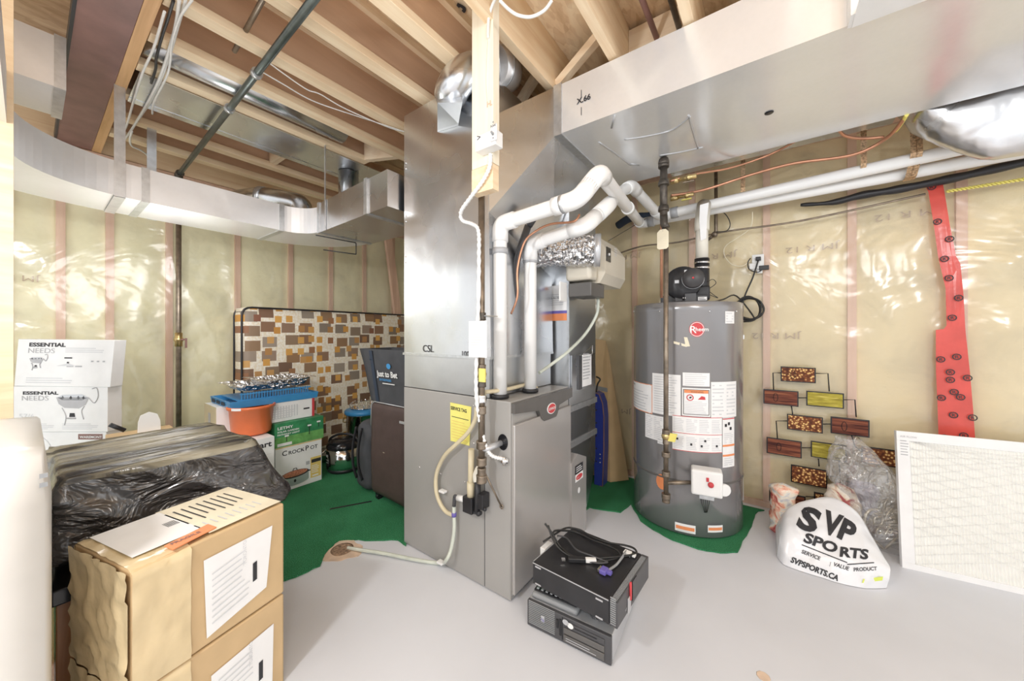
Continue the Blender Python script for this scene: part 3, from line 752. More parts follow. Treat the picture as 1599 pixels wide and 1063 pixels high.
g = G(); g.tube([P(909, 557, X=X_+.01), P(911, 552, X=X_+.01), P(925, 539, X=X_+.01), P(925, 552, X=X_+.01), P(919, 557, X=X_+.01)], .0025, 6); part('wire_handle', g, 'chrome', fr)
# ---- white pvc vent pipes ----
pr = .030
p1 = [P(781, 624, Y=1.225), P(781, 362, Y=1.225), P(800, 340, Y=1.225)]
def pvc_pipe(name, pts, r, label, bends=(), couplings=(), foot=None, br=.06):
    pts = [Vector(p) for p in pts]
    t = thing(name, tuple(pts[0]), label, 'pipe')
    for i in range(len(pts)-1):
        g = G(); g.tube([pts[i], pts[i+1]], r, 20) if 0 else None
    full = round_path(pts, br, 7)
    g = G(); g.tube(full, r, 20); part('pipe', g, 'pvc', t)
    for i in bends:   # hub of each elbow
        a = (pts[i-1]-pts[i]).normalized(); b = (pts[i+1]-pts[i]).normalized()
        e = min(br, (pts[i-1]-pts[i]).length*.45, (pts[i+1]-pts[i]).length*.45)
        g = G(); g.tube(round_path([pts[i]+a*(e+.018), pts[i], pts[i]+b*(e+.018)], e, 7), r*1.18, 20); part('elbow', g, 'pvc', t)
    for i, f, m in couplings:
        p = pts[i].lerp(pts[i+1], f); d = (pts[i+1]-pts[i]).normalized()
        g = G(); g.tube([p-d*.022, p+d*.022], r*1.2, 20); part('coupling', g, m, t)
    if foot:
        g = G(); g.lathe(pts[0], [(r*1.3, 0), (r*1.3, .014), (r*1.1, .016)], 20); part('rubber_collar', g, 'black', t)
    return t
q1 = [Vector((-.956, 1.225, .842)), P(781, 350, Y=1.225), P(903, 311, Y=1.225), P(936, 270, Y=1.29), P(1000, 349, Y=2.62), Vector((1.75, 2.62, 1.945))]
q1[0] = Vector((q1[1].x, 1.225, .842))
t1 = pvc_pipe('exhaust_pipe', q1, pr, 'longer white plastic pipe rising from the front corner of the furnace toward the wall', (1, 2, 3, 4), ((1, .78, 'pvc'), (4, .03, 'pvcgrey'), (3, .55, 'pvc')), True)
g = G(); g.tube([P(781, 388, Y=1.225), P(781, 397, Y=1.225)], pr*1.16, 20); part('coupling', g, 'pvcgrey', t1)
g = G(); d = (q1[2]-q1[1]).normalized(); p = q1[1].lerp(q1[2], .83); g.tube([p-d*.006, p+d*.006], pr*1.22, 20); part('clamp', g, 'zinc', t1)
g = G(); p = q1[4].lerp(q1[5], .72)
q2 = [P(828, 614, Y=1.43), P(828, 382, Y=1.43), P(915, 352, Y=1.43), P(948, 322, Y=1.55), P(968, 300, Y=1.95), P(986, 290, Y=2.10), P(1030, 337, Y=2.53), Vector((1.75, 2.53, 2.015))]
q2[0] = Vector((q2[1].x, 1.43, .842))
t2 = pvc_pipe('intake_pipe', q2, pr, 'shorter white plastic pipe rising behind the first one and turning under the trunk duct', (1, 2, 3, 5, 6), ((6, .04, 'pvcgrey'),), True)
g = G(); g.tube([P(828, 404, Y=1.43), P(828, 411, Y=1.43)], pr*1.16, 20); part('coupling', g, 'pvcgrey', t2)
def hang(x, a_y, b_y, lab, two=False):
    g = G()
    for dx in ((0, 9) if two else (0,)):
        p = P(x+dx, a_y, Y=2.49); e = P(x+dx+1, b_y, Y=2.58)
        pts = [Vector((p.x, 2.50, 2.26)), Vector((p.x, 2.495, 2.05)), Vector((p.x, 2.488, 1.985)), Vector((p.x, 2.50, 1.965))]
        d = Vector((.011, 0, 0))
        if two: pts += [Vector((p.x, 2.575, 1.90)), Vector((p.x, 2.62, 1.895))]
        for i in range(len(pts)-1):
            g.quad(pts[i]-d, pts[i]+d, pts[i+1]+d, pts[i+1]-d)
    solo('pipe_strap', g, 'band', lab, 'strap')
hang(1349, 215, 268, 'perforated metal strap holding the upper white pipe, middle of the three')
hang(1160, 270, 305, 'perforated metal strap above the water heater vent')
hang(1427, 195, 275, 'doubled perforated metal straps wrapping both white pipes at the right', True)
# ---- gas pipe, conduit, tag ----
gy = 1.105
gp = thing('gas_pipe', tuple(P(751, 330, Y=gy)), 'brown iron gas pipe dropping down the side of the furnace', 'pipe')
gx = P(752, 500, Y=gy).x
zt = P(752, 296, Y=gy).z; zb = P(752, 745, Y=gy).z
g = G(); g.cyl((gx, gy, zb), (gx, gy, zt), .0135, 14); part('pipe', g, 'pipe_brown', gp)
for yy_, r, m in ((747, .022, 'pipe_brown'), (736, .018, 'pipe_brown'), (720, .021, 'pipe_brown'), (622, .021, 'chrome'), (640, .019, 'pipe_brown'), (694, .022, 'pipe_brown'), (598, .019, 'pipe_iron'), (575, .018, 'pipe_brown'), (494, .018, 'pipe_iron')):
    z = P(752, yy_, Y=gy).z; g = G(); g.lathe((gx, gy, z-.016), [(r, 0), (r*1.05, .004), (r, .010), (r, .022), (r*1.05, .028), (r, .032)], 12); part('fitting', g, m, gp)
z = P(752, 584, Y=gy).z
g = G(); g.ball((gx, gy, z), .022, 0, 12); g.cyl((gx, gy, z), (gx+.02, gy-.02, z), .008); part('valve_body', g, 'brass', gp)
g = G(); g.obox((gx+.028, gy-.028, z), (.016, 0, 0), (0, .003, 0), (0, 0, .027)); part('yellow_tag', g, 'yellowtag', gp, 'small yellow tag on the valve')
g = G(); h1 = P(760, 702, Y=gy); h2 = P(785, 690, Y=FY0+.01); g.tube([Vector((gx, gy, h1.z)), Vector((gx+.02, gy+.01, h1.z)), h2], .013, 14); part('branch', g, 'silver', gp, 'short grey arm entering the furnace')
for yy_ in (494,):
    z = P(752, yy_, Y=gy).z; g = G(); g.box((gx-.03, gy-.004, z), (gx+.03, gy+.07, z+.004)); part('bracket', g, 'zinc', gp)
cd = [P(766, 240, Y=1.03), P(764, 262, Y=1.03), P(752, 285, Y=1.03), P(735, 308, Y=1.04), P(720, 330, Y=1.06), P(722, 344, Y=1.08), P(738, 350, Y=1.09), P(747, 360, Y=1.09), P(748, 400, Y=1.085), P(747, 480, Y=1.075), P(744, 560, Y=1.075), P(744, 620, Y=1.08), P(750, 660, Y=1.10), P(758, 695, Y=1.11), P(768, 711, Y=1.13), P(784, 716, Y=1.165)]
sp = smooth_path(cd, 9); g = G(); nn = len(sp)
g.tube(sp, .008, 8, rf=lambda t: .0078+.0016*(1 if int(t*(nn-1)) % 2 else -1)); cdt = thing('flexible_conduit', tuple(cd[-1]), 'white ribbed electrical conduit hanging down beside the gas pipe', 'conduit')
part('sleeve', g, 'white', cdt)
g = G(); e = P(787, 719, Y=1.17); g.cyl(e+Vector((-.012, -.004, 0)), e+Vector((.012, .012, -.004)), .013, 10); g.cyl(e+Vector((0, 0, -.02)), e+Vector((0, 0, .016)), .006, 8); part('connector', g, 'chrome', cdt)
tg = thing('paper_tag', tuple(P(745, 556, Y=1.06)), 'white paper inspection tag hanging on the gas pipe beside the furnace plenum', 'tag')
g = G(); o = P(732, 557, Y=1.058); w = P(760, 557, Y=1.058).x-o.x; h = P(745, 501, Y=1.058).z-o.z
g.box(o, o+Vector((w, .0015, h))); g.lines(o+Vector((w*.1, -.0005, h*.08)), XU, ZU, w*.8, h*.8, 11, 1, .001, th=.22); part('card', g, ['paper', 'inkpale'], tg)
g = G(); g.tube(smooth_path([o+Vector((w*.5, -.001, h*.9)), o+Vector((w*.62, -.004, h*1.05)), Vector((gx, gy-.016, o.z+h*1.1))], 4), .0012, 5); part('string', g, 'white', tg)
# ---- post with switch box ----
po = thing('ceiling_post', (-.91, 1.06, 1.68), 'pale timber post hanging from the joists in front of the plenum', 'post')
xl, xr = P(737, 200, Y=1.045).x, P(770, 200, Y=1.045).x
zb = P(752, 300, Y=1.045).z
g = G(); g.box((xl, 1.045, zb+.10), (xr, 1.083, ZS-.002), 0, .001); part('board', g, 'post', po)
g = G(); g.box((xl, 1.043, zb), (xr, 1.080, zb+.098), 0, .001); part('lower_block', g, 'joist', po, 'warmer coloured lower block')
g = G(); g.text('H.', .03, P(760, 168, Y=1.0445), XU, ZU, 0, .0008, fat=.04); g.tube(smooth_path([P(760, 30, Y=1.0445), P(762, 55, Y=1.0445), P(760, 90, Y=1.0445), P(759, 130, Y=1.0445), P(761, 160, Y=1.0445)], 4), .0012, 4, flat=.3); part('grain_crack', g, 'stud', po)
sb = thing('switch_box', tuple(P(757, 238, Y=1.02)), 'white metal electrical box with a toggle on the timber post', 'switch')
a, b = P(741, 238, Y=1.0), P(779, 198, Y=1.0)
g = G(); g.box((a.x+.004, .998, a.z), (b.x-.014, 1.042, b.z), 0, .003); part('box', g, 'white', sb)
g = G(); g.box((b.x-.032, .990, a.z+.01), (b.x-.004, .9975, b.z+.012), 0, .002); part('cover_plate', g, 'white', sb)
g = G(); g.cyl((b.x-.018, .99, a.z+.03), (b.x-.018, .978, a.z+.036), .004, 8); part('toggle', g, 'grey', sb)
g = G(); g.text('>', .035, (a.x+.014, .9975, a.z+.035), XU, ZU, 0, .001); g.text('NW', .014, (b.x-.03, .9895, b.z), XU, ZU, 0, .001); part('marks', g, 'ink', sb)
for dz in (.018, .075):
    g = G(); g.lathe((b.x-.018, .9895, a.z+dz), [(.003, 0), (.003, -.0015)], 8, axis=(0, 1, 0)); part('screw', g, 'grey', sb)
# ---- condensate trap, hoses ----
ct = thing('condensate_trap', tuple(P(738, 802, Y=1.14)), 'black condensate trap with cream pipe stubs on the furnace side', 'trap')
Yt = 1.150
def pt(x, y, Y=Yt): return P(x, y, Y=Y)
g = G()
a, b = pt(727, 796), pt(741, 777); g.box((a.x, Yt-.02, a.z), (b.x, Yt+.03, b.z), 0, .003)
g.cyl(pt(745, 798), pt(746, 752), .014, 12); g.cyl(pt(727, 797), pt(751, 801), .009, 10)
a, b = pt(749, 792), pt(757, 772); g.box((a.x, Yt-.015, a.z), (b.x, Yt+.03, b.z), 0, .002)
g.ball(pt(747, 802), .011, 0, 10); g.ball(pt(757, 795), .009, 0, 10); g.ball(pt(730, 797), .009, 0, 10); part('trap_body', g, 'black', ct)
g = G(); g.cyl(pt(735, 776), pt(736, 701), .0135, 14); g.cyl(pt(735, 776), pt(735, 752), .0165, 14); part('cream_stub', g, 'rope', ct)
g = G(); g.tube(smooth_path([pt(745, 751), pt(744, 742), pt(747, 733), pt(749, 728)], 4), .0145, 12, rf=lambda t: .017-.005*t*t); part('rubber_boot', g, 'cream', ct)
g = G(); g.cyl(pt(715, 777), pt(729, 780), .0135, 14); part('white_stub', g, 'white', ct)
g = G(); g.tube(round_path([pt(716, 777), pt(710, 774), pt(709, 790)], .008), .009, 10); part('barb_elbow', g, 'darkgrey', ct)
g = G(); g.cyl(pt(757, 738, 1.12), pt(783, 791, 1.175), .004, 8); g.tube([pt(783, 791, 1.175)+Vector((.009*math.cos(t*.785), 0, .009*math.sin(t*.785))) for t in range(9)], .0025, 6); part('probe_wire', g, 'pipe_brown', ct)
hs = thing('condensate_hose', tuple(P(700, 880, Z=0)), 'tan plastic hose looping down the furnace side to the floor drain', 'hose')
top = [P(744, 636, Y=1.16), P(742, 655, Y=1.155), P(731, 675, Y=1.15), P(712, 694, Y=1.145), P(694, 712, Y=1.15), P(682, 738, Y=1.155), P(681, 765, Y=1.155), P(687, 785, Y=1.155), P(697, 799, Y=1.155), P(708, 804, Y=1.155)]
g = G(); g.tube(smooth_path(top, 8), .0095, 12); part('upper_hose', g, 'rope', hs)
low = [P(709, 775, Y=1.155), P(709, 800, Y=1.155), P(709, 830, Y=1.15), P(704, 858, Y=1.14), P(697, 874, Y=1.12), P(688, 879, Z=.016), P(650, 874, Z=.014), P(600, 864, Z=.014), P(560, 858, Z=.014), P(543, 855, Z=.010)]
g = G(); g.tube(smooth_path(low, 8), .0085, 12); part('lower_hose', g, 'clearhose', hs, 'grey green clear hose running along the floor')
for x, y in ((691, 767), (688, 878)):
    g = G(); p = P(x, y, Y=1.165 if y < 800 else 1.15); g.box(p-Vector((.018, .010, .005)), p+Vector((.018, .014, .005)), 0, .002); part('clip', g, 'white', hs)
g = G(); g.tube([P(709, 806, Y=1.155), P(709, 800, Y=1.155)], .0115, 12); part('joint', g, 'purple', hs)
# hoses lying on furnace top, wires
g = G(); g.tube(smooth_path([P(757, 612, Z=.875), P(790, 608, Z=.875), P(826, 600, Z=.87), P(838, 606, Z=.853)], 6), .009, 10)
solo('drain_line', g, 'rope', 'tan hose lying across the top of the furnace between the white pipes', 'hose')
g = G(); g.tube(smooth_path([P(934, 466, X=-.78), P(932, 490, X=-.80), P(915, 520, X=-.84), P(888, 548, Y=1.70), P(862, 568, Y=1.6), P(842, 582, Y=1.5)], 8), .0085, 10)
solo('humidifier_drain', g, 'clearhose', 'clear tube sagging from the humidifier across the dark duct', 'hose')
g = G(); g.tube(smooth_path([P(798, 490, Y=1.30), P(808, 462, Y=1.30), P(808, 420, Y=1.30), P(818, 380, Y=1.32), P(835, 362, Y=1.34), P(860, 350, Y=1.36), P(895, 346, Y=1.38), P(905, 335, Y=1.4)], 8), .005, 8)
solo('copper_line', g, 'copper', 'thin copper tube curving behind the two white pipes', 'pipe')
g = G(); pts = [P(800, 480, Y=1.38), P(808, 400, Y=1.38), P(825, 352, Y=1.38)]; g.tube(round_path(pts, .04), .017, 14); g.tube([P(826, 352, Y=1.38), P(836, 336, Y=1.38), P(842, 322, Y=1.40)], .017, 14)
solo('insulated_line', g, 'darkgrey', 'dark foam covered refrigerant line behind the white pipes', 'pipe')
# ---- humidifier and flexible duct ----
hu = thing('humidifier', tuple(P(930, 465, X=-.80)), 'beige duct mounted humidifier with a dark box beneath', 'humidifier')
X0, X1 = -.885, -.70
ya, yb = 1.80, 2.09
zt, zb_ = 1.49, 1.23
yb = P(976, 420, X=X1).y; zb_ = P(952, 443, X=X1).z; ya = P(945, 420, X=X1).y
zt = P(955, 372, X=X1).z
g = G(); s8 = .045
g.prism([(X0, ya, zb_+.02), (X0+.02, ya, zb_), (X1-.03, ya, zb_), (X1, ya, zb_+.05), (X1, ya, zt-.07), (X1-.05, ya, zt), (X0, ya, zt)], (0, yb-ya, 0)); part('housing', g, 'beige', hu)
g = G(); g.box((X0, ya-.10, zb_+.01), (X1-.04, ya-.001, zt-.02), 0, .02); part('air_inlet', g, 'beige', hu)
g = G(); a, b = P(947, 407, X=X1+.002), P(953, 388, X=X1+.002); g.box((X1, a.y, a.z), (X1+.004, b.y+.004, b.z)); g.lathe((X1+.004, (a.y+b.y)/2, (a.z+b.z)/2), [(.008, 0), (.007, .006)], 12, 1, axis=(1, 0, 0)); part('knob_plate', g, ['blackgloss', 'white'], hu)
g = G(); o = P(959, 400, X=X1+.001); g.lines(o, YU, ZU, .05, .05, 4, 0, .001); part('print', g, 'inkpale', hu)
g = G(); a, b = P(902, 462, X=-.79), P(951, 440, X=-.72)
bx0 = P(921, 450, Y=ya-.08)
g.box((-.87, ya-.09, zb_-.075), (-.74, ya+.09, zb_-.003), 0, .004); part('solenoid_box', g, 'charcoal', hu)
g = G(); g.box((-.884, ya-.17, zb_-.10), (-.875, ya-.10, zb_+.0)); part('switch_plate', g, 'white', hu)
fx = thing('flexible_duct', tuple(P(890, 410, Y=1.58)), 'crinkled silver flexible duct feeding the humidifier', 'duct')
A, B = P(838, 393, Y=1.52), Vector((X1-.07, ya-.105, zt-.12))
B = P(928, 391, Y=ya-.105); A = P(838, 393, Y=B.y-.12)
path = smooth_path([A, A.lerp(B, .35)+Vector((0, 0, .006)), A.lerp(B, .7), B], 30); n_ = len(path)
g = G()
d0 = (B-A).normalized(); aa, bb = frame_of(d0)
def fl(a, b):
    t = 2*math.pi*a; i = min(n_-1, int(b*(n_-1)+.5)); c = path[i]
    r = .079*(1+.035*math.sin(b*n_*.9)+.05*noise.noise(Vector((math.cos(t)*5, math.sin(t)*5, b*26))))
    return c+aa*math.cos(t)*r+bb*math.sin(t)*r
g.grid(fl, 40, n_-1, 0, True); part('sleeve', g, 'flexfoil', fx)
g = G(); g.tube([B-d0*.002, B+d0*.03], .083, 28); part('collar', g, 'silver', fx)
g = G(); g.tube([A-d0*.03, A-d0*.002], .066, 28); part('start_collar', g, 'metal', fx)
# ---------------- water heater ----------------
HC = Vector((-.441, 2.415, 0)); HR = .304
hx = P(1070, 480, D=2.212); HC.x, HC.y = hx.x, hx.y
HZ = 1.30
view = math.atan2(-HC.y, -HC.x)          # angle of the side that faces the room
wh = thing('water_heater', tuple(HC), 'tall grey round water heater with white labels standing on green carpet', 'water heater')
def cylp(ang, z, r=HR): return Vector((HC.x+r*math.cos(ang), HC.y+r*math.sin(ang), z))
g = G(); g.lathe(HC, [(HR-.01, .012), (HR, .016), (HR, .30), (HR+.001, .302), (HR+.001, HZ-.055), (HR+.003, HZ-.05), (HR+.003, HZ-.004), (HR-.004, HZ), (.02, HZ+.004)], 64); part('tank', g, 'tank', wh)
g = G(); g.lathe(HC, [(HR-.03, 0), (HR-.02, .012)], 48); part('base_ring', g, 'darkgrey', wh)
g = G(); g.lathe(HC, [(HR+.0012, .30), (HR+.0035, .303), (HR+.0035, .309), (HR+.0012, .312)], 64); part('seam_band', g, 'charcoal', wh)
def hit(px, py, r=HR):      # point of the tank wall seen along a line of sight
    d = ray(px, py); a = d.x**2+d.y**2; b = -2*(d.x*HC.x+d.y*HC.y); c = HC.x**2+HC.y**2-r*r
    t = (-b-math.sqrt(max(0, b*b-4*a*c)))/(2*a); return Vector((0, 0, CH))+d*t
def ang(px): p = hit(px, 600); return math.atan2(p.y-HC.y, p.x-HC.x)
def on_tank(x0, x1, ytop, ybot, lift=.0015):
    a0, a1 = ang(x0), ang(x1); xm = (x0+x1)/2
    z0, z1 = hit(xm, ybot).z, hit(xm, ytop).z
    if a1 < a0: a1 += 2*math.pi if a0-a1 > math.pi else 0
    def wp(p):   # p.x along label in metres, p.z height
        a = a0+(p.x)/HR*(1 if a1 > a0 else -1); return cylp(a, p.z, HR+lift-p.y)
    return wp, abs(a1-a0)*HR, z0, z1
def label(name, x0, x1, yt, yb, mats, draw, lab=None):
    wp, w, z0, z1 = on_tank(x0, x1, yt, yb)
    g = G(); o = Vector((0, 0, z0))
    g.rect(o, XU, ZU, w, z1-z0, 0, .0004, wp, max(2, int(w/.02)))
    draw(g, wp, w, z0, z1-z0); part(name, g, mats, wh, lab)
LM = ['paper', 'inkpale', 'orange', 'ink', 'red']
def body(n, cols=1, mi=1, top=0, sd=1):
    def f(g, wp, w, z0, h):
        cw = w/cols
        for c in range(cols): g.lines(Vector((c*cw+cw*.08, 0, z0+h*.05)), XU, ZU, cw*.84, h*(.9-top), n, mi, .0012, .35, wp, sd+c)
    return f
def lab_left(g, wp, w, z0, h):
    for (a, b, c, d) in ((0, 0, w, .004), (0, h-.004, w, .004)): g.rect(Vector((a, 0, z0+b)), XU, ZU, c, d, 2, .0014, wp, 5)
    g.rect(Vector((0, 0, z0)), XU, ZU, .004, h, 2, .0014, wp); g.rect(Vector((w-.004, 0, z0)), XU, ZU, .004, h, 2, .0014, wp)
    g.text('WARNING', .012, Vector((.02, 0, z0+h*.86)), XU, ZU, 3, .0014, warp=wp, fat=.02); body(7, top=.2)(g, wp, w, z0, h)
label('label', 989, 1019, 598, 642, LM, lab_left)
label('label', 1019, 1063, 584, 648, LM, body(15))
label('label', 1008, 1036, 648, 686, LM, body(12, 2))
label('label', 1027, 1037, 684, 693, LM, body(2))
def lab_caut(g, wp, w, z0, h):
    for (a, b, c, d) in ((.006, .008, w-.012, .003), (.006, h-.011, w-.012, .003)): g.rect(Vector((a, 0, z0+b)), XU, ZU, c, d, 3, .0014, wp, 6)
    for a in (.006, w-.009): g.rect(Vector((a, 0, z0+.008)), XU, ZU, .003, h-.018, 3, .0014, wp)
    g.rect(Vector((.011, 0, z0+h*.82)), XU, ZU, w-.022, h*.11, 2, .0014, wp, 6); g.text('WARNING', .013, Vector((w*.3, 0, z0+h*.84)), XU, ZU, 3, .0018, warp=wp)
    c = Vector((w*.28, 0, z0+h*.66))
    ring = [c+XU*.018*math.cos(t*.5236)+ZU*.018*math.sin(t*.5236) for t in range(12)]; inner = [c+XU*.013*math.cos(t*.5236)+ZU*.013*math.sin(t*.5236) for t in range(12)]
    for t in range(12):
        q = [ring[t], ring[(t+1) % 12], inner[(t+1) % 12], inner[t]]; g._faces([wp(p-YU*.0014) for p in q], [(0, 1, 2, 3)], 4)
    q = [Vector((w*.55, 0, z0+h*.60)), Vector((w*.82, 0, z0+h*.60)), Vector((w*.80, 0, z0+h*.70)), Vector((w*.68, 0, z0+h*.73))]; g._faces([wp(p-YU*.0014) for p in q], [(0, 1, 2, 3)], 4)
    q = [Vector((w*.24, 0, z0+h*.63)), Vector((w*.32, 0, z0+h*.63)), Vector((w*.34, 0, z0+h*.70)), Vector((w*.27, 0, z0+h*.69))]; g._faces([wp(p-YU*.0014) for p in q], [(0, 1, 2, 3)], 3)
    g.lines(Vector((w*.1, 0, z0+h*.08)), XU, ZU, w*.8, h*.47, 8, 1, .0014, .4, wp)
label('label', 1066, 1108, 582, 603, LM, body(6))
label('warning_label', 1065, 1109, 606, 650, LM, lab_caut, 'white warning label with black frame and red pictures')
def big(g, wp, w, z0, h):
    for b in (0, h*.5, h-.003): g.rect(Vector((0, 0, z0+b)), XU, ZU, w, .003, 4, .0014, wp, 8)
    for i in range(2):
        for c in range(4): g.lines(Vector((c*w/4+.006, 0, z0+h*(.05+.5*i))), XU, ZU, w/4*.85, h*.38, 8, 1, .0014, .4, wp, c+i)
    for c, zz_ in ((.35, .18), (.55, .15), (.62, .3), (.86, .16), (.08, .3)): g.rect(Vector((w*c, 0, z0+h*zz_)), XU, ZU, .01, .012, 3, .0018, wp)
label('label', 1050, 1127, 651, 706, LM, big)
label('label', 1110, 1149, 596, 652, LM, body(9, 2))
def lab_r(g, wp, w, z0, h):
    g.rect(Vector((0, 0, z0+h*.97)), XU, ZU, w, h*.02, 4, .0014, wp, 3); g.rect(Vector((0, 0, z0+h*.42)), XU, ZU, w, h*.04, 2, .0014, wp, 3); g.rect(Vector((0, 0, z0+h*.22)), XU, ZU, w, h*.04, 2, .0014, wp, 3)
    for c, zz_ in ((.15, .82), (.4, .85), (.55, .75)): g.rect(Vector((w*c, 0, z0+h*zz_)), XU, ZU, .014, .016, 3, .0018, wp)
    g.lines(Vector((w*.1, 0, z0+h*.48)), XU, ZU, w*.8, h*.22, 6, 1, .0014, .4, wp); g.lines(Vector((w*.1, 0, z0+h*.03)), XU, ZU, w*.8, h*.17, 4, 1, .0014, .4, wp)
label('label', 1128, 1146, 652, 729, LM, lab_r)
label('rating_sticker', 1132, 1146, 486, 505, LM, body(4))
label('label', 1054, 1086, 818, 831, LM, lambda g, wp, w, z0, h: (g.rect(Vector((w*.05, 0, z0+h*.3)), XU, ZU, w*.9, h*.4, 2, .0014, wp, 4), g.lines(Vector((w*.1, 0, z0+h*.05)), XU, ZU, w*.8, h*.2, 2, 1, .0014, .4, wp)))
label('label', 1105, 1128, 820, 831, LM, lambda g, wp, w, z0, h: g.rect(Vector((w*.05, 0, z0+h*.3)), XU, ZU, w*.9, h*.4, 2, .0014, wp, 4))
# round red badge
wp, w, z0, z1 = on_tank(1076, 1100, 502, 526)
g = G(); c = Vector((w/2, 0, (z0+z1)/2)); rr = (z1-z0)/2
g._faces([wp(c+XU*w/2*math.cos(t*math.pi/14)+ZU*rr*math.sin(t*math.pi/14)-YU*.001) for t in range(28)], [tuple(range(28))], 0)
a_ = [(.93, .86)]
for ro, ri in a_:
    for t in range(28):
        q = [(ro, t), (ro, t+1), (ri, t+1), (ri, t)]
        g._faces([wp(c+XU*w/2*k*math.cos(s_*math.pi/14)+ZU*rr*k*math.sin(s_*math.pi/14)-YU*.0016) for k, s_ in q], [(0, 1, 2, 3)], 1)
g.text('R', .055, c+Vector((-.036, 0, -.020)), XU, ZU, 1, .002, warp=wp, fat=.01); g.text('heem', .030, c+Vector((-.008, 0, -.010)), XU, ZU, 1, .002, warp=wp, fat=.02)
part('badge', g, ['red', 'white'], wh, 'round red badge with white script')
# masking tape mark
g = G(); wp, w, z0, z1 = on_tank(1052, 1078, 526, 552)
for q in ((( .0, .75), (.75, .55), (.78, .40), (.0, .60)), ((.62, 1.0), (.82, .98), (.98, .45), (.72, .42))):
    g._faces([wp(Vector((w*a, 0, z0+(z1-z0)*b))-YU*.001) for a, b in q], [(0, 1, 2, 3)], 0)
part('tape_mark', g, 'tagm', wh, 'two strips of masking tape in a V')
# orange round sticker behind pipe
g = G(); wp, w, z0, z1 = on_tank(1025, 1043, 740, 764); c = Vector((w/2, 0, (z0+z1)/2))
g._faces([wp(c+XU*w/2*math.cos(t*math.pi/10)+ZU*(z1-z0)/2*math.sin(t*math.pi/10)-YU*.001) for t in range(20)], [tuple(range(20))], 0); part('round_sticker', g, 'orange', wh)
for x in (990, 1030, 1108, 1150):
    g = G(); p = hit(x, 486, HR+.004); g.ball(p, .005, 0, 8); part('screw', g, 'chrome', wh)
# blower on top
bx_ = hit(1072, 470); fwd = Vector((math.cos(view), math.sin(view), 0)); rgt = Vector((-fwd.y, fwd.x, 0))
if rgt.dot(Vector((CA, SA, 0))) < 0: rgt = -rgt
BC = Vector((HC.x, HC.y, HZ))+fwd*.14
bl = thing('vent_blower', tuple(BC), 'black vent blower motor mounted on top of the water heater', 'blower')
def bp(px, py, dep=0): # point on the blower front plane
    n = fwd; o = BC+fwd*dep; d = ray(px, py); t = (o-Vector((0, 0, CH))).dot(n)/d.dot(n); return Vector((0, 0, CH))+d*t
g = G(); a, b = bp(1032, 474), bp(1104, 460); g.obox(((a+b)/2)-fwd*.06+Vector((0, 0, 0)), rgt*abs((b-a).dot(rgt))/2, fwd*.10, ZU*((b.z-a.z)/2), 0, .004); part('mounting_base', g, 'black', bl)
g = G(); c = bp(1066, 444, -.02); g.lathe(c, [(.092, 0), (.098, .01), (.098, .06), (.088, .075), (.04, .08)], 36, axis=fwd); part('volute', g, 'black', bl)
g = G(); c = bp(1082, 436, .06); g.lathe(c, [(.055, 0), (.056, .005), (.056, .055), (.050, .062), (.005, .064)], 32, axis=fwd); part('motor', g, 'motorblack', bl)
g = G(); g.lathe(c+fwd*.020, [(.0575, 0), (.0575, .008)], 32, axis=fwd); part('motor_band', g, 'silver', bl)
g = G(); g.ball(c+fwd*.064, .006, 0, 8); part('red_dot', g, 'red', bl)
g = G(); 
for (x, y) in ((1072, 424), (1057, 440)):
    p = bp(x, y, .062); g.obox(p, rgt*.012, ZU*.010, fwd*.008, 0, .002)
part('bracket', g, 'silver', bl)
g = G(); a, b = bp(1068, 474), bp(1088, 457); g.obox((a+b)/2+fwd*.045, rgt*.03, fwd*.02, ZU*.024, 0, .003); g.obox(bp(1060, 466, .03), rgt*.02, fwd*.02, ZU*.02, 0, .003)
for x in (1067, 1070): g.obox(bp(x, 465, .068), rgt*.002, fwd*.001, ZU*.003, 1)
part('junction_box', g, ['darkgrey', 'white'], bl)
g = G(); o = bp(1090, 469, .041); g.rect(o, rgt, ZU, .045, .020, 0, .001); g.lines(o+rgt*.004, rgt, ZU, .036, .018, 2, 1, .002); part('sticker', g, ['paper', 'ink'], bl)
g = G(); vb = bp(1096, 445, -.04); vt = Vector((vb.x, vb.y, P(1096, 404, D=(vb.x*-SA+vb.y*CA)).z)); g.tube([vb-ZU*.04, vb, vt], .040, 20); g.obox(vb-ZU*.05, rgt*.04, fwd*.05, ZU*.04, 0, .01); part('outlet', g, 'black', bl)
for k in (.2, .75):
    g = G(); q = vt-ZU*(.02+.035*k*1.6); g.lathe(q, [(.0425, 0), (.0425, .012)], 24); part('hose_clamp', g, 'chrome', bl)
g = G()
for pts in (((1100, 444), (1112, 436), (1118, 442), (1108, 450), (1102, 452)), ((1104, 452), (1114, 460), (1121, 465), (1108, 460), (1102, 456))):
    g.tube(smooth_path([bp(*q_, -.01) for q_ in pts], 6), .002, 5)
part('loose_wires', g, 'wireblack', bl)
hv = thing('heater_vent_pipe', (vb.x, vb.y, vt.z), 'cream vent pipe rising from the blower with torn white tape', 'pipe')
vtop = Vector((vb.x, vb.y, P(1094, 350, D=(vb.x*-SA+vb.y*CA)).z))
g = G(); g.cyl(vt+ZU*.001, vtop, .034, 20); part('pipe', g, 'cream', hv)
vt2 = P(1088, 318, Y=2.52)
g = G(); g.tube(round_path([vtop-ZU*.04, vtop+ZU*.01, Vector((vtop.x-.01, 2.50, 1.93))], .03), .040, 20); part('elbow', g, 'cream', hv)
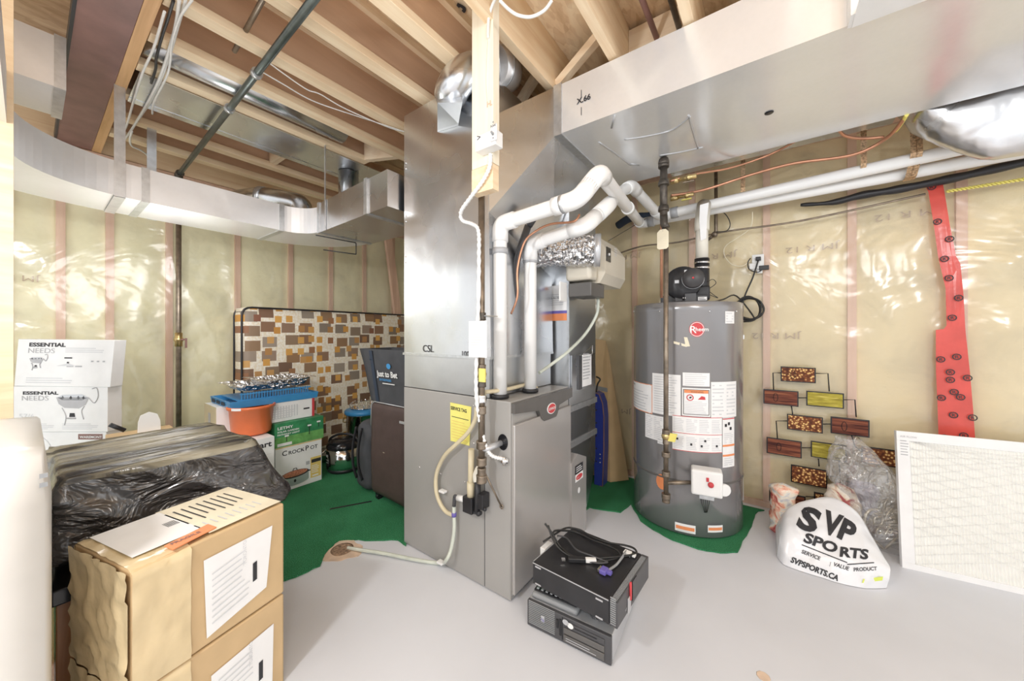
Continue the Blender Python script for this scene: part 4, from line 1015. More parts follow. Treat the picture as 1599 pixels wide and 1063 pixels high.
g = G(); q = [bp(1089, 372, .03), bp(1102, 372, .03), bp(1104, 330, .03), bp(1106, 316, .03), bp(1093, 322, .03)]; q = [bp(x, y, .0) for x, y in ((1094, 376), (1103, 372), (1104, 340), (1107, 316), (1093, 320), (1092, 345))]
g.prism(q, fwd*-.002); part('torn_tape', g, 'paper', hv, 'torn strip of white tape')
# T&P valve and pipe
tp = thing('relief_pipe', tuple(P(1158, 780, D=2.05)), 'white relief pipe running down the right side of the water heater', 'pipe')
e = hit(1149, 525)
D_ = 2.12
g = G(); a = P(1148, 527, D=D_); b = P(1155, 527, D=D_); g.obox((a+b)/2, Vector((CA, SA, 0))*.020, Vector((-SA, CA, 0))*.018, ZU*.016, 0, .005); g.cyl(P(1141, 526, D=D_+.03), a, .012, 10); g.cyl(b, b-ZU*.05, .014, 12); part('brass_valve', g, 'brass', tp)
g = G(); q_ = P(1141, 526, D=D_+.02); g.lathe(q_, [(.028, -.003), (.028, .003)], 16, axis=(fwd)); part('flange', g, 'silver', tp)
g = G(); g.obox(P(1160, 526, D=D_), Vector((CA, SA, 0))*.006, ZU*.014, Vector((-SA, CA, 0))*.006, 0, .002); part('lever', g, 'chrome', tp)
g = G(); g.tube([P(1152, 541, D=D_), P(1154.5, 600, D=D_-.01), P(1157.5, 780, D=D_-.06)], .0125, 14); part('pipe', g, 'pvc', tp)
# gas valve
gv = thing('gas_valve', tuple(hit(1100, 770)), 'white gas control valve with red buttons on the lower front of the tank', 'valve')
def tf(px, py, dep): 
    n = fwd; o = HC+fwd*(HR+dep); d = ray(px, py); t = (Vector((o.x, o.y, 0))).dot(n)/d.dot(n); return Vector((0, 0, CH))+d*t
c = tf(1103, 751, .05); g = G(); g.obox(c, rgt*.072, fwd*.042, ZU*.066, 0, .012, 3); part('housing', g, 'white', gv)
g = G(); g.lathe(tf(1110, 757, .094), [(.014, 0), (.013, .008), (.004, .009)], 16, axis=fwd); part('red_knob', g, 'red', gv)
g = G(); g.obox(tf(1105, 749, .094), rgt*.006, fwd*.003, ZU*.010, 0, .001); part('red_switch', g, 'red', gv)
g = G(); cc = tf(1128, 763, .05); g.lathe(cc, [(.02, -.05), (.02, 0), (.030, .002), (.032, .02), (.028, .026)], 14, axis=(rgt*.5+fwd*.8)); part('side_cap', g, 'white', gv)
g = G(); g.obox(tf(1103, 774, .04), rgt*.035, fwd*.03, ZU*.010, 0, .003); part('lower_bracket', g, 'zinc', gv)
g = G()
for k in range(5): g.tube(smooth_path([tf(1096+3*k, 770, .05), tf(1095+3.2*k, 782, .06), tf(1098+2*k, 792, .02), tf(1100+k, 800, -.0)], 5), .0018, 5)
part('wire_bundle', g, 'wireblack', gv)
# gas pipe for heater
hp = thing('heater_gas_pipe', tuple(P(1038, 790, Y=2.03)), 'brown gas pipe dropping from the trunk duct down the front of the water heater', 'pipe')
Y2 = 2.03; x2 = P(1040, 560, Y=Y2).x; zt = P(1038, 235, Y=Y2).z; zb = P(1042, 782, Y=Y2).z
g = G(); g.cyl((x2, Y2, zb), (x2, Y2, P(1038, 350, Y=Y2).z), .0125, 14); part('pipe', g, 'pipe_brown', hp)
g = G(); z3 = P(1038, 345, Y=Y2).z; g.cyl((x2-.012, Y2, z3), (x2-.012, Y2, 2.075), .019, 14)
for yy_ in (232, 262, 290, 330): zq = P(1035, yy_, Y=Y2).z; g.lathe((x2-.012, Y2, min(zq, 2.04)), [(.028, 0), (.029, .008), (.024, .03)], 14)
g.tube([Vector((x2-.012, Y2, z3+.03)), Vector((x2-.010, Y2, z3-.015)), Vector((x2, Y2, z3-.04))], .020, 12)
part('upper_fitting', g, 'pipe_iron', hp, 'black iron fittings at the top')
for yy_, r in ((675, .020), (710, .022), (740, .021), (775, .022), (781, .020), (690, .017)):
    zq = P(1042, yy_, Y=Y2).z; g = G(); g.lathe((x2, Y2, zq-.012), [(r, 0), (r*1.05, .005), (r, .010), (r, .02), (r*1.05, .026)], 12); part('fitting', g, 'pipe_brown', hp)
g = G(); vz = P(1042, 681, Y=Y2).z; g.ball((x2, Y2, vz), .024, 0, 12); part('valve_body', g, 'brass', hp)
g = G(); g.obox((x2+.035, Y2-.01, vz), (.018, 0, 0), (0, .003, 0), (.006, 0, .022)); part('yellow_handle', g, 'yellowtag', hp)
g = G(); br_z = tf(1060, 752, .04).z; g.tube([Vector((x2, Y2, br_z)), tf(1083, 753, .04)], .011, 12); part('branch', g, 'pipe_brown', hp)
g = G(); g.cyl((x2-.030, Y2+.03, HZ+.02), (x2-.030, Y2+.03, 2.0), .008, 8); solo('copper_line', g, 'copper', 'thin copper tube standing beside the heater gas pipe', 'pipe')
g = G(); o = P(1026, 390, Y=Y2-.03); w = P(1044, 390, Y=Y2-.03).x-o.x; h = P(1034, 358, Y=Y2-.03).z-o.z
g.prism([o+Vector(v_) for v_ in ((.01, 0, 0), (w-.01, 0, 0), (w, 0, .01), (w, 0, h-.015), (w-.015, 0, h), (.015, 0, h), (0, 0, h-.015), (0, 0, .01))], (0, .002, 0)); tgx = thing('blank_tag', tuple(o), 'blank cream tag hanging on the pipe above the water heater', 'tag'); part('card', g, 'tagm', tgx)
g = G(); g.tube([o+Vector((w/2, 0, h-.01)), o+Vector((w/2, .01, h+.02))], .0015, 5); part('string', g, 'ink', tgx)
# small valves and copper lines under the duct
for (pts, r, m, lab) in (
    ([(1046, 283, 2.1), (1085, 272, 2.15), (1140, 262, 2.3), (1200, 242, 2.35), (1250, 216, 2.3)], .006, 'copper', 'upper copper tube running along under the trunk duct'),
    ([(1048, 305, 2.3), (1100, 296, 2.4), (1175, 272, 2.45), (1240, 255, 2.45), (1330, 242, 2.45), (1385, 215, 2.4), (1417, 178, 2.27)], .008, 'copper', 'orange copper tube ending in a yellow taped end at the duct edge'),
    ([(1310, 203, 2.3), (1320, 212, 2.35), (1345, 216, 2.4), (1380, 214, 2.42)], .007, 'copper', 'short bent copper tube joining the longer one near the straps')):
    g = G(); g.tube(smooth_path([P(x, y, Y=Y) for x, y, Y in pts], 8), r, 8); solo('copper_tube', g, m, lab, 'pipe')
g = G(); g.tube(smooth_path([P(1398, 205, Y=2.385), P(1408, 192, Y=2.33), P(1416, 179, Y=2.26)], 5), .0075, 8); solo('yellow_tape', g, 'yellowtag', 'yellow tape wound on the tip of the copper tube', 'tape')
for (x, y, Yv, lab) in ((1075, 277, 2.12, 'brass valve on the upper copper tube beside the black pipe'), (1072, 305, 2.36, 'brass valve on the lower copper tube with a yellow handle')):
    v = thing('shutoff_valve', tuple(P(x, y, Y=Yv)), lab, 'valve'); p = P(x, y, Y=Yv)
    g = G(); g.cyl(p-XU*.05, p+XU*.04, .012, 10); g.ball(p, .018, 0, 10); g.cyl(p-XU*.09, p-XU*.05, .017, 8); part('body', g, 'brass', v)
    g = G(); g.obox(p-ZU*.024, XU*.028, YU*.007, ZU*.003, 0, .001); part('handle', g, 'yellowtag' if y > 290 else 'pipe_brown', v)
g = G(); p0 = P(1118, 295, Y=2.68); g.tube(round_path([Vector((p0.x, 2.68, 2.2)), P(1118, 365, Y=2.68), P(1104, 375, Y=2.68)], .02), .011, 10); g.ball(P(1116, 366, Y=2.67), .02, 0, 10)
solo('bleeder_pipe', g, 'pipe_brown', 'thin brown pipe with an elbow left of the wall outlet, above the heater', 'pipe')
g = G(); g.tube(smooth_path([P(950, 402, Y=2.72), P(1000, 385, Y=2.72), P(1060, 378, Y=2.72), P(1130, 362, Y=2.72), P(1250, 345, Y=2.72), P(1445, 303, Y=2.72)], 6), .006, 7)
solo('brown_line', g, 'pipe_brown', 'thin brown line running along the plastic covered wall to the red tape', 'pipe')
# twisted yellow rope
g = G(); a, b = P(1478, 299, Y=2.72), P(1660, 270, Y=2.72); n_ = 90
for ph in (0, math.pi):
    g.tube([a.lerp(b, i/n_)+Vector((0, math.cos(i*.9+ph), math.sin(i*.9+ph)))*.005 for i in range(n_+1)], .004, 6)
solo('twisted_wire', g, 'yellowtag', 'twisted yellow line stretched across the red tape at the right', 'wire')
# black foam pipe insulation
g = G(); pts = [P(1250, 320, Y=2.74), P(1300, 316, Y=2.73), P(1345, 305, Y=2.72), P(1400, 296, Y=2.71), P(1480, 280, Y=2.70), P(1560, 262, Y=2.70), P(1680, 235, Y=2.70)]
g.tube(smooth_path(pts, 8), .03, 14, rf=lambda t: .008+.012*min(1, t*3.5)+.002*math.sin(t*40)); solo('pipe_insulation', g, 'black', 'black wrinkled foam pipe insulation along the wall under the white pipes', 'pipe')
g = G(); g.tube(smooth_path([P(965, 352, Y=2.74), P(985, 340, Y=2.70), P(1010, 338, Y=2.70), P(1035, 336, Y=2.7)], 5), .03, 10); solo('pipe_insulation', g, 'navy', 'dark insulation seen behind the white elbows near the humidifier', 'pipe')
# outlet and cord
ou = thing('wall_outlet', tuple(P(1181, 432, Y=2.76)), 'white electrical outlet on a stud with a black plug in it', 'outlet')
Yo = 2.755
a, b = P(1170, 428, Y=Yo), P(1193, 396, Y=Yo); g = G(); g.box((a.x+.014, Yo, a.z+.02), (b.x, Yo+.02, b.z), 0, .003); g.box((a.x, Yo-.012, a.z+.028), (a.x+.055, Yo-.001, b.z-.055), 0, .004); g.box((a.x+.04, Yo-.002, a.z), (a.x+.07, Yo+.01, a.z+.03), 0, .003); part('plate', g, 'white', ou)
g = G(); p = P(1184, 404, Y=Yo-.01); g.obox(p, XU*.014, YU*.012, ZU*.012, 0, .003); part('plug', g, 'black', ou)
g = G(); p = P(1193, 418, Y=Yo-.005); g.obox(p, XU*.026, YU*.012, ZU*.014, 0, .003); g.tube(smooth_path([p, P(1183, 425, Y=Yo-.02), P(1170, 420, Y=Yo-.015), P(1168, 410, Y=Yo-.01), P(1172, 403, Y=Yo-.005)], 6), .003, 6); part('adapter', g, 'black', ou)
g = G(); pts = [P(1184, 406, Y=2.73), P(1176, 432, Y=2.72), P(1162, 465, Y=2.72)]
ccx, ccy = 1171, 482
for k in range(60):
    t = k*.55; rx = 22-3*math.sin(t*.23)-(k % 7)*.6; pts.append(P(ccx-3+rx*math.cos(-t+2.2)+(k/60)*3, ccy+20*math.sin(-t+2.2)*(1-.004*k)*-1*-1, Y=2.72+.012*math.sin(t*.7)))
pts += [P(1150, 462, Y=2.70), P(1130, 467, Y=2.5), P(1110, 472, Y=2.30), P(1090, 473, Y=2.2)]
g.tube(smooth_path(pts, 5), .0048, 7); solo('coiled_cord', g, 'wireblack', 'black power cord coiled in loops on the wall beside the water heater', 'cord')
g = G(); g.tube(smooth_path([P(1171, 407, Y=2.75), P(1160, 415, Y=2.75), P(1143, 413, Y=2.75), P(1131, 398, Y=2.75), P(1133, 384, Y=2.75), P(1150, 372, Y=2.74), P(1172, 355, Y=2.74), P(1175, 330, Y=2.72)], 8), .003, 6)
solo('thermostat_wire', g, 'tagm', 'thin pale wire curving up from the wall outlet', 'wire')
g = G(); g.tube(smooth_path([P(1118, 362, Y=2.66), P(1135, 360, Y=2.66), P(1140, 348, Y=2.66), P(1130, 332, Y=2.66), P(1110, 326, Y=2.66)], 8), .003, 6)
solo('thin_wire', g, 'wireblack', 'thin dark wire looping between the white pipe and the brown elbow', 'wire')
g = G(); g.tube([P(1019, 335, Y=2.66)-ZU*.0, P(950, 376, Y=2.2)], .002, 6); solo('thin_wire', g, 'wireblack', 'thin dark wire slanting up from the humidifier to the white elbow', 'wire')
# ---------------- red tape on the wall ----------------
M['redtape'] = plain('red_sheathing_tape', (.72, .10, .08), .22, var=.12, scale=8, bmp=.4, bscale=14)
g = G(); YT = 2.757
Ls = [(1441, 283), (1449, 300), (1457, 350), (1464, 400), (1476, 450), (1478, 513), (1461, 515), (1461, 580), (1463, 630), (1465, 700)]
Rs = [(1471, 283), (1474, 300), (1482, 350), (1492, 400), (1499, 412), (1504, 460), (1507, 515), (1514, 580), (1519, 640), (1523, 700)]
for i in range(len(Ls)-1):
    for k in range(4):
        f0, f1 = k/4, (k+1)/4
        L0 = P(*Ls[i], Y=YT); L1 = P(*Ls[i+1], Y=YT); R0 = P(*Rs[i], Y=YT); R1 = P(*Rs[i+1], Y=YT)
        q = [L1.lerp(R1, f0), L1.lerp(R1, f1), L0.lerp(R0, f1), L0.lerp(R0, f0)]
        q = [p+YU*(-.006+.008*noise.noise(p*9)) for p in q]
        g._faces(q, [(0, 1, 2, 3)], 0)
def stamp(x, y, s=.016):
    c = P(x, y, Y=YT-.014); n_ = 12
    for t in range(n_):
        q = [c+(XU*math.cos(a)+ZU*math.sin(a))*r for a, r in ((t*2*math.pi/n_, s), ((t+1)*2*math.pi/n_, s), ((t+1)*2*math.pi/n_, s*.72), (t*2*math.pi/n_, s*.72))]
        g._faces(q, [(0, 1, 2, 3)], 1)
    g.text('R', s*1.3, c-XU*s*.42-ZU*s*.45, XU, ZU, 1, .0005, fat=.02)
for x, y in ((1455, 292), (1464, 346), (1483, 373), (1475, 404), (1482, 434), (1497, 465), (1487, 496), (1469, 561), (1494, 557), (1484, 581), (1484, 593), (1511, 590), (1470, 621), (1500, 620), (1490, 612), (1489, 648), (1519, 652), (1505, 680), (1475, 683)): stamp(x, y)
solo('sheathing_tape', g, ['redtape', 'ink'], 'wide red tape strip with black round stamps sealing the plastic on the wall', 'tape')
# ---------------- wall art of wooden plaques ----------------
art = thing('wall_art', tuple(P(1290, 790, Y=2.74)), 'dark wire wall sculpture of brown and gold wooden plaques leaning on the wall', 'wall art')
def plaque_mat(name, kind):
    m, nt, b = newmat(name); v = coords(nt, kind='World')
    if kind == 'wood':
        n = noise_tex(nt, coords(nt, (5, 5, 90), kind='World'), 1, 3, .5, 1); c = ramp(nt, n, [(.35, (.07, .018, .014)), (.5, (.20, .06, .035)), (.7, (.34, .12, .06))])
    elif kind == 'dots':
        vo = nt.nodes.new('ShaderNodeTexVoronoi'); vo.inputs['Scale'].default_value = 75; nt.links.new(v, vo.inputs['Vector']); c = ramp(nt, vo.outputs['Distance'], [(.25, (.90, .62, .25)), (.42, (.28, .09, .03)), (.8, (.10, .03, .015))])
    else:
        n = noise_tex(nt, coords(nt, (4, 4, 30), kind='World'), 3, 4, .6, .5); c = ramp(nt, n, [(.3, (.18, .14, .02)), (.55, (.50, .42, .06)), (.75, (.75, .65, .20))])
    nt.links.new(c, b.inputs['Base Color']); b.inputs['Roughness'].default_value = .55; b.inputs['Specular IOR Level'].default_value = .25; return m
M['pw'] = plaque_mat('plaque_wood', 'wood'); M['pd'] = plaque_mat('plaque_dots', 'dots'); M['po'] = plaque_mat('plaque_olive', 'olive')
YA = 2.735
pls = [(1219, 1274, 572, 599, 'pd', 1), (1192, 1247, 607, 634, 'pw', 1), (1259, 1318, 610, 637, 'po', 0), (1229, 1285, 646, 674, 'pd', 0), (1297, 1358, 650, 680, 'pw', 1), (1197, 1252, 682, 711, 'pw', 1), (1266, 1322, 688, 717, 'po', 0), (1345, 1406, 696, 726, 'pd', 0), (1235, 1292, 725, 756, 'pd', 0), (1304, 1350, 748, 772, 'pw', 0), (1201, 1258, 764, 786, 'pw', 0), (1271, 1300, 768, 786, 'pd', 0)]
for x0, x1_, y0_, y1_, m_, ring_ in pls:
    a, b = P(x0, (y0_+y1_)/2+4, Y=YA), P(x1_, (y0_+y1_)/2+4, Y=YA)
    zt, zb = P(x0, y0_, Y=YA).z, P(x0, y1_-4, Y=YA).z
    g = G(); g.box((a.x, YA, zb), (b.x, YA+.010, zt), 1, .001); g.box((a.x+.006, YA-.0015, zb+.006), (b.x-.006, YA+.001, zt-.006), 0)
    if ring_:
        c = Vector((a.x+(b.x-a.x)*.36, YA-.002, (zt+zb)/2)); g.tube([c+XU*.011*math.cos(t*.5236)+ZU*.026*math.sin(t*.5236) for t in range(13)], .0015, 5, 1, False); g.tube([Vector((a.x+.008, YA-.002, c.z)), c-XU*.011], .001, 4, 1)
    part('plaque', g, [m_, 'blackgloss'], art)
g = G()
def wire(*pts): g.tube([P(x, y, Y=YA+.006) for x, y in pts], .0032, 5)
wire((1219, 582), (1207, 582), (1208, 610)); wire((1274, 583), (1293, 583), (1295, 611)); wire((1247, 621), (1260, 621)); wire((1318, 624), (1335, 624), (1337, 651)); wire((1236, 634), (1238, 648))
wire((1229, 657), (1212, 657), (1214, 684)); wire((1285, 662), (1298, 662)); wire((1252, 699), (1267, 699)); wire((1278, 716), (1279, 728)); wire((1384, 725), (1387, 753), (1382, 753)); wire((1291, 743), (1306, 744)); wire((1222, 756), (1222, 766)); wire((1330, 680), (1335, 697), (1346, 705)); wire((1310, 716), (1312, 750)); wire((1258, 775), (1272, 776))
part('wire_frame', g, 'blackgloss', art)
# ---------------- furnace filter ----------------
YF = 2.47
A = P(1410, 885, Z=.0); A = P(1409, 887, Y=YF)
ff = thing('air_filter', (.62, 2.47, 0), 'large white pleated furnace filter leaning against the wall at the right', 'filter')
a0 = P(1409, 886, Z=0); b0 = P(1599, 929, Z=0); d = (b0-a0).normalized(); up_top = P(1408, 673, Y=a0.y+.10)
upv = (Vector((a0.x, a0.y+.10, up_top.z))-a0); H_ = upv.length; upv.normalize(); nv = d.cross(upv).normalized(); 
W_ = .64
def fp(u, v, n=0): return a0+d*u+upv*v+nv*n
g = G(); fw = .045
for (u0, u1, v0, v1) in ((0, W_, 0, fw*.6), (0, W_, H_-fw, H_), (0, fw, fw*.6, H_-fw), (W_-fw, W_, fw*.6, H_-fw)):
    c = fp((u0+u1)/2, (v0+v1)/2, -.0125); g.obox(c, d*(u1-u0)/2, upv*(v1-v0)/2, nv*.0125, 0, .001)
part('cardboard_frame', g, 'paper', ff)
g = G(); n_ = 52; vs = []
M['media'] = plain('filter_media', (.90, .90, .86), .85, var=.03, scale=30)
for i in range(n_*2+1):
    u = fw+(W_-2*fw)*i/(n_*2); dd = -.004 if i % 2 else -.009
    vs.append((g.bm.verts.new(fp(u, fw*.6, dd)), g.bm.verts.new(fp(u, H_-fw, dd))))
for i in range(len(vs)-1): g.bm.faces.new([vs[i][0], vs[i+1][0], vs[i+1][1], vs[i][1]])
part('pleated_media', g, 'media', ff)
g = G(); g.text('AIR FLOW', .013, fp(.012, H_-.03, 0), d, upv, 0, .001); g.lines(fp(.012, H_-.12, 0), d, upv, .03, .08, 6, 0, .001); g.text('16x25x1', .013, fp(.42, H_-.03, 0), d, upv, 0, .001); part('print', g, 'inkgrey', ff)
g = G()
for i in range(14):
    g.tube([fp(fw, fw*.6+(H_-1.6*fw)*i/14, -.0025), fp(W_-fw, min(H_-fw, fw*.6+(H_-1.6*fw)*(i/14+.30)), -.0025)], .0007, 4)
    g.tube([fp(fw, min(H_-fw, fw*.6+(H_-1.6*fw)*(i/14+.30)), -.0025), fp(W_-fw, fw*.6+(H_-1.6*fw)*i/14, -.0025)], .0007, 4)
part('support_mesh', g, 'white', ff)
# ---------------- left side: stored goods ----------------
# mattress
def mattress_mat():
    m, nt, b = newmat('patchwork_ticking')
    base = None
    v0 = coords(nt, (1, 1, 1), kind='World')
    sx = nt.nodes.new('ShaderNodeSeparateXYZ'); nt.links.new(v0, sx.inputs[0])
    n = noise_tex(nt, v0, 60, 3)
    cur = ramp(nt, n, [(.4, (.86, .76, .58)), (.6, (.95, .90, .80))])
    for k, (s, asp, off, th, cols) in enumerate(((8.6, .80, .13, .36, [(.0, (.20, .12, .08)), (.35, (.30, .17, .10)), (.5, (.38, .32, .26)), (.7, (.27, .22, .17)), (1, (.34, .19, .09))]),
                                       (10.8, 1.1, 4.4, .30, [(.0, (.62, .30, .07)), (.4, (.80, .45, .12)), (.7, (.26, .11, .07)), (1, (.70, .40, .14))]))):
        cb = nt.nodes.new('ShaderNodeCombineXYZ')
        a1 = nt.nodes.new('ShaderNodeMath'); a1.operation = 'MULTIPLY_ADD'; nt.links.new(sx.outputs[1], a1.inputs[0]); a1.inputs[1].default_value = s*asp; a1.inputs[2].default_value = off
        a2 = nt.nodes.new('ShaderNodeMath'); a2.operation = 'MULTIPLY_ADD'; nt.links.new(sx.outputs[2], a2.inputs[0]); a2.inputs[1].default_value = s; a2.inputs[2].default_value = off*2
        nt.links.new(a1.outputs[0], cb.inputs[0]); nt.links.new(a2.outputs[0], cb.inputs[1])
        vo = nt.nodes.new('ShaderNodeTexVoronoi'); vo.voronoi_dimensions = '2D'; vo.distance = 'CHEBYCHEV'; vo.inputs['Scale'].default_value = 1; vo.inputs['Randomness'].default_value = .45
        nt.links.new(cb.outputs[0], vo.inputs['Vector'])
        lt = nt.nodes.new('ShaderNodeMath'); lt.operation = 'LESS_THAN'; nt.links.new(vo.outputs['Distance'], lt.inputs[0]); lt.inputs[1].default_value = th
        sc = nt.nodes.new('ShaderNodeSeparateColor'); nt.links.new(vo.outputs['Color'], sc.inputs[0])
        col = ramp(nt, sc.outputs[0], cols)
        if 1:
            l2 = nt.nodes.new('ShaderNodeMath'); l2.operation = 'GREATER_THAN'; nt.links.new(sc.outputs[1], l2.inputs[0]); l2.inputs[1].default_value = (.10, .42)[k]
            l3 = nt.nodes.new('ShaderNodeMath'); l3.operation = 'MULTIPLY'; nt.links.new(lt.outputs[0], l3.inputs[0]); nt.links.new(l2.outputs[0], l3.inputs[1]); lt = l3
        mx = nt.nodes.new('ShaderNodeMix'); mx.data_type = 'RGBA'
        nt.links.new(lt.outputs[0], mx.inputs[0]); nt.links.new(cur, mx.inputs[6]); nt.links.new(col, mx.inputs[7]); cur = mx.outputs[2]
    nt.links.new(cur, b.inputs['Base Color']); b.inputs['Roughness'].default_value = .6
    return m
M['mattress'] = mattress_mat()
my = P(377, 600, X=-3.33).y
mt = thing('mattress', (-3.43, 1.8, 0), 'patchwork patterned brown and gold mattress standing on its edge against the wall', 'mattress')
g = G(); softbox(g, (-3.52, my, .01), (-3.33, 2.70, 1.335), .035, (4, 30, 20), lambda v, d: v+d*.006*noise.noise(v*3)); part('body', g, 'mattress', mt)
for xx in (-3.338, -3.512):
    g = G(); r = .07; rect = [(my+.004, .02), (2.69, .02), (2.69, 1.33), (my+.004, 1.33)]
    pts = []
    for i in range(4):
        c = rect[i]; pr_ = rect[i-1]; nx = rect[(i+1) % 4]
        c, a, b = Vector((xx, *c)), Vector((xx, *pr_)), Vector((xx, *nx))
        p, q = c+(a-c).normalized()*r, c+(b-c).normalized()*r
        pts += [(1-t)**2*p+2*t*(1-t)*c+t*t*q for t in (0, .25, .5, .75, 1)]
    pts.append(pts[0]); g.tube(pts, .0075, 8, caps=False); part('piping', g, 'black', mt, 'black edge piping')
# white boxes by the corner
def carton(name, fr, w, h, dep, mats, label, group=None, draw=None, cat='box', bev=.002):
    t = thing(name, tuple(fr.o), label, cat, group)
    g = G(); fr.block(g, 0, w, 0, h, -dep, 0, 0, bev); part('carton', g, mats[0], t)
    if draw:
        g = G(); draw(g, fr, w, h); part('printing', g, mats[1:], t)
    return t
uE = Vector((CA, SA, 0))
def framed(x0, y0, x1, D): 
    o = P(x0, y0, D=D); e = P(x1, y0, D=D); return Frame(o, (e-o)*Vector((1, 1, 0)) if 0 else Vector((e.x-o.x, e.y-o.y, 0))), (e-o).length
fr3, w3 = framed(21, 675, 166, 1.90)
zb3 = .30; fr3.o.z = zb3
zt3 = P(30, 674, D=1.9).z
g_ = G()
carton('cardboard_box', Frame(Vector((fr3.o.x, fr3.o.y, .002)), fr3.u), w3, zb3-.004, .16, ['card'], 'plain brown carton on the floor beneath the white boxes at the left wall')
def d3(g, f, w, h):
    f_ = lambda a, b: f.p(a*w, b*h, .001)
    g.rect(f_(.70, .86), f.u, f.w, w*.26, h*.10, 0, .0005); g.text('WAREMONT', .018, f_(.72, .885), f.u, f.w, 1, .002, sx=1.15, fat=.02)
    ring = [f.p(w*.22+.10*math.cos(t*.2618), h*.60+.10*math.sin(t*.2618), .0015) for t in range(25)]; g.tube(ring, .0018, 4, 2, False)
    g.lines(f_(.70, .6), f.u, f.w, w*.2, h*.18, 3, 2, .001)
carton('appliance_box', fr3, w3, zt3-zb3, .09, ['paper', 'redsteel', 'paper', 'inkpale'], 'white box with a small red brown label, lowest of three by the left wall', draw=d3)
fr2, w2 = framed(21, 674, 168, 1.895); fr2.o.z = zt3+.001; h2 = P(30, 603, D=1.9).z-zt3
def dish(g, f, cx, cy, s, mi=2):
    e = lambda a, b: f.p(cx+a*s, cy+b*s, .0015)
    def outl(pts, r=.0022): g.tube(smooth_path([e(*p) for p in pts], 5), r, 4, mi)
    g.poly([e(-.5+.0, .22), e(-.42, .02), e(-.25, -.10), (e(.2, -.12)), e(.4, .0), e(.5, .22)], mi)
    g.poly([e(-.46, .215), e(-.3, .30), e(.3, .31), e(.47, .215), e(.3, .13), e(-.3, .13)], 4)
    for a in (-.3, -.05, .18, .34): g.poly([e(a-.05, .20), e(a, .27), e(a+.05, .20), e(a, .15)], 3)
    outl([(-.32, -.1), (-.2, -.35), (-.24, -.62)]); outl([(.36, -.05), (.28, -.2), (.34, -.45)]); outl([(-.16, -.42), (.1, -.42)], .004); g.poly([e(-.1, -.38), e(.08, -.38), e(.06, -.26), e(-.08, -.26)], 3)
    outl([(.5, .2), (.66, .05), (.78, .25), (.74, .5), (.6, .48)])
def d2(g, f, w, h):
    g.text('ESSENTIAL', h*.095, f.p(w*.10, h*.82, 0), f.u, f.w, 0, .0015, fat=.035, sx=1.75); g.text('NEEDS', h*.15, f.p(w*.085, h*.69, 0), f.u, f.w, 1, .0015, sx=1.35)
    dish(g, f, w*.63, h*.60, h*.72, 1); g.text('57/6', h*.14, f.p(w*.06, h*.30, 0), f.u, f.w, 2, .0015, sx=1.4)
    g.lines(f.p(w*.05, h*.05, 0), f.u, f.w, w*.4, h*.14, 4, 2, .001); g.lines(f.p(w*.52, h*.05, 0), f.u, f.w, w*.4, h*.14, 4, 2, .001)
carton('appliance_box', fr2, w2, h2, .07, ['paper', 'ink', 'inkgrey', 'inkpale', 'ink', 'silver'], 'white box picturing one large chafing dish, middle of three by the left wall', draw=d2)
fr1, w1 = framed(22, 602, 172, 1.89); fr1.o.z = zt3+h2+.003; fr1 = Frame(fr1.o, fr1.u-ZU*.012, ZU+fr1.u*.09); h1 = P(30, 529, D=1.9).z-fr1.o.z
def d1(g, f, w, h):
    g.text('ESSENTIAL', h*.11, f.p(w*.12, h*.85, 0), f.u, f.w, 0, .0015, fat=.035, sx=1.5); g.text('NEEDS', h*.15, f.p(w*.11, h*.71, 0), f.u, f.w, 1, .0015, sx=1.3)
    dish(g, f, w*.21, h*.53, h*.30, 1)
    for a in (.53, .62): g.rect(f.p(w*a, h*.42, 0), f.u, f.w, w*.07, h*.03, 1, .0015)
    g.rect(f.p(w*.50, h*.60, 0), f.u, f.w, w*.08, h*.025, 0, .0015); g.rect(f.p(w*.53, h*.48, 0), f.u, f.w, w*.02, h*.05, 0, .0015); g.poly([f.p(w*.42, h*.44, .0015), f.p(w*.62, h*.44, .0015), f.p(w*.54, h*.50, .0015)], 2)
    for a in (.78, .84, .90): g.rect(f.p(w*a, h*.53, 0), f.u, f.w, w*.025, h*.03, 1, .0015)
    g.lines(f.p(w*.12, h*.06, 0), f.u, f.w, w*.5, h*.14, 3, 2, .001); g.lines(f.p(w*.5, h*.72, 0), f.u, f.w, w*.42, h*.12, 3, 2, .001)
carton('appliance_box', fr1, w1, h1, .06, ['paper', 'ink', 'inkgrey', 'inkpale', 'ink', 'silver'], 'white box with three small product pictures, topmost of three by the left wall', draw=d1)
# white cabinet bottom left
wc = thing('white_cabinet', (-1.45, -.3, 0), 'smooth white appliance with rounded top edge in the lower left corner', 'appliance')
g = G(); softbox(g, (-1.74, -.62, 0), (-1.15, .030, .897), .035, (6, 8, 8)); part('body', g, 'offwhite', wc)
g = G()
for dz in (0, .018): g.obox(Vector((-1.148, P(68, 742, X=-1.15).y, P(68, 742, X=-1.15).z-dz)), YU*.005, ZU*.004, XU*.002)
part('vent_slots', g, 'grey', wc)
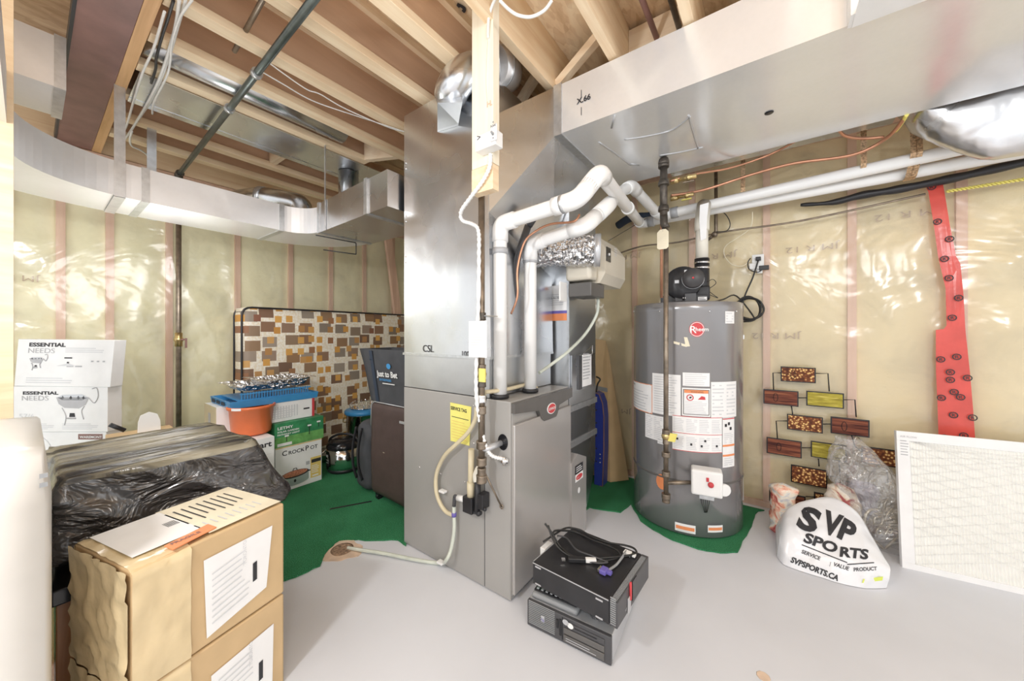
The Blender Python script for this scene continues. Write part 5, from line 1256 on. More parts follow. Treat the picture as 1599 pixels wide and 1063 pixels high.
# low table, bagged box
tb = thing('side_table', (-1.88, .28, 0), 'small wooden cabinet with a black top under the black plastic', 'table')
M['cabwood'] = wood('orange_wood_panel', (.36, .13, .05), (.68, .36, .16), 'Z', 1, .25, 14)
g = G(); g.box((-2.10, .045, .002), (-1.60, .50, .375), 0, .003); part('cabinet_body', g, 'cabwood', tb)
g = G(); g.box((-2.13, .036, .376), (-1.575, .52, .42), 0, .004); part('table_top', g, 'blackgloss', tb)
g = G(); g.box((-1.5995, .22, .02), (-1.596, .225, .36)); part('door_gap', g, 'blackgloss', tb)
def bagmat():
    m, nt, b = newmat('black_bin_bag'); v = coords(nt, kind='World')
    b.inputs['Base Color'].default_value = (.050, .046, .046, 1); b.inputs['Roughness'].default_value = .2; b.inputs['Specular IOR Level'].default_value = 1.0; b.inputs['Coat Weight'].default_value = .6; b.inputs['Coat Roughness'].default_value = .12
    n = noise_tex(nt, coords(nt, (1, .6, 1), kind='World'), 9, 3, .5, 2.2); bump(nt, b, n, 1.0, .045); return m
M['binbag'] = bagmat()
def bagtop():
    m, nt, b = newmat('stretched_bin_bag'); n = noise_tex(nt, coords(nt, (26, 1.6, 1), kind='World'), 1.0, 4, .6, .6)
    nt.links.new(ramp(nt, n, [(.40, (.04, .036, .034)), (.52, (.20, .18, .13)), (.68, (.36, .33, .25))]), b.inputs['Base Color']); b.inputs['Roughness'].default_value = .25; bump(nt, b, n, .6, .02); return m
M['binbag_top'] = bagtop()      # thin stretched film with the pale carton showing through in streaks
bb = thing('bagged_box', (-1.9, .28, .421), 'large box wrapped in a shiny wrinkled black plastic bag', 'bag')
def bdisp(v, d):
    s = 0
    if d.z > .6: s = .010*max(0, 1-abs(noise.noise(Vector((v.x*16, v.y*2.2, 1))))*4)+.004*noise.noise(Vector((v.x*30, v.y*4, 2)))
    else:
        s = .026*max(0, 1-abs(noise.noise(Vector((v.x*3, v.y*4+v.z*3, v.z*3))))*2.6)+.014*noise.noise(v*6)
        s += (.702-v.z)*.06
    o = v+d*s
    if v.y > .44: o.y += (.72-v.z)*.55*((v.y-.44)/.06)*max(.2, 1-abs(v.x+1.70)*1.5)
    o.z = max(o.z, .424) if v.z < .5 else o.z
    if v.z < .46: o.z += .02*math.sin(v.y*23)*(1 if d.x > .3 else .4)+.015
    return o
g = G(); softbox(g, (-2.14, .05, .43), (-1.655, .50, .702), .016, (40, 46, 26), bdisp, bottom=False)
for fc in g.bm.faces:
    if all(v.co.z > .68 for v in fc.verts): fc.material_index = 1
part('plastic_bag', g, ['binbag', 'binbag_top'], bb)
g = G(); g.box((-2.10, .09, .424), (-1.70, .46, .68)); part('carton', g, 'card', bb)
# two taped cartons in front
for k, (z0_, z1_, dx, lab) in enumerate(((.0, .286, .0, 'tape wrapped brown carton on the floor, under the other taped carton'), (.289, .578, 0, 'tape wrapped brown carton with an orange sticker on top, uppermost at lower left'))):
    u = Vector((-.234, .972, 0)); f = Frame(Vector((-1.18+dx, .139-dx, z0_+.001)), u)
    t = thing('shipping_carton', tuple(f.o), lab, 'box')
    H = z1_-z0_-.002; W = .357; Dp = .29
    g = G(); f.block(g, 0, W, 0, H, -Dp, 0, 0, .006); part('carton', g, 'card', t)
    g = G()
    def tp_(a, b, side): return None
    # shiny tape wrapped over the near end, edges crumpled
    secs = 14
    def wrapf(s, q):
        a = s*.11; ang_ = q
        per = [(a, -.0, 0), (a, H, 0), (a, H, -Dp), (a, 0, -Dp)]
        L = [H, Dp, H]; tot = sum(L); d_ = q*tot
        if d_ < H: p = f.p(a, d_, .0015); nn_ = f.n
        elif d_ < H+Dp: p = f.p(a, H+.0015, -(d_-H)); nn_ = f.w
        else: p = f.p(a, H-(d_-H-Dp), -Dp-.0015); nn_ = -f.n
        return p+nn_*(.004*noise.noise(p*22)+.003+.003*max(0, 1-abs(noise.noise(p*40))*5))
    g.grid(wrapf, 10, 40, 0)
    g.grid(lambda a, b: f.p(-.002, a*H, -b*Dp)+f.u*-(.004+.006*max(0, 1-abs(noise.noise(f.p(0, a*H, -b*Dp)*17))*4)), 24, 24, 0)
    part('end_tape', g, 'tape', t, 'shiny crumpled packing tape over the end')
    g = G(); a0_, a1_ = .12, .32
    q = [(.150, .095 if k else .02), (.295, .055 if k else .0), (.322, .235 if k else .24), (.148, .262 if k else .262)]
    q = [(.145, .02), (.300, .055), (.318, .235), (.138, .232)] if k else [(.160, .01), (.318, .03), (.322, .215), (.155, .20)]
    g.quad(*[f.p(a, b, .0025) for a, b in q], 0)
    o = f.p(q[0][0], q[0][1], .003); xd = (f.p(*q[1])-f.p(*q[0])).normalized(); 
    g.lines(o+xd*.012+ZU*.02, xd, ZU, .10, .15, 9, 1, .001, .22, seed=k+3); g.rect(o+xd*.118+ZU*.05, xd, ZU, .012, .055, 2, .001); g.text('TORONTO', .014, o+xd*.10+ZU*.12, ZU, -xd, 1, .001)
    part('shipping_label', g, ['paper', 'inkpale', 'ink'], t)
    if k:
        g = G(); Z_ = H+.0095
        g.poly([f.p(.02, Z_, -.05), f.p(.16, Z_, -.05), f.p(.16, Z_, -.27), f.p(.02, Z_, -.27)][::-1], 0)
        for i in range(9):
            g.lines(f.p(.165+i*.019, Z_+.0, -.235), f.n, -f.u, .13, .012, 1, 2, .0, .35, seed=i)
            g.lines(f.p(.165+i*.019, Z_+.0, -.085), f.n, -f.u, .05, .012, 1, 1, .0, .35, seed=i+30)
        g.rect(f.p(.155, Z_, -.20), f.n, -f.u, .05, .012, 2, .0005)
        for i in range(9): g.rect(f.p(.128+i*.003, Z_+.0006, -.175), f.n, -f.u, .035, .0014, 2, .0)
        part('document_pouch', g, ['paper', 'inkpale', 'ink'], t, 'glossy pale document pouch with printed lines')
        g = G(); g.poly([f.p(.155, Z_-.0015, -.005), f.p(.35, Z_-.0015, -.005), f.p(.35, Z_-.0015, -.28), f.p(.155, Z_-.0015, -.28)], 0); part('paper_sheet', g, 'tagm', t, 'cream paper under the tape')
        g = G(); c = f.p(.125, Z_+.001, -.026); g.obox(c, (f.u*.95-f.n*.16).normalized()*.052, f.n*.020, ZU*.0012, 0); g.text('FRAGILE', .017, c-f.u*.043-f.n*-.004+ZU*.001, f.u, -f.n, 1, .001, fat=.03); part('orange_sticker', g, ['orange', 'redsteel'], t)
# appliance boxes in the middle
XA = -2.755
def boxX(x, y0, y1, z0, z1): return Frame((x, y0, z0), YU), y1-y0, z1-z0
f, w, h = boxX(XA, 1.005, 1.318, .009, .325)
def dcp(g, f, w, h):
    g.text('C', h*.155, f.p(w*.13, h*.80, 0), f.u, f.w, 0, .0015, fat=.015); g.text('ROCK', h*.115, f.p(w*.26, h*.80, 0), f.u, f.w, 0, .0015, fat=.015, sx=1.05); g.text('-', h*.12, f.p(w*.55, h*.80), f.u, f.w, 0, .0015, fat=.03); g.text('P', h*.155, f.p(w*.62, h*.80, 0), f.u, f.w, 0, .0015, fat=.015); g.text('OT', h*.115, f.p(w*.73, h*.80, 0), f.u, f.w, 0, .0015, fat=.015, sx=1.05)
    g.rect(f.p(w*.74, h*.12), f.u, f.w, w*.24, h*.48, 1, .001); g.rect(f.p(w*.76, h*.47), f.u, f.w, w*.22, h*.08, 0, .0015); g.rect(f.p(w*.64, h*.46), f.u, f.w, w*.08, h*.08, 5, .0015)
    g.lines(f.p(w*.76, h*.22), f.u, f.w, w*.18, h*.2, 5, 2, .0015); g.rect(f.p(w*.78, h*.15), f.u, f.w, w*.14, h*.03, 2, .0015)
    g.rect(f.p(0, h*.975), f.u, f.w, w, h*.02, 1, .0012)
    e = lambda a, b, z=.002: f.p(w*(.40+.30*a), h*(.30+.30*b), z)
    N = 18
    g.poly([e(math.cos(t*math.pi/N), -.48+.28*math.sin(t*math.pi/N)) for t in range(N, 2*N+1)]+[e(.98, .1), e(-.98, .1)], 3)
    g.poly([e(math.cos(t*2*math.pi/24), .10+.28*math.sin(t*2*math.pi/24), .0023) for t in range(24)], 0); g.poly([e(.9*math.cos(t*2*math.pi/24), .14+.22*math.sin(t*2*math.pi/24), .0026) for t in range(24)], 4)
    g.poly([e(.09*math.cos(t*.5), -.42+.12*math.sin(t*.5), .0025) for t in range(12)], 0); g.tube([e(-.15, .35), e(-.1, .52), (e(.1, .52)), e(.15, .35)], .0025, 5, 0); g.rect(e(.95, .02), f.u, f.w, w*.05, h*.03, 0, .002); g.rect(e(-1.12, .02), f.u, f.w, w*.05, h*.03, 0, .002)
carton('slow_cooker_box', f, w, h, .30, ['paper', 'ink', 'gold', 'paper', 'silver', 'terracotta', 'inkgrey'], 'white and gold slow cooker box standing on the green carpet', draw=dcp)
f, w, h = boxX(XA+.003, 1.000, 1.33, .327, .494)
def dgr(g, f, w, h):
    g.text('LETMY', h*.16, f.p(w*.05, h*.74, 0), f.u, f.w, 0, .0015, fat=.03, sx=1.25); g.text('SOLAR GARDEN', h*.095, f.p(w*.05, h*.61, 0), f.u, f.w, 0, .0015, fat=.03, sx=1.2); g.text('PATHWAY LIGHT', h*.095, f.p(w*.05, h*.49, 0), f.u, f.w, 0, .0015, fat=.03, sx=1.15)
    g.rect(f.p(0, 0), f.u, f.w, w, h*.42, 1, .0006); g.rect(f.p(w*.05, h*.04), f.u, f.w, w*.28, h*.12, 0, .0015)
    for a, b, s in ((.68, .30, .36), (.88, .55, .2), (.22, .2, .2)):
        g.rect(f.p(w*a, h*b), f.u, f.w, w*.016, h*s, 2, .0015); g.rect(f.p(w*(a-.03), h*(b+s)), f.u, f.w, w*.08, h*.07, 0, .0015)
M['grass'] = plain('lawn_print', (.16, .42, .12), .5, var=.25, scale=30)
carton('garden_light_box', f, w, h, .30, ['greenprint', 'paper', 'grass', 'ink'], 'green printed garden light box lying on the slow cooker box', draw=dgr)
f, w, h = boxX(-2.80, .985, 1.285, .496, .632)
def dwr(g, f, w, h):
    g.rect(f.p(w*.94, 0), f.u, f.w, w*.06, h, 0, .001); g.lines(f.p(w*.05, h*.12), f.u, f.w, w*.5, h*.6, 5, 1, .001); g.rect(f.p(w*.74, h*.45), f.u, f.w, w*.14, h*.08, 2, .0015)
    for i in range(9): g.rect(f.p(w*(.1+.06*i), h*.2), f.u, f.w, w*.03, h*.6, 1, .0015)
carton('kitchen_box', f, w, h, .28, ['paper', 'red', 'inkpale', 'ink'], 'white box with a red edge lying on the green garden light box', draw=dwr)
f, w, h = boxX(-2.63, .60, .955, .009, .447)
def dcu(g, f, w, h): g.text('Cuisinart', .050, f.p(w*.95, h*.865, 0), f.u, f.w, 0, .0015, fat=.03, sx=1.15, align='RIGHT'); g.rect(f.p(w*.1, h*.75), f.u, f.w, w*.85, h*.004, 1, .0015)
carton('food_processor_box', f, w, h, .66, ['paper', 'ink', 'inkpale'], 'tall white carton with black lettering, half hidden by the black plastic bag', draw=dcu)
f, w, h = boxX(-2.955, .733, .98, .449, .632)
t = carton('white_box', f, w, h, .26, ['paper'], 'small white box with a tan side behind the orange tub')
g = G(); g.box((-3.215, .7315, .449), (-2.955, .7328, .632)); g.rect(Vector((-3.12, .731, .49)), XU, ZU, .05, .09, 1, .001); part('side_panel', g, ['beigebox', 'inkgrey'], t, 'tan side')
# orange tub
c = P(393, 676, Z=.449)
tu = thing('plastic_tub', tuple(c), 'orange round plastic tub sitting on the white carton', 'tub')
g = G(); g.lathe(c, [(.085, .001), (.105, .006), (.112, .02), (.124, .17), (.135, .175), (.137, .19), (.130, .195), (.120, .19), (.108, .02), (.01, .012)], 40); part('bowl', g, 'orangetub', tu)
g = G(); d = Vector((SA, -CA, 0)); 
def tubw(p): 
    v = Vector((p.x-c.x, p.y-c.y, 0)).normalized(); return Vector((c.x, c.y, p.z))+v*.1385
g.rect(c+d*.13-uE*.03+ZU*.178, uE, ZU, .06, .016, 0, .001, tubw, 5); part('sticker', g, 'paper', tu)
# blue tray and foil tray
bt = thing('blue_tray', (-3.0, 1.04, .634), 'blue plastic drawer tray lying on the stacked boxes', 'tray')
g = G(); 
def tray(g, x0, x1, y0, y1, z, h, th=.006, fl=.02):
    loft(g, [[(x0+fl, y0+fl, z), (x1-fl, y0+fl, z), (x1-fl, y1-fl, z), (x0+fl, y1-fl, z)], [(x0, y0, z+h), (x1, y0, z+h), (x1, y1, z+h), (x0, y1, z+h)], [(x0+th, y0+th, z+h), (x1-th, y0+th, z+h), (x1-th, y1-th, z+h), (x0+th, y1-th, z+h)], [(x0+fl+th, y0+fl+th, z+th), (x1-fl-th, y0+fl+th, z+th), (x1-fl-th, y1-fl-th, z+th), (x0+fl+th, y1-fl-th, z+th)]])
tray(g, -3.20, -2.79, .76, 1.31, .634, .045, .008, .006); g.box((-3.21, .75, .672), (-2.782, 1.32, .680)) if 0 else None; part('shell', g, 'blue', bt)
g = G()
for k in range(3):
    g = G(); g.box((-3.16+.10*k, .7585, .645), (-3.09+.10*k, .7605, .668)); part('opening', g, 'navy', bt)
rk = thing('dish_rack', (-2.98, 1.05, .672), 'blue ribbed rack holding crumpled foil pans on the blue tray', 'rack')
g = G()
for k in range(26): g.obox((-2.815, .83+.0165*k, .704), (.003, 0, .004), (0, .003, 0), (0, 0, .020))
g.box((-3.15, .81, .676), (-2.81, 1.27, .684)); g.box((-2.82, .82, .716), (-2.805, 1.26, .723)); part('ribs', g, 'blue', rk)
fo = thing('foil_tray', (-2.98, 1.05, .732), 'crumpled silver foil baking pans stacked on the blue rack', 'tray')
def cr(v, s=.009): return v+Vector((noise.noise(v*25), noise.noise(v*25+Vector((9, 9, 9))), noise.noise(v*25+Vector((5, 1, 7)))))*s
for k, (x0, x1_, y0, y1, z, h) in enumerate(((-3.20, -2.80, .79, 1.16, .728, .045), (-3.16, -2.78, .93, 1.30, .738, .06))):
    g = G(); ny = 22
    def ftr(a, b):
        x = x0+(x1_-x0)*a; y = y0+(y1-y0)*b
        ed = min(a, 1-a, b, 1-b); zz_ = z+h*(1 if ed < .10 else max(0, 1-(ed-.10)/.08)) if ed > .04 else z+h*.97
        return cr(Vector((x, y, zz_)))
    g.grid(ftr, 22, 22, 0, smooth=False); part('pan', g, 'flexfoil', fo)
# rice cooker
c = P(536, 738, Z=.009); c = P(537, 732, Z=.009)
rc_ = thing('rice_cooker', tuple(c), 'black and silver rice cooker with a handle standing on the green carpet', 'rice cooker')
g = G(); g.lathe(c, [(.112, .0), (.120, .008), (.124, .03)], 40); part('foot', g, 'black', rc_)
g = G(); g.lathe(c, [(.124, .03), (.128, .10), (.126, .19)], 40); part('body', g, 'chrome', rc_)
g = G(); g.lathe(c, [(.128, .188), (.131, .195), (.128, .215), (.10, .245), (.05, .258), (.01, .26)], 40); part('lid', g, 'blackgloss', rc_)
g = G(); g.tube(smooth_path([c+uE*-.12+ZU*.20, c+uE*-.11+ZU*.25, c+uE*-.04+ZU*.285, c+uE*.05+ZU*.285, c+uE*.11+ZU*.25, c+uE*.125+ZU*.19], 6), .010, 10); part('handle', g, 'black', rc_)
d = (Vector((SA, -CA, 0))*.75-uE*.66).normalized(); s_ = Vector((-d.y, d.x, 0))
g = G(); q = c+d*.131
def rw(p): v = Vector((p.x-c.x, p.y-c.y, 0)).normalized(); return Vector((c.x, c.y, p.z))+v*.1305
N = 16
g._faces([rw(q+s_*.040*math.cos(t*2*math.pi/N)+ZU*(.105+.075*math.sin(t*2*math.pi/N))) for t in range(N)], [tuple(range(N))], 0)
for zz_ in (.085, .105): 
    for a in (-.02, 0, .016): g._faces([rw(q+s_*(a+i)+ZU*(zz_+j))+d*.002 for i, j in ((0, 0), (.009, 0), (.009, .007), (0, .007))], [(0, 1, 2, 3)], 1)
g._faces([rw(q+s_*i+ZU*j)+d*.002 for i, j in ((-.018, .13), (.018, .13), (.018, .15), (-.018, .15))], [(0, 1, 2, 3)], 1)
part('control_panel', g, ['blackgloss', 'white'], rc_)
# pots behind
c = Vector((-2.99, 1.66, .009)); c = Vector((*P(566, 690, D=3.2).xy, .009))
pp = thing('stock_pot', tuple(c), 'steel stock pot with blue rim behind the rice cooker', 'pot')
g = G(); g.lathe(c, [(.10, 0), (.125, .01), (.125, .16), (.118, .165)], 32); part('lower_tub', g, 'cream', pp)
g = G(); g.lathe(c, [(.13, .168), (.135, .18), (.135, .385), (.145, .39)], 32); part('pot_body', g, 'chrome', pp)
g = G(); g.lathe(c, [(.146, .392), (.150, .40), (.150, .42), (.14, .43), (.03, .44)], 32); part('blue_rim', g, 'blue', pp)
g = G()
for k in range(14): a = k*.449; g.tube(smooth_path([c+Vector((math.cos(a)*.09, math.sin(a)*.09, .44)), c+Vector((math.cos(a)*.11, math.sin(a)*.11, .475)), c+Vector((math.cos(a)*.07, math.sin(a)*.07, .50))], 3), .003, 5)
g.lathe(c, [(.10, .44), (.10, .446)], 24); part('wire_basket', g, 'chrome', pp)
g = G(); e = c-uE*.138+ZU*.33; g.tube(smooth_path([e+ZU*.02, e-uE*.03+ZU*.02, e-uE*.035-ZU*.02, e-ZU*.02], 4), .005, 8); part('handle', g, 'brass', pp)
c = Vector((*P(512, 722, D=3.12).xy, .009)); g = G(); g.lathe(c, [(.09, 0), (.10, .06), (.105, .065), (.02, .10), (.005, .12)], 24)
solo('lidded_pan', g, 'chrome', 'small silver lidded pan partly hidden between the gold box and rice cooker', 'pan')
# suitcase, tote, backpack
sc_ = thing('suitcase', (-1.87, 1.45, 0), 'dark maroon upright suitcase standing beside the furnace', 'suitcase')
def tw(v, d): return v+d*.006*noise.noise(v*4)+Vector((.03*(.66-v.z)*-1*.0, 0, 0))
g = G(); softbox(g, (-2.19, 1.36, .045), (-1.60, 1.60, .665), .035, (16, 8, 16), tw); part('shell', g, 'suitcase', sc_)
g = G(); pts = [Vector((x, 1.358, z)) for x, z in ((-1.64, .06), (-2.15, .06), (-2.175, .1), (-2.175, .62), (-2.15, .645), (-1.64, .645))]; g.tube(round_path(pts, .03), .005, 6); part('piping', g, 'tagm', sc_, 'pale piping along the top edge') if 0 else None
g = G(); g.tube(round_path([Vector((-2.185, 1.372, .50)), Vector((-2.18, 1.372, .64)), Vector((-2.15, 1.372, .665)), Vector((-1.64, 1.372, .665))], .03), .004, 6); part('piping', g, 'silver', sc_)
for x in (-2.13, -1.68):
    for y in (1.40, 1.56):
        g = G(); g.cyl((x-.012, y, .024), (x+.012, y, .024), .022, 16); g.obox((x, y, .045), (.018, 0, 0), (0, .018, 0), (0, 0, .010)); part('wheel', g, 'blackgloss', sc_)
g = G(); p = P(630, 660, Y=1.358); g.box((p.x-.035, 1.352, p.z-.008), (p.x+.02, 1.359, p.z+.008), 0, .002); part('zip_tab', g, 'silver', sc_)
g = G(); g.text('~', .03, P(598, 708, Y=1.358), XU, ZU, 0, .001); part('mark', g, 'tagm', sc_)
tt = thing('tote_bag', (-1.87, 1.46, .668), 'open charcoal tote bag with blue printed logo standing on the suitcase', 'bag')
zb, zt = .669, 1.02
bl_, br_ = P(575, 620, Y=1.37).x, P(632, 632, Y=1.37).x
tl_, tr_ = P(569, 552, Y=1.34).x, P(640, 560, Y=1.34).x
bl_, br_, tl_, tr_ = -2.18, -1.72, -2.27, -1.66
def tote(a, b):
    k = b; y0, y1 = 1.375-.035*k, 1.55+.05*k; x0, x1_ = bl_+(tl_-bl_)*k, br_+(tr_-br_)*k
    t = (a*4) % 4
    if t < 1: p = Vector((x0+(x1_-x0)*t, y0, 0))
    elif t < 2: p = Vector((x1_, y0+(y1-y0)*(t-1), 0))
    elif t < 3: p = Vector((x1_+(x0-x1_)*(t-2), y1, 0))
    else: p = Vector((x0, y1+(y0-y1)*(t-3), 0))
    p.z = zb+(zt-zb)*k; q = p*6; return p+Vector((noise.noise(q), noise.noise(q+Vector((3, 3, 3))), 0))*.010
g = G(); g.grid(tote, 48, 12, 0, True); g.box((bl_+.005, 1.38, zb), (br_-.005, 1.545, zb+.004)); part('shell', g, 'fabric', tt)
g = G()
for x in (-2.12, -1.80):
    g = G(); g.grid(lambda a, b: Vector((x+.035*a+(-.03 if x < -2 else .02)*b, 1.369-.036*b, zb+(zt-zb-.01)*b)), 1, 6, 0)
    g.grid(lambda a, b: Vector((x+.035*a+(-.03 if x < -2 else .02), 1.334+.02*math.sin(b*3.1)*1, zt-.01-.06*b)), 1, 4, 0)
    part('strap', g, 'navy', tt)
g = G(); 
def totw(p): k = (p.z-zb)/(zt-zb); return Vector((p.x, 1.375-.035*k-.012, p.z))
o = Vector((-2.07, 1.35, .845)); g.text('Just to Bet', .052, o, XU, ZU, 0, 0, warp=totw, fat=.03, sx=.95); g.text('ENTERPRISES', .02, o-ZU*.028+XU*.02, XU, ZU, 1, 0, warp=totw, fat=.02, sx=1.1); g.lines(o-ZU*.05+XU*.05, XU, ZU, .17, .012, 1, 0, 0, .5, totw)
g._faces([totw(o+XU*(.13+.022*math.cos(t*.5236))+ZU*(.07+.018*math.sin(t*.5236))) for t in range(12)], [tuple(range(12))], 1); part('logo', g, ['white', 'blue'], tt)
bk = thing('backpack', (-2.24, 1.45, .009), 'black backpack slumped between the suitcase and the rice cooker', 'backpack')
g = G(); softbox(g, (-2.42, 1.38, .012), (-2.225, 1.60, .50), .07, (10, 10, 16), lambda v, d: v+d*.015*noise.noise(v*9)+Vector((-.05*max(0, v.z-.3)*-1, 0, 0))); part('body', g, 'fabric', bk)
for x in (-2.37, -2.30):
    g = G(); g.tube(smooth_path([Vector((x, 1.375, .46)), Vector((x-.01, 1.355, .33)), Vector((x, 1.35, .20)), Vector((x+.01, 1.372, .10))], 6), .010, 8, flat=.4); part('strap', g, 'black', bk)
g = G(); a, b = P(515, 794, Z=.011), P(580, 782, Z=.011); a.z = b.z = .0085; dd = (b-a).normalized(); g.obox((a+b)/2, dd*(b-a).length/2, Vector((-dd.y, dd.x, 0))*.008, ZU*.001); solo('black_strip', g, 'black', 'thin black strip lying on the green carpet before the suitcase', 'strap')  # thin flat black strip along a line on the carpet
# wall-side vertical pipe and ceiling pipe
sp_ = thing('sprinkler_pipe', tuple(P(280, 760, X=-3.46)), 'thin grey brown steel pipe running down the left wall and across the joists', 'pipe')
pX = -3.45; pv = P(279, 400, X=pX); 
zt_ = 2.27
g = G(); g.cyl((pX, pv.y, .25), (pX, pv.y, zt_-.03), .016, 12); part('riser', g, 'pipe_brown', sp_)
e2 = P(484, 0, Z=2.27)
top = Vector((pX, pv.y, 2.27)); far = Vector((-.2, .42, 2.27)); far = e2+(e2-P(283, 255, Z=2.27))*.35
a = P(283, 258, Z=2.27)
g = G(); g.tube([top, far], .0145, 12); part('ceiling_run', g, 'steelgrey', sp_)
g = G(); g.tube([top-ZU*.05, top+ZU*.0, top+(far-top).normalized()*.05], .024, 12); part('elbow', g, 'pipe_iron', sp_)
for t_ in (.43, .57):
    g = G(); p = top.lerp(far, t_); dd = (far-top).normalized(); g.tube([p-dd*.012, p+dd*.012], .022, 12); part('coupling', g, 'zinc', sp_)
zv = P(280, 530, X=pX).z; g = G(); g.ball((pX, pv.y, zv), .028, 0, 12); g.cyl((pX, pv.y, zv-.05), (pX, pv.y, zv+.05), .022, 12); part('valve_body', g, 'brass', sp_)
g = G(); g.cyl((pX, pv.y, zv), (pX+.05, pv.y+.02, zv), .006, 8); g.obox((pX+.05, pv.y+.03, zv-.025), (.003, 0, 0), (0, .006, 0), (0, 0, .035)); part('handle', g, 'redsteel', sp_)
# thin sprinkler branch with brass end
g = G(); q0, q1_ = P(366, 80, Z=2.36), P(410, 0, Z=2.36); g.tube([q0, q1_, q1_+(q1_-q0)*.5], .010, 8); solo('branch_pipe', g, 'pipe_brown', 'short thin brown pipe dropping from above between the joists', 'pipe')
# cables
def cable(pts, r, m, lab, smooth=6):
    g = G(); g.tube(smooth_path(pts, smooth), r, 6); return solo('cable', g, m, lab, 'cable')
Zc = ZJ-.012
def cz(*pts, Z=Zc, r=.005, m='wire', lab=''): cable([P(x, y, Z=Z) for x, y in pts], r, m, lab)
cz((290, 0), (278, 40), (262, 95), (240, 150), (210, 195), (186, 232), Z=2.312, lab='white cable along the timber plate, nearest its edge')
cz((280, 0), (272, 50), (250, 120), (228, 165), (204, 205), Z=2.306, r=.0055, lab='white cable next to the black one on the beam')
cz((271, 0), (262, 30), (252, 60), (244, 92), (243, 108), (236, 130), Z=2.309, m='wireblack', lab='black cable weaving through the white ones on the beam')
cz((257, 18), (240, 75), (222, 115), (208, 160), (196, 200), (180, 225), Z=2.30, r=.0045, lab='leftmost white cable hugging the steel beam')
cz((300, 0), (280, 30), (268, 70), (266, 95), (260, 120), (240, 160), (238, 178), Z=2.296, r=.004, lab='thin white cable looping beneath the joist ends')
cz((206, 205), (203, 218), (206, 228), (222, 236), (232, 246), (231, 262), Z=2.28, r=.005, lab='cream cable curling down to the duct top by the wall')
cz((402, 108), (440, 130), (490, 158), (560, 182), (640, 208), Z=2.318, r=.003, lab='lower of two thin white wires crossing the joists')
cz((412, 92), (450, 120), (480, 140), (500, 147), (540, 170), (610, 200), (642, 207), Z=2.316, r=.003, lab='upper of two thin white wires crossing the joists')
cable([P(780, 0, Z=2.30), P(795, 15, Z=2.28), P(810, 24, Z=2.26), P(830, 26, Z=2.26), P(850, 16, Z=2.28), P(862, 0, Z=2.30)], .006, 'wire', 'white cable hanging in a loop right of the timber post')
cable([P(775, -5, Y=1.03), P(768, 10, Y=1.03), P(763, 30, Y=1.035), P(762, 60, Y=1.04)], .006, 'wire', 'white cable entering the top of the timber post')
for i, (x, y, X_, r, m) in enumerate(((1003, 0, -.40, .012, 'redsteel'), (1048, 0, -.31, .012, 'pipe_iron'))):
    p = P(x, y, Z=2.45); g = G(); g.cyl((p.x, .3, 2.45), (p.x, 2.7, 2.45), r, 10); solo('ceiling_pipe', g, m, ('reddish', 'dark')[i]+' thin pipe running between the joists above the trunk duct', 'pipe')
# small white thing on the floor behind the bagged box
g = G(); p = P(232, 662, D=2.35); p.z = .6; s_ = uE
zc_ = P(232, 672, X=-2.75).z
lid = thing('storage_tub', tuple(P(235, 672, X=-2.6)), 'pale curved plastic tub edge poking up behind the black plastic bag', 'tub')
g = G(); o = P(215, 676, X=-2.6); w = P(251, 672, X=-2.6).y-o.y; 
g.prism([o+YU*(w*a)+ZU*b for a, b in ((0, 0), (1, .0), (.98, .05), (.85, .085), (.5, .10), (.12, .085), (.02, .05))], (-.01, 0, 0)); part('rim', g, 'white', lid)
g = G(); q_ = P(195, 672, X=-2.6); g.cyl(q_, q_+Vector((0, -.05, .04)), .010, 8); part('clip', g, 'black', lid)
g = G(); g.box((-2.70, o.y-.1, .009), (-2.56, o.y+w+.05, o.z-.002)); solo('storage_carton', g, 'card', 'brown carton standing hidden behind the bagged box near the left wall', 'box')
# ---------------- computers ----------------
pc = thing('desktop_computer', (-.59, 1.30, 0), 'lower desktop computer with a silver case and striped front grille on the floor', 'computer')
Ao, Bo = P(824, 975, Z=0), P(955, 1041, Z=0)
u = (Bo-Ao); W = u.length; f = Frame(Ao+ZU*.008, u); H = .090; Dp = .37
g = G(); f.block(g, 0, W, 0, H, -Dp, -.012, 0, .003); part('case', g, 'silver', pc)
g = G(); f.block(g, 0, W, -.004, H+.002, -.012, .004, 0, .004); part('front_panel', g, 'darkgrey', pc)
g = G()
for k in range(13): f.block(g, .008, W*.36, .010+k*.0068, .0125+k*.0068, .004, .0065)
part('grille', g, 'grey', pc)
g = G(); f.block(g, W*.19, W*.235, H*.42, H*.66, .006, .009, 0, .001); g.text('hp', .014, f.p(W*.195, H*.48, .0095), f.u, f.w, 1, .001); part('badge', g, ['silver', 'purple'], pc)
g = G(); f.block(g, W*.38, W*.405, H*.45, H*.80, .004, .008, 0, .001); f.block(g, W*.415, W*.44, H*.2, H*.85, .004, .0065); f.block(g, W*.45, W*.455, .006, H*.96, .004, .0062); part('buttons', g, 'blackgloss', pc)
g = G(); f.block(g, W*.47, W*.93, H*.06, H*.33, .004, .009, 0, .002); part('optical_drive', g, 'charcoal', pc)
g = G(); f.block(g, W*.47, W*.93, H*.37, H*.60, .004, .008, 0, .002); part('drive_bay', g, 'charcoal', pc)
g = G(); f.block(g, W*.56, W*.93, H*.66, H*.86, .004, .007, 0, .001); f.block(g, W*.60, W*.85, H*.74, H*.78, .007, .008, 1); part('card_reader', g, ['darkgrey', 'blackgloss'], pc)
for i, (a, b, t_) in enumerate(((.495, .84, 'vista'), (.55, .78, ''))):
    g = G(); g.poly([f.p(W*a+.012*math.cos(t*.45), H*b+.010*math.sin(t*.45), .0075) for t in range(14)], 0); part('round_sticker', g, 'white' if i else 'silver', pc)
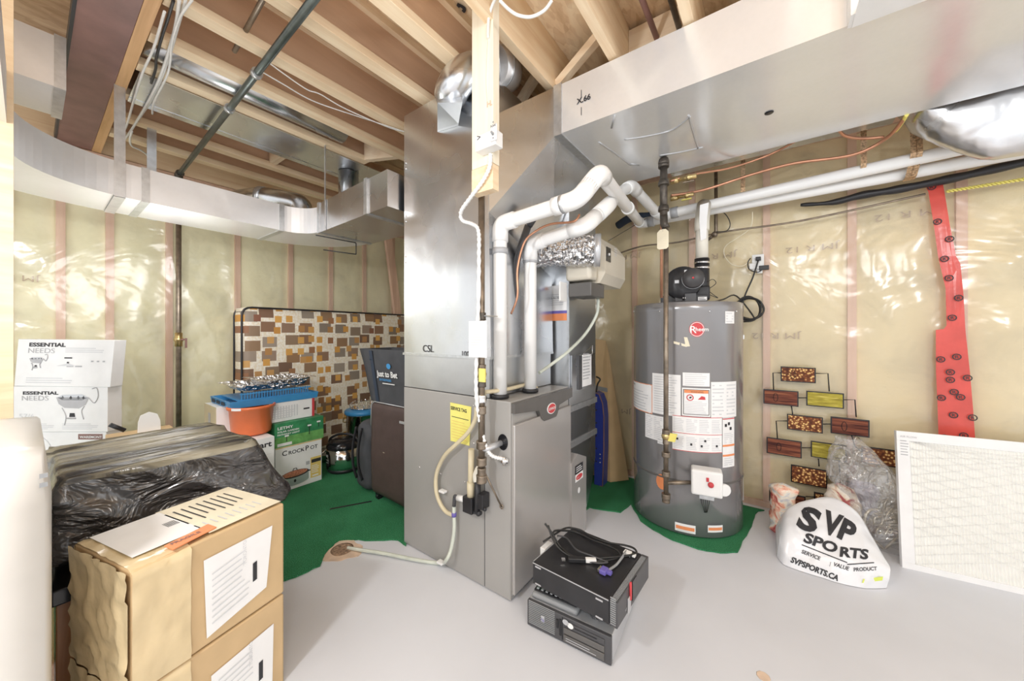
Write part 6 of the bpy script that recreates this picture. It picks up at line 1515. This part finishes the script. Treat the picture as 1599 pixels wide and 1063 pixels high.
g = G(); g.lines(f.p(W*.5, H*.10, .0095), f.u, f.w, W*.36, H*.18, 2, 0, .0005); part('print', g, 'inkgrey', pc)
for a in (.03, .27): 
    for c in (-.03, -.33):
        g = G(); g.cyl(f.p(a, -.008, c), f.p(a, 0, c), .010, 12); part('foot', g, 'black', pc)
# upper one
Au, Bu = P(832, 877, Z=.252), P(964, 943, Z=.252); u = (Bu-Au); W2 = u.length
f2 = Frame(Vector((Au.x, Au.y, .170)), u); H2 = .082; D2 = .31
pu = thing('desktop_computer', tuple(f2.p(W2/2, 0, -D2/2)), 'upper black desktop computer stacked on the silver one with cords on top', 'computer')
g = G(); f2.block(g, 0, W2-.028, 0, H2, -D2, 0, 0, .003); part('case', g, 'black', pu)
g = G(); f2.block(g, W2-.027, W2, -.001, H2+.001, -D2, .0, 0, .003); part('front_bezel', g, 'darkgrey', pu)
g = G()
for k in range(40): g.obox(f2.p(W2-.014, H2+.0015, -.01-k*.0072), f2.u*.009, f2.n*.0016, ZU*.0012)
for k in range(13): g.obox(f2.p(W2-.014, .01+k*.007, .0005), f2.u*.009, ZU*.0016, f2.n*.0012)
part('vents', g, 'grey', pu, kind='stuff')
g = G(); f2.block(g, 0, W2-.03, H2-.004, H2-.001, .0, .0015); part('edge_trim', g, 'silver', pu)
for a_, b_ in ((.012, H2-.014), (.012, .004), (W2-.075, .004), (W2-.075, H2-.018)):
    g = G(); f2.block(g, a_, a_+.025, b_, b_+.005, .0, .0018); part('case_mark', g, 'inkgrey', pu)
g = G(); f2.block(g, -.004, -.0005, .004, H2-.002, -D2+.02, -.01); part('rear_plate', g, 'silver', pu)
g = G(); q = f2.p(W2+.0005, .02, -.14); f2.block(g, W2+.0005, W2+.003, .015, .085, -.17, -.13, 0, .001); part('drive_slot', g, 'blackgloss', pu)
g = G(); f2.block(g, W2+.0005, W2+.007, .035, .095, -.112, -.102, 0, .002); part('red_tab', g, 'red', pu)
g = G(); f2.block(g, W2+.0005, W2+.004, -.002, .05, -.11, -.085, 0, .001); g.text('HP', .012, f2.p(W2+.001, .02, -.06), -f2.n, ZU, 0, .002); part('white_tab', g, 'silver', pu)
# handset between
hd = thing('remote_handset', tuple(f.p(.10, H, -.03)), 'dark grey office phone handset with pale keys lying between the two computers', 'phone')
fh = Frame(f.p(.010, H+.0025, -.012), (f.u-f.n*.02))
g = G(); fh.block(g, 0, .185, 0, .022, -.055, 0, 0, .010); part('body', g, 'grey', hd)
g = G(); fh.block(g, .004, .180, .0215, .027, -.052, -.014, 0, .004); part('key_bed', g, 'black', hd)
for k in range(9):
    g = G(); fh.block(g, .012+.019*k, .022+.019*k, .027, .030, -.030, -.020, 0, .001); part('key', g, 'silver', hd)
# spacer power supply holding the upper computer
g = G(); g.obox(f.p(.20, H+.036, -.24), f.u*.06, f.n*.04, ZU*.035, 0, .004); solo('power_brick', g, 'black', 'black power brick wedged between the stacked computers', 'adapter')
g = G(); g.obox(f.p(.06, H+.036, -.24), f.u*.03, f.n*.04, ZU*.035, 0, .004); solo('power_brick', g, 'darkgrey', 'second dark adapter wedged under the rear of the upper computer', 'adapter')
pg = thing('power_plug', tuple(f.p(.245, H+.003, -.03)), 'black mains plug with bare prongs lying on the lower computer', 'plug')
fp_ = Frame(f.p(.222, H+.004, -.055), f.u*.8+f.n*.6)
g = G(); fp_.block(g, 0, .035, 0, .018, -.022, 0, 0, .005); g.tube(smooth_path([fp_.p(0, .009, -.011), fp_.p(-.02, .01, -.02), fp_.p(-.03, .012, -.05)], 4), .004, 8); part('body', g, 'darkgrey', pg)
for c in (-.017, -.006):
    g = G(); fp_.block(g, .035, .052, .006, .012, c, c+.002); part('prong', g, 'chrome', pg)
# cords on top
Zp = .2535+.006
def top(x, y, dz=0): return P(x, y, Z=Zp+dz)
def cord(pts, r, m, lab): g = G(); g.tube(smooth_path([top(*p) for p in pts], 8), r, 8); solo('cord', g, m, lab, 'cord')
cord([(862, 838, .02), (866, 829, .04), (880, 828, .02), (900, 831, 0), (925, 843, 0), (945, 850, .004), (962, 858, .004), (968, 866, 0), (962, 872, 0), (930, 876, 0), (895, 868, 0), (875, 853, .004), (861, 831, .05), (851, 817, .08)], .0042, 'wireblack', 'thick black cord rising off the back corner of the upper computer')
cord([(856, 820, .07), (864, 843, .03), (880, 862, .004), (905, 872, 0), (940, 871, .005), (975, 868, .005), (993, 864, .004), (990, 856, .006), (975, 851, .002), (950, 847, 0), (925, 838, 0), (905, 827, .004), (885, 824, .01), (868, 833, .02), (848, 846, .0)], .004, 'wireblack', 'black cord looping widely across the upper computer')
cord([(950, 890, .002), (962, 882, 0), (970, 872, .004), (974, 866, .006), (978, 860, .004)], .0045, 'grey', 'grey video cord with the blue plug')
cord([(870, 836, .01), (885, 840, .006), (900, 858, .004), (925, 868, .009), (945, 876, 0), (948, 878, 0), (935, 879, 0), (915, 876, 0)], .0035, 'darkgrey', 'dark grey cord ending in the flat adapter on the upper computer')
vg = thing('video_plug', tuple(top(943, 893)), 'blue video connector plug lying on the upper computer', 'plug')
c = top(943, 892); g = G(); g.obox(c+ZU*.003, f2.u*.012, f2.n*.016, ZU*.008, 0, .003); g.obox(c+f2.u*.018+ZU*.002+f2.n*-.004, f2.u*.010, f2.n*.008, ZU*.006, 0, .002); part('shell', g, 'purple', vg)
g = G(); g.obox(c-f2.u*.014+ZU*.003, f2.u*.006, f2.n*.013, ZU*.005, 0, .001); part('metal_end', g, 'chrome', vg)
da = thing('cable_adapter', tuple(top(905, 875)), 'long black adapter with white label lying on the upper computer', 'adapter')
a, b = top(882, 874), top(931, 876); dd = (b-a).normalized(); sd = ZU.cross(dd)
g = G(); g.obox(a.lerp(b, .38)+ZU*.003, dd*.032, sd*.010, ZU*.008, 0, .003); part('housing', g, 'black', da)
g = G(); g.obox(a.lerp(b, .83)+ZU*.003, dd*.020, sd*.0085, ZU*.007, 0, .002); part('white_label', g, 'white', da)
g = G(); g.obox(a-dd*.006+ZU*.002, dd*.007, sd*.006, ZU*.003); part('plug_tip', g, 'chrome', da)
wt = thing('wall_plug', tuple(top(983, 862)), 'small white plug tag resting at the right edge of the upper computer', 'plug')
g = G(); g.obox(top(980, 864)+ZU*.002, f2.u*.014, f2.n*.012, ZU*.006, 0, .002); g.obox(top(990, 868)+ZU*.002, f2.u*.006, f2.n*.008, ZU*.004, 0, .001); part('body', g, 'white', wt)
# small adapter at back corner between furnace and computer
bd_ = thing('circuit_adapter', tuple(P(850, 868, D=1.6)), 'white and green connector adapter between the furnace and the upper computer', 'adapter')
c = Vector((f2.p(-.03, .06, -.14).x, f2.p(-.03, .06, -.14).y, .19)); g = G(); g.obox(c, f2.u*.012, f2.n*.03, ZU*.05, 0, .003); part('housing', g, 'white', bd_)
g = G(); g.obox(c-f2.u*.0-f2.n*-.045-ZU*.02, f2.u*.010, f2.n*.012, ZU*.035, 0, .002); part('board', g, 'greenprint', bd_)
g = G(); g.tube([c-ZU*.05, Vector((c.x, c.y, .004))], .006, 8); part('stem', g, 'black', bd_)
g = G(); p = P(1192, 1056, Z=0); g.lathe(p, [(.02, .0005), (.018, .0015)], 9); solo('paint_chip', g, 'peach', 'tan chip of putty on the floor at the bottom edge of the picture', 'chip')
# ---------------- shop bag ----------------
from mathutils.bvhtree import BVHTree
bf = [P(x, y, Z=.002) for x, y in ((1213, 868), (1224, 881), (1250, 891), (1285, 902), (1318, 912), (1352, 918), (1384, 918))]
Td = [(1216, 822, 1.84), (1228, 795, 1.86), (1258, 780, 1.86), (1300, 776, 1.84), (1336, 796, 1.78), (1362, 838, 1.70), (1382, 872, 1.64)]
tp_ = [P(x, y, D=d) for x, y, d in Td]
def lerpl(L, a):
    sp = a*(len(L)-1); i = min(int(sp), len(L)-2); k = sp-i
    p0, p1, p2, p3 = L[max(i-1, 0)], L[i], L[i+1], L[min(i+2, len(L)-1)]
    return .5*((2*p1)+(p2-p0)*k+(2*p0-5*p1+4*p2-p3)*k*k+(3*p1-p0-3*p2+p3)*k**3)
vd = Vector((-SA*.6+CA*.35, CA*.6+SA*.35, 0)).normalized()
def bag(a, b):
    F = lerpl(bf, a); T = lerpl(tp_, a); B = Vector((T.x, T.y, .002))+vd*.10
    if b < .55:
        k = b/.55; p = F.lerp(T, k)-vd*.045*math.sin(k*math.pi)+ZU*.03*math.sin(k*math.pi)
    else:
        k = (b-.55)/.45; p = T.lerp(B, k)+vd*.06*math.sin(k*math.pi)
    e = min(a, 1-a, .25)/.25
    q = p*7; n = .012*noise.noise(q)+.012*max(0, 1-abs(noise.noise(Vector((q.x*1.2, q.y*1.2, q.z*.7+3))))*4)
    n2 = .006*max(0, 1-abs(noise.noise(p*16))*5)*(1 if (a < .16 or a > .9 or b < .10 or b > .5) else .25)
    return p-vd*(n+n2)*min(1, b*6+.15)
M['shopbag'] = plain('white_shopping_bag', (.86, .87, .90), .24, var=.015, scale=6, bmp=.9, bscale=9)
M['yellowgreen'] = plain('yellow_green_print', (.75, .85, .15), .4)
sb_ = thing('shopping_bag', tuple(P(1300, 890, Z=0)), 'stuffed white plastic sports shop bag with black lettering lying on the floor', 'bag')
g = G(); g.grid(bag, 60, 44, 0)
ea = [g.bm.verts.new(bag(0, i/20)) for i in range(21)]; g.bm.faces.new(ea); eb = [g.bm.verts.new(bag(1, i/20)) for i in range(21)]; g.bm.faces.new(eb[::-1])
bvh = BVHTree.FromBMesh(g.bm); part('plastic_bag', g, 'shopbag', sb_)
camo = Vector((0, 0, CH))
def onbag(px, py, lift=.003):
    d = ray(px, py).normalized(); h = bvh.ray_cast(camo, d)
    if h[0] is None: return None
    return h[0]-d*lift
def bagtext(g, s, px, py, size, ang_, sx=1, fat=.03, shear=0, mi=0):
    ca, sa = math.cos(math.radians(ang_)), math.sin(math.radians(ang_))
    last = [None]
    def wp(p):
        X_ = px+p.x*ca+(p.z)*sa+p.z*shear; Y_ = py+p.x*sa-p.z*ca
        r = onbag(X_, Y_)
        if r is None: r = last[0] or P(X_, Y_, D=1.75)
        last[0] = r; return r
    g.text(s, size, Vector((0, 0, 0)), XU, ZU, mi, 0, warp=wp, fat=fat, sx=sx, cut=size/7)
g = G()
bagtext(g, 'S', 1243, 820, 48, 22, 1.4, .05, .0); bagtext(g, 'V', 1284, 829, 48, 20, .85, .05, -.1); bagtext(g, 'P', 1306, 836, 46, 30, 1.05, .05, -.15)
bagtext(g, 'SPO', 1254, 845, 21, 20, 1.45, .04); bagtext(g, 'RTS', 1310, 868, 21, 6, 1.3, .04)
for (a, b) in (((1252, 851), (1323, 879)), ((1323, 882), (1365, 879))):
    n_ = 12
    for i in range(n_):
        q = []
        for t_, o_ in ((i/n_, 0), ((i+1)/n_, 0), ((i+1)/n_, -1.6), (i/n_, -1.6)): q.append(onbag(a[0]+(b[0]-a[0])*t_, a[1]+(b[1]-a[1])*t_+o_))
        if all(q): g._faces(q, [(0, 1, 2, 3)], 0)
bagtext(g, 'SERVICE', 1251, 863, 8.2, 22, 1.05, .02); bagtext(g, 'VALUE', 1301, 883, 8.5, 18, 1.0, .02); bagtext(g, 'PRODUCT', 1333, 892, 8.2, -3, .95, .02); bagtext(g, '|', 1295, 882, 8, 15, 1, .0)
bagtext(g, 'SVPSPORTS.CA', 1234, 877, 12, 22, 1.0, .04)
part('lettering', g, 'ink', sb_)
g = G()
q = [onbag(x, y) for x, y in ((1346, 910), (1378, 906), (1379, 900), (1348, 904))]
if all(q): g._faces(q, [(0, 1, 2, 3)], 0)
part('yellow_print', g, 'yellowgreen', sb_)
# crumpled snack bags behind
def crumple(c, rx, ry, h, seed, lean=Vector((0, 0, 0)), top=.35, n=(40, 26)):
    def fn(a, b):
        t = 2*math.pi*a; k = b
        rr = (1-(1-top)*k)*(1 if k > .06 else .6+.4*k/.06)
        if k > .93: rr *= max(.02, (1-k)/.07)
        p = Vector((math.cos(t)*rx*rr, math.sin(t)*ry*rr, h*min(1, k*1.0)))
        nn = .22*max(0, 1-abs(noise.noise(Vector((p.x*12+seed, p.y*12, p.z*9))))*4)+.25*noise.noise(Vector((p.x*10, p.y*10+seed, p.z*14)))
        return Vector(c)+lean*k+Vector((p.x*(1+nn), p.y*(1+nn), p.z))
    return fn
def packmat(name, cols, sc=11):
    m, nt, b = newmat(name); n = noise_tex(nt, coords(nt, kind='World'), sc, 3, .6, 1.2); nt.links.new(ramp(nt, n, cols), b.inputs['Base Color']); b.inputs['Roughness'].default_value = .22; bump(nt, b, noise_tex(nt, coords(nt, kind='World'), 30, 3), .4, .01); return m
M['pack1'] = packmat('pink_cream_wrapper', [(.32, (.45, .06, .07)), (.42, (.85, .45, .32)), (.52, (.86, .80, .68)), (.62, (.55, .55, .60)), (.7, (.80, .66, .30))])
M['pack2'] = packmat('cream_red_wrapper', [(.33, (.40, .10, .10)), (.45, (.82, .68, .52)), (.56, (.85, .80, .72)), (.68, (.60, .40, .30))])
c = P(1223, 833, Z=.001)
g = G(); g.grid(crumple(c, .062, .05, .285, 3, Vector((.0, 0, 0)), .9), 40, 30, 0, True); solo('snack_packet', g, 'pack1', 'crumpled pink and cream packet standing left behind the white shop bag', 'packet')
c = P(1322, 842, Z=.001)
g = G(); g.grid(crumple(c, .075, .045, .30, 8, Vector((-.03, 0, 0)), .75), 40, 30, 0, True); solo('snack_packet', g, 'pack2', 'crumpled cream and brown packet between the shop bag and the clear bag', 'packet')
# clear bag with wire hearts
M['clearbag'] = clear_film('clear_bag_film', .13, (.96, .96, .98), .08, 1.0, 8, 2.2, .16)
base = P(1384, 858, Z=.001)
topc = P(1325, 684, Y=2.60)
lean = Vector((topc.x-base.x, topc.y-base.y, 0))
hb = thing('clear_bag', tuple(base), 'tall crinkled clear plastic bag leaning on the wall', 'bag')
def cb(a, b):
    t = 2*math.pi*a; k = b; Hh = topc.z
    w = (.085+.05*math.sin(min(1, k*1.35)*math.pi)) if k < .75 else (.115-(k-.75)*.30)
    w = [.10, .125, .12, .10, .12, .135, .11, .085, .05][min(8, int(k*8.999))]*1.0 if 0 else lerp_w(k)
    d = w*.55
    c = Vector((base.x, base.y, 0))+lean*(k**1.0)+ZU*(Hh*k+.002)
    p = c+Vector((math.cos(t)*w, math.sin(t)*d, 0))
    n = .016*max(0, 1-abs(noise.noise(p*8))*3.5)+.010*noise.noise(p*14)
    return p+Vector((math.cos(t), math.sin(t), 0))*n
def lerp_w(k):
    L = [.07, .105, .125, .115, .09, .125, .135, .12, .075, .05]; s = k*(len(L)-1); i = min(int(s), len(L)-2); return L[i]+(L[i+1]-L[i])*(s-i)
g = G(); g.grid(cb, 44, 50, 0, True); part('film', g, 'clearbag', hb)
M['goldwire'] = plain('antique_gold_wire', (.60, .54, .42), .3, metal=.7, var=.15)
def heart(cx, cy, D, s, lab, m='goldwire'):
    g = G()
    c = P(cx, cy, D=D); R_ = Vector((CA, SA, 0))
    for sg in (-1, 1):
        pts = [(0, -.55), (.35, -.2), (.52, .15), (.42, .45), (.18, .48), (.04, .28), (.10, .10), (.26, .14), (.24, .28), (.16, .27)]
        g.tube(smooth_path([c+R_*x*sg*s+ZU*y*s for x, y in pts], 6), .0065, 7)
        pts = [(0, -.2), (.12, .0), (.20, -.05), (.15, -.15), (.08, -.10)]
        g.tube(smooth_path([c+R_*x*sg*s+ZU*y*s for x, y in pts], 5), .005, 6)
    g.tube(smooth_path([c+ZU*.3*s, c+ZU*.6*s, c+ZU*.75*s+R_*.08*s, c+ZU*.66*s+R_*.16*s], 5), .004, 6)
    solo('wire_heart', g, m, lab, 'ornament')
k_ = lambda f: None
heart(1333, 733, 1.99, .25, 'scrolled gold wire heart ornament in the upper part of the clear bag')
heart(1381, 825, 1.84, .20, 'scrolled bronze wire ornament at the bottom of the clear bag')
g = G(); q0, q1_ = P(1302, 723, D=1.92), P(1367, 718, D=1.92)
pts = [P(1302+65*t, 727-8*t+1.5*math.sin(t*9), D=1.93) for t in [i/8 for i in range(9)]]
M['lilac'] = plain('lilac_tissue', (.42, .36, .46), .4, var=.5, scale=22)
c = P(1345, 780, D=1.97)
g = G(); g.ball(c, .07, 0, 16, (1.0, .5, 1.5))
for v in g.bm.verts: v.co += (v.co-c).normalized()*.03*noise.noise(v.co*20)
solo('tissue_wrap', g, 'lilac', 'crumpled lilac tissue stuffed in the middle of the clear bag', 'tissue')
# cardboard and blue case behind the return duct
cb_ = thing('cardboard_sheet', tuple(P(950, 752, Z=.008)), 'tall folded brown cardboard leaning on the wall behind the furnace', 'cardboard')
g = G(); yb_ = 2.42
pA, pB, pC = P(922, 752, Y=2.62), P(953, 756, Y=2.56), P(982, 740, Y=2.68)
pA.z = pB.z = pC.z = .012
tA, tB, tC = P(926, 528, Y=2.72), P(946, 532, Y=2.72), P(958, 570, Y=2.75)
th = Vector((-.01, .012, 0))
g.hexa([pA, pB, pB+th, pA+th], [tA, tB, tB+th, tA+th]); part('front_panel', g, 'card', cb_)
g = G(); g.hexa([pB, pC, pC+th, pB+th], [tB, tB.lerp(tC, .4)+ZU*-.02, tB.lerp(tC, .4)+th-ZU*.02, tB+th]); part('side_panel', g, 'card', cb_)
g = G(); d0 = (tA-pA); d1_ = (tB-pB)
for k in (.42, .62):
    g = G(); g.hexa([pA+d0*k-th*.2, pB+d1_*k-th*.2, pB+d1_*k, pA+d0*k], [pA+d0*(k+.03)-th*.2, pB+d1_*(k+.03)-th*.2, pB+d1_*(k+.03), pA+d0*(k+.03)])
    part("tape", g, "grey", cb_)
bc = thing('hard_case', tuple(P(936, 745, Z=.008)), 'narrow deep blue hard case with red rim between the duct and cardboard', 'case')
g = G(); 
pts = [P(x, y, Y=2.46) for x, y in ((928, 612), (936, 616), (941, 630), (943, 650), (943, 700), (941, 735), (937, 741), (928, 741))]
for p in pts:
    if p.z < .16: p.z = .010
g.prism(pts, (0, .09, 0)); part('shell', g, 'bluedark', bc)
g = G(); g.tube([p-YU*.002 for p in pts[:-1]], .004, 6); part('rim', g, 'redsteel', bc)
g = G()
for y in (640, 660, 680, 700, 720): p = P(931, y, Y=2.455); g.ball(p, .006, 0, 6)
g.tube(smooth_path([P(931, 612, Y=2.45), P(933, 600, Y=2.45), P(937, 592, Y=2.45), P(931, 588, Y=2.45)], 4), .006, 6); part('chain', g, 'black', bc, kind='stuff')
g = G(); p = P(937, 722, Y=2.455); 
for dz in (0, .03, .06): g.ball(p+ZU*dz, .006, 0, 6)
part('latch', g, 'chrome', bc)
# ---------------- group repeats, nest sub-parts ----------------
GROUPS = {'cable': 'loose cables at the ceiling', 'pipe_strap': 'perforated straps holding the white pipes', 'appliance_box': 'white boxes by the left wall',
          'shipping_carton': 'taped brown cartons', 'desktop_computer': 'stacked desktop computers', 'cord': 'cords on the upper computer', 'wire_heart': 'wire ornaments in the clear bag',
          'snack_packet': 'crumpled packets on the floor', 'thin_wire': 'thin wires near the heater vent', 'copper_tube': 'copper tubes under the trunk duct', 'shutoff_valve': 'small brass valves under the trunk duct',
          'blocking_board': 'blocking boards between joists', 'ceiling_pipe': 'thin pipes between the joists', 'pipe_insulation': 'black pipe insulation', 'power_brick': 'adapters between the computers'}
for ob in list(SC.objects):
    b = ob.name.split('.')[0]
    if ob.parent is None and b in GROUPS and 'group' not in ob: ob['group'] = GROUPS[b]
NEST = {'furnace': {'badge': 'trim_panel', 'door_edge': 'front_door', 'pipe_hole': 'cabinet', 'panel_seam': 'cabinet', 'screw': 'cabinet'},
        'vent_blower': {'red_dot': 'motor', 'motor_band': 'motor', 'bracket': 'volute', 'sticker': 'mounting_base', 'hose_clamp': 'outlet'},
        'gas_valve': {'red_knob': 'housing', 'red_switch': 'housing'}, 'remote_handset': {'key': 'key_bed'}, 'switch_box': {'toggle': 'cover_plate', 'screw': 'cover_plate', 'marks': 'box'},
        'mattress': {'piping': 'body'}, 'desktop_computer': {'grille': 'front_panel', 'badge': 'front_panel', 'optical_drive': 'front_panel', 'drive_bay': 'front_panel', 'card_reader': 'front_panel', 'buttons': 'front_panel', 'round_sticker': 'front_panel'},
        'rice_cooker': {'control_panel': 'body', 'handle': 'lid'}, 'gas_pipe': {'yellow_tag': 'valve_body'}, 'heater_gas_pipe': {'yellow_handle': 'valve_body'}, 'tote_bag': {'logo': 'shell', 'strap': 'shell'},
        'water_heater': {'screw': 'tank', 'badge': 'tank'}, 'relief_pipe': {'lever': 'brass_valve', 'flange': 'brass_valve'}, 'wall_outlet': {'plug': 'plate'}, 'humidifier': {'knob_plate': 'housing', 'print': 'housing'},
        'air_filter': {'print': 'cardboard_frame', 'support_mesh': 'pleated_media'}, 'plastic_tub': {'sticker': 'bowl'}, 'suitcase': {'zip_tab': 'shell', 'mark': 'shell', 'piping': 'shell'}, 'control_box': {'sticker': 'housing', 'round_sticker': 'housing'},
        'filter_rack': {'label_strip': 'cover', 'edge': 'cover'}, 'return_drop': {'sticker': 'duct_body'}, 'trunk_duct': {'lettering': 'duct_body', 'sealant': 'duct_body', 'hole_plug': 'duct_body'}, 'supply_plenum': {'lettering': 'duct_body', 'screws': 'duct_body'},
        'shopping_bag': {'lettering': 'plastic_bag', 'yellow_print': 'plastic_bag'}, 'ceiling_post': {'grain_crack': 'board'}, 'floor_joist': {'lettering': 'web'}}
for root in [o for o in SC.objects if o.parent is None]:
    nm = NEST.get(root.name.split('.')[0])
    if not nm: continue
    kids = list(root.children); by = {}
    for k in kids: by.setdefault(k.name.split('.')[0], k)
    for k in kids:
        tgt = by.get(nm.get(k.name.split('.')[0], ''))
        if tgt is not None and tgt is not k: k.parent = tgt
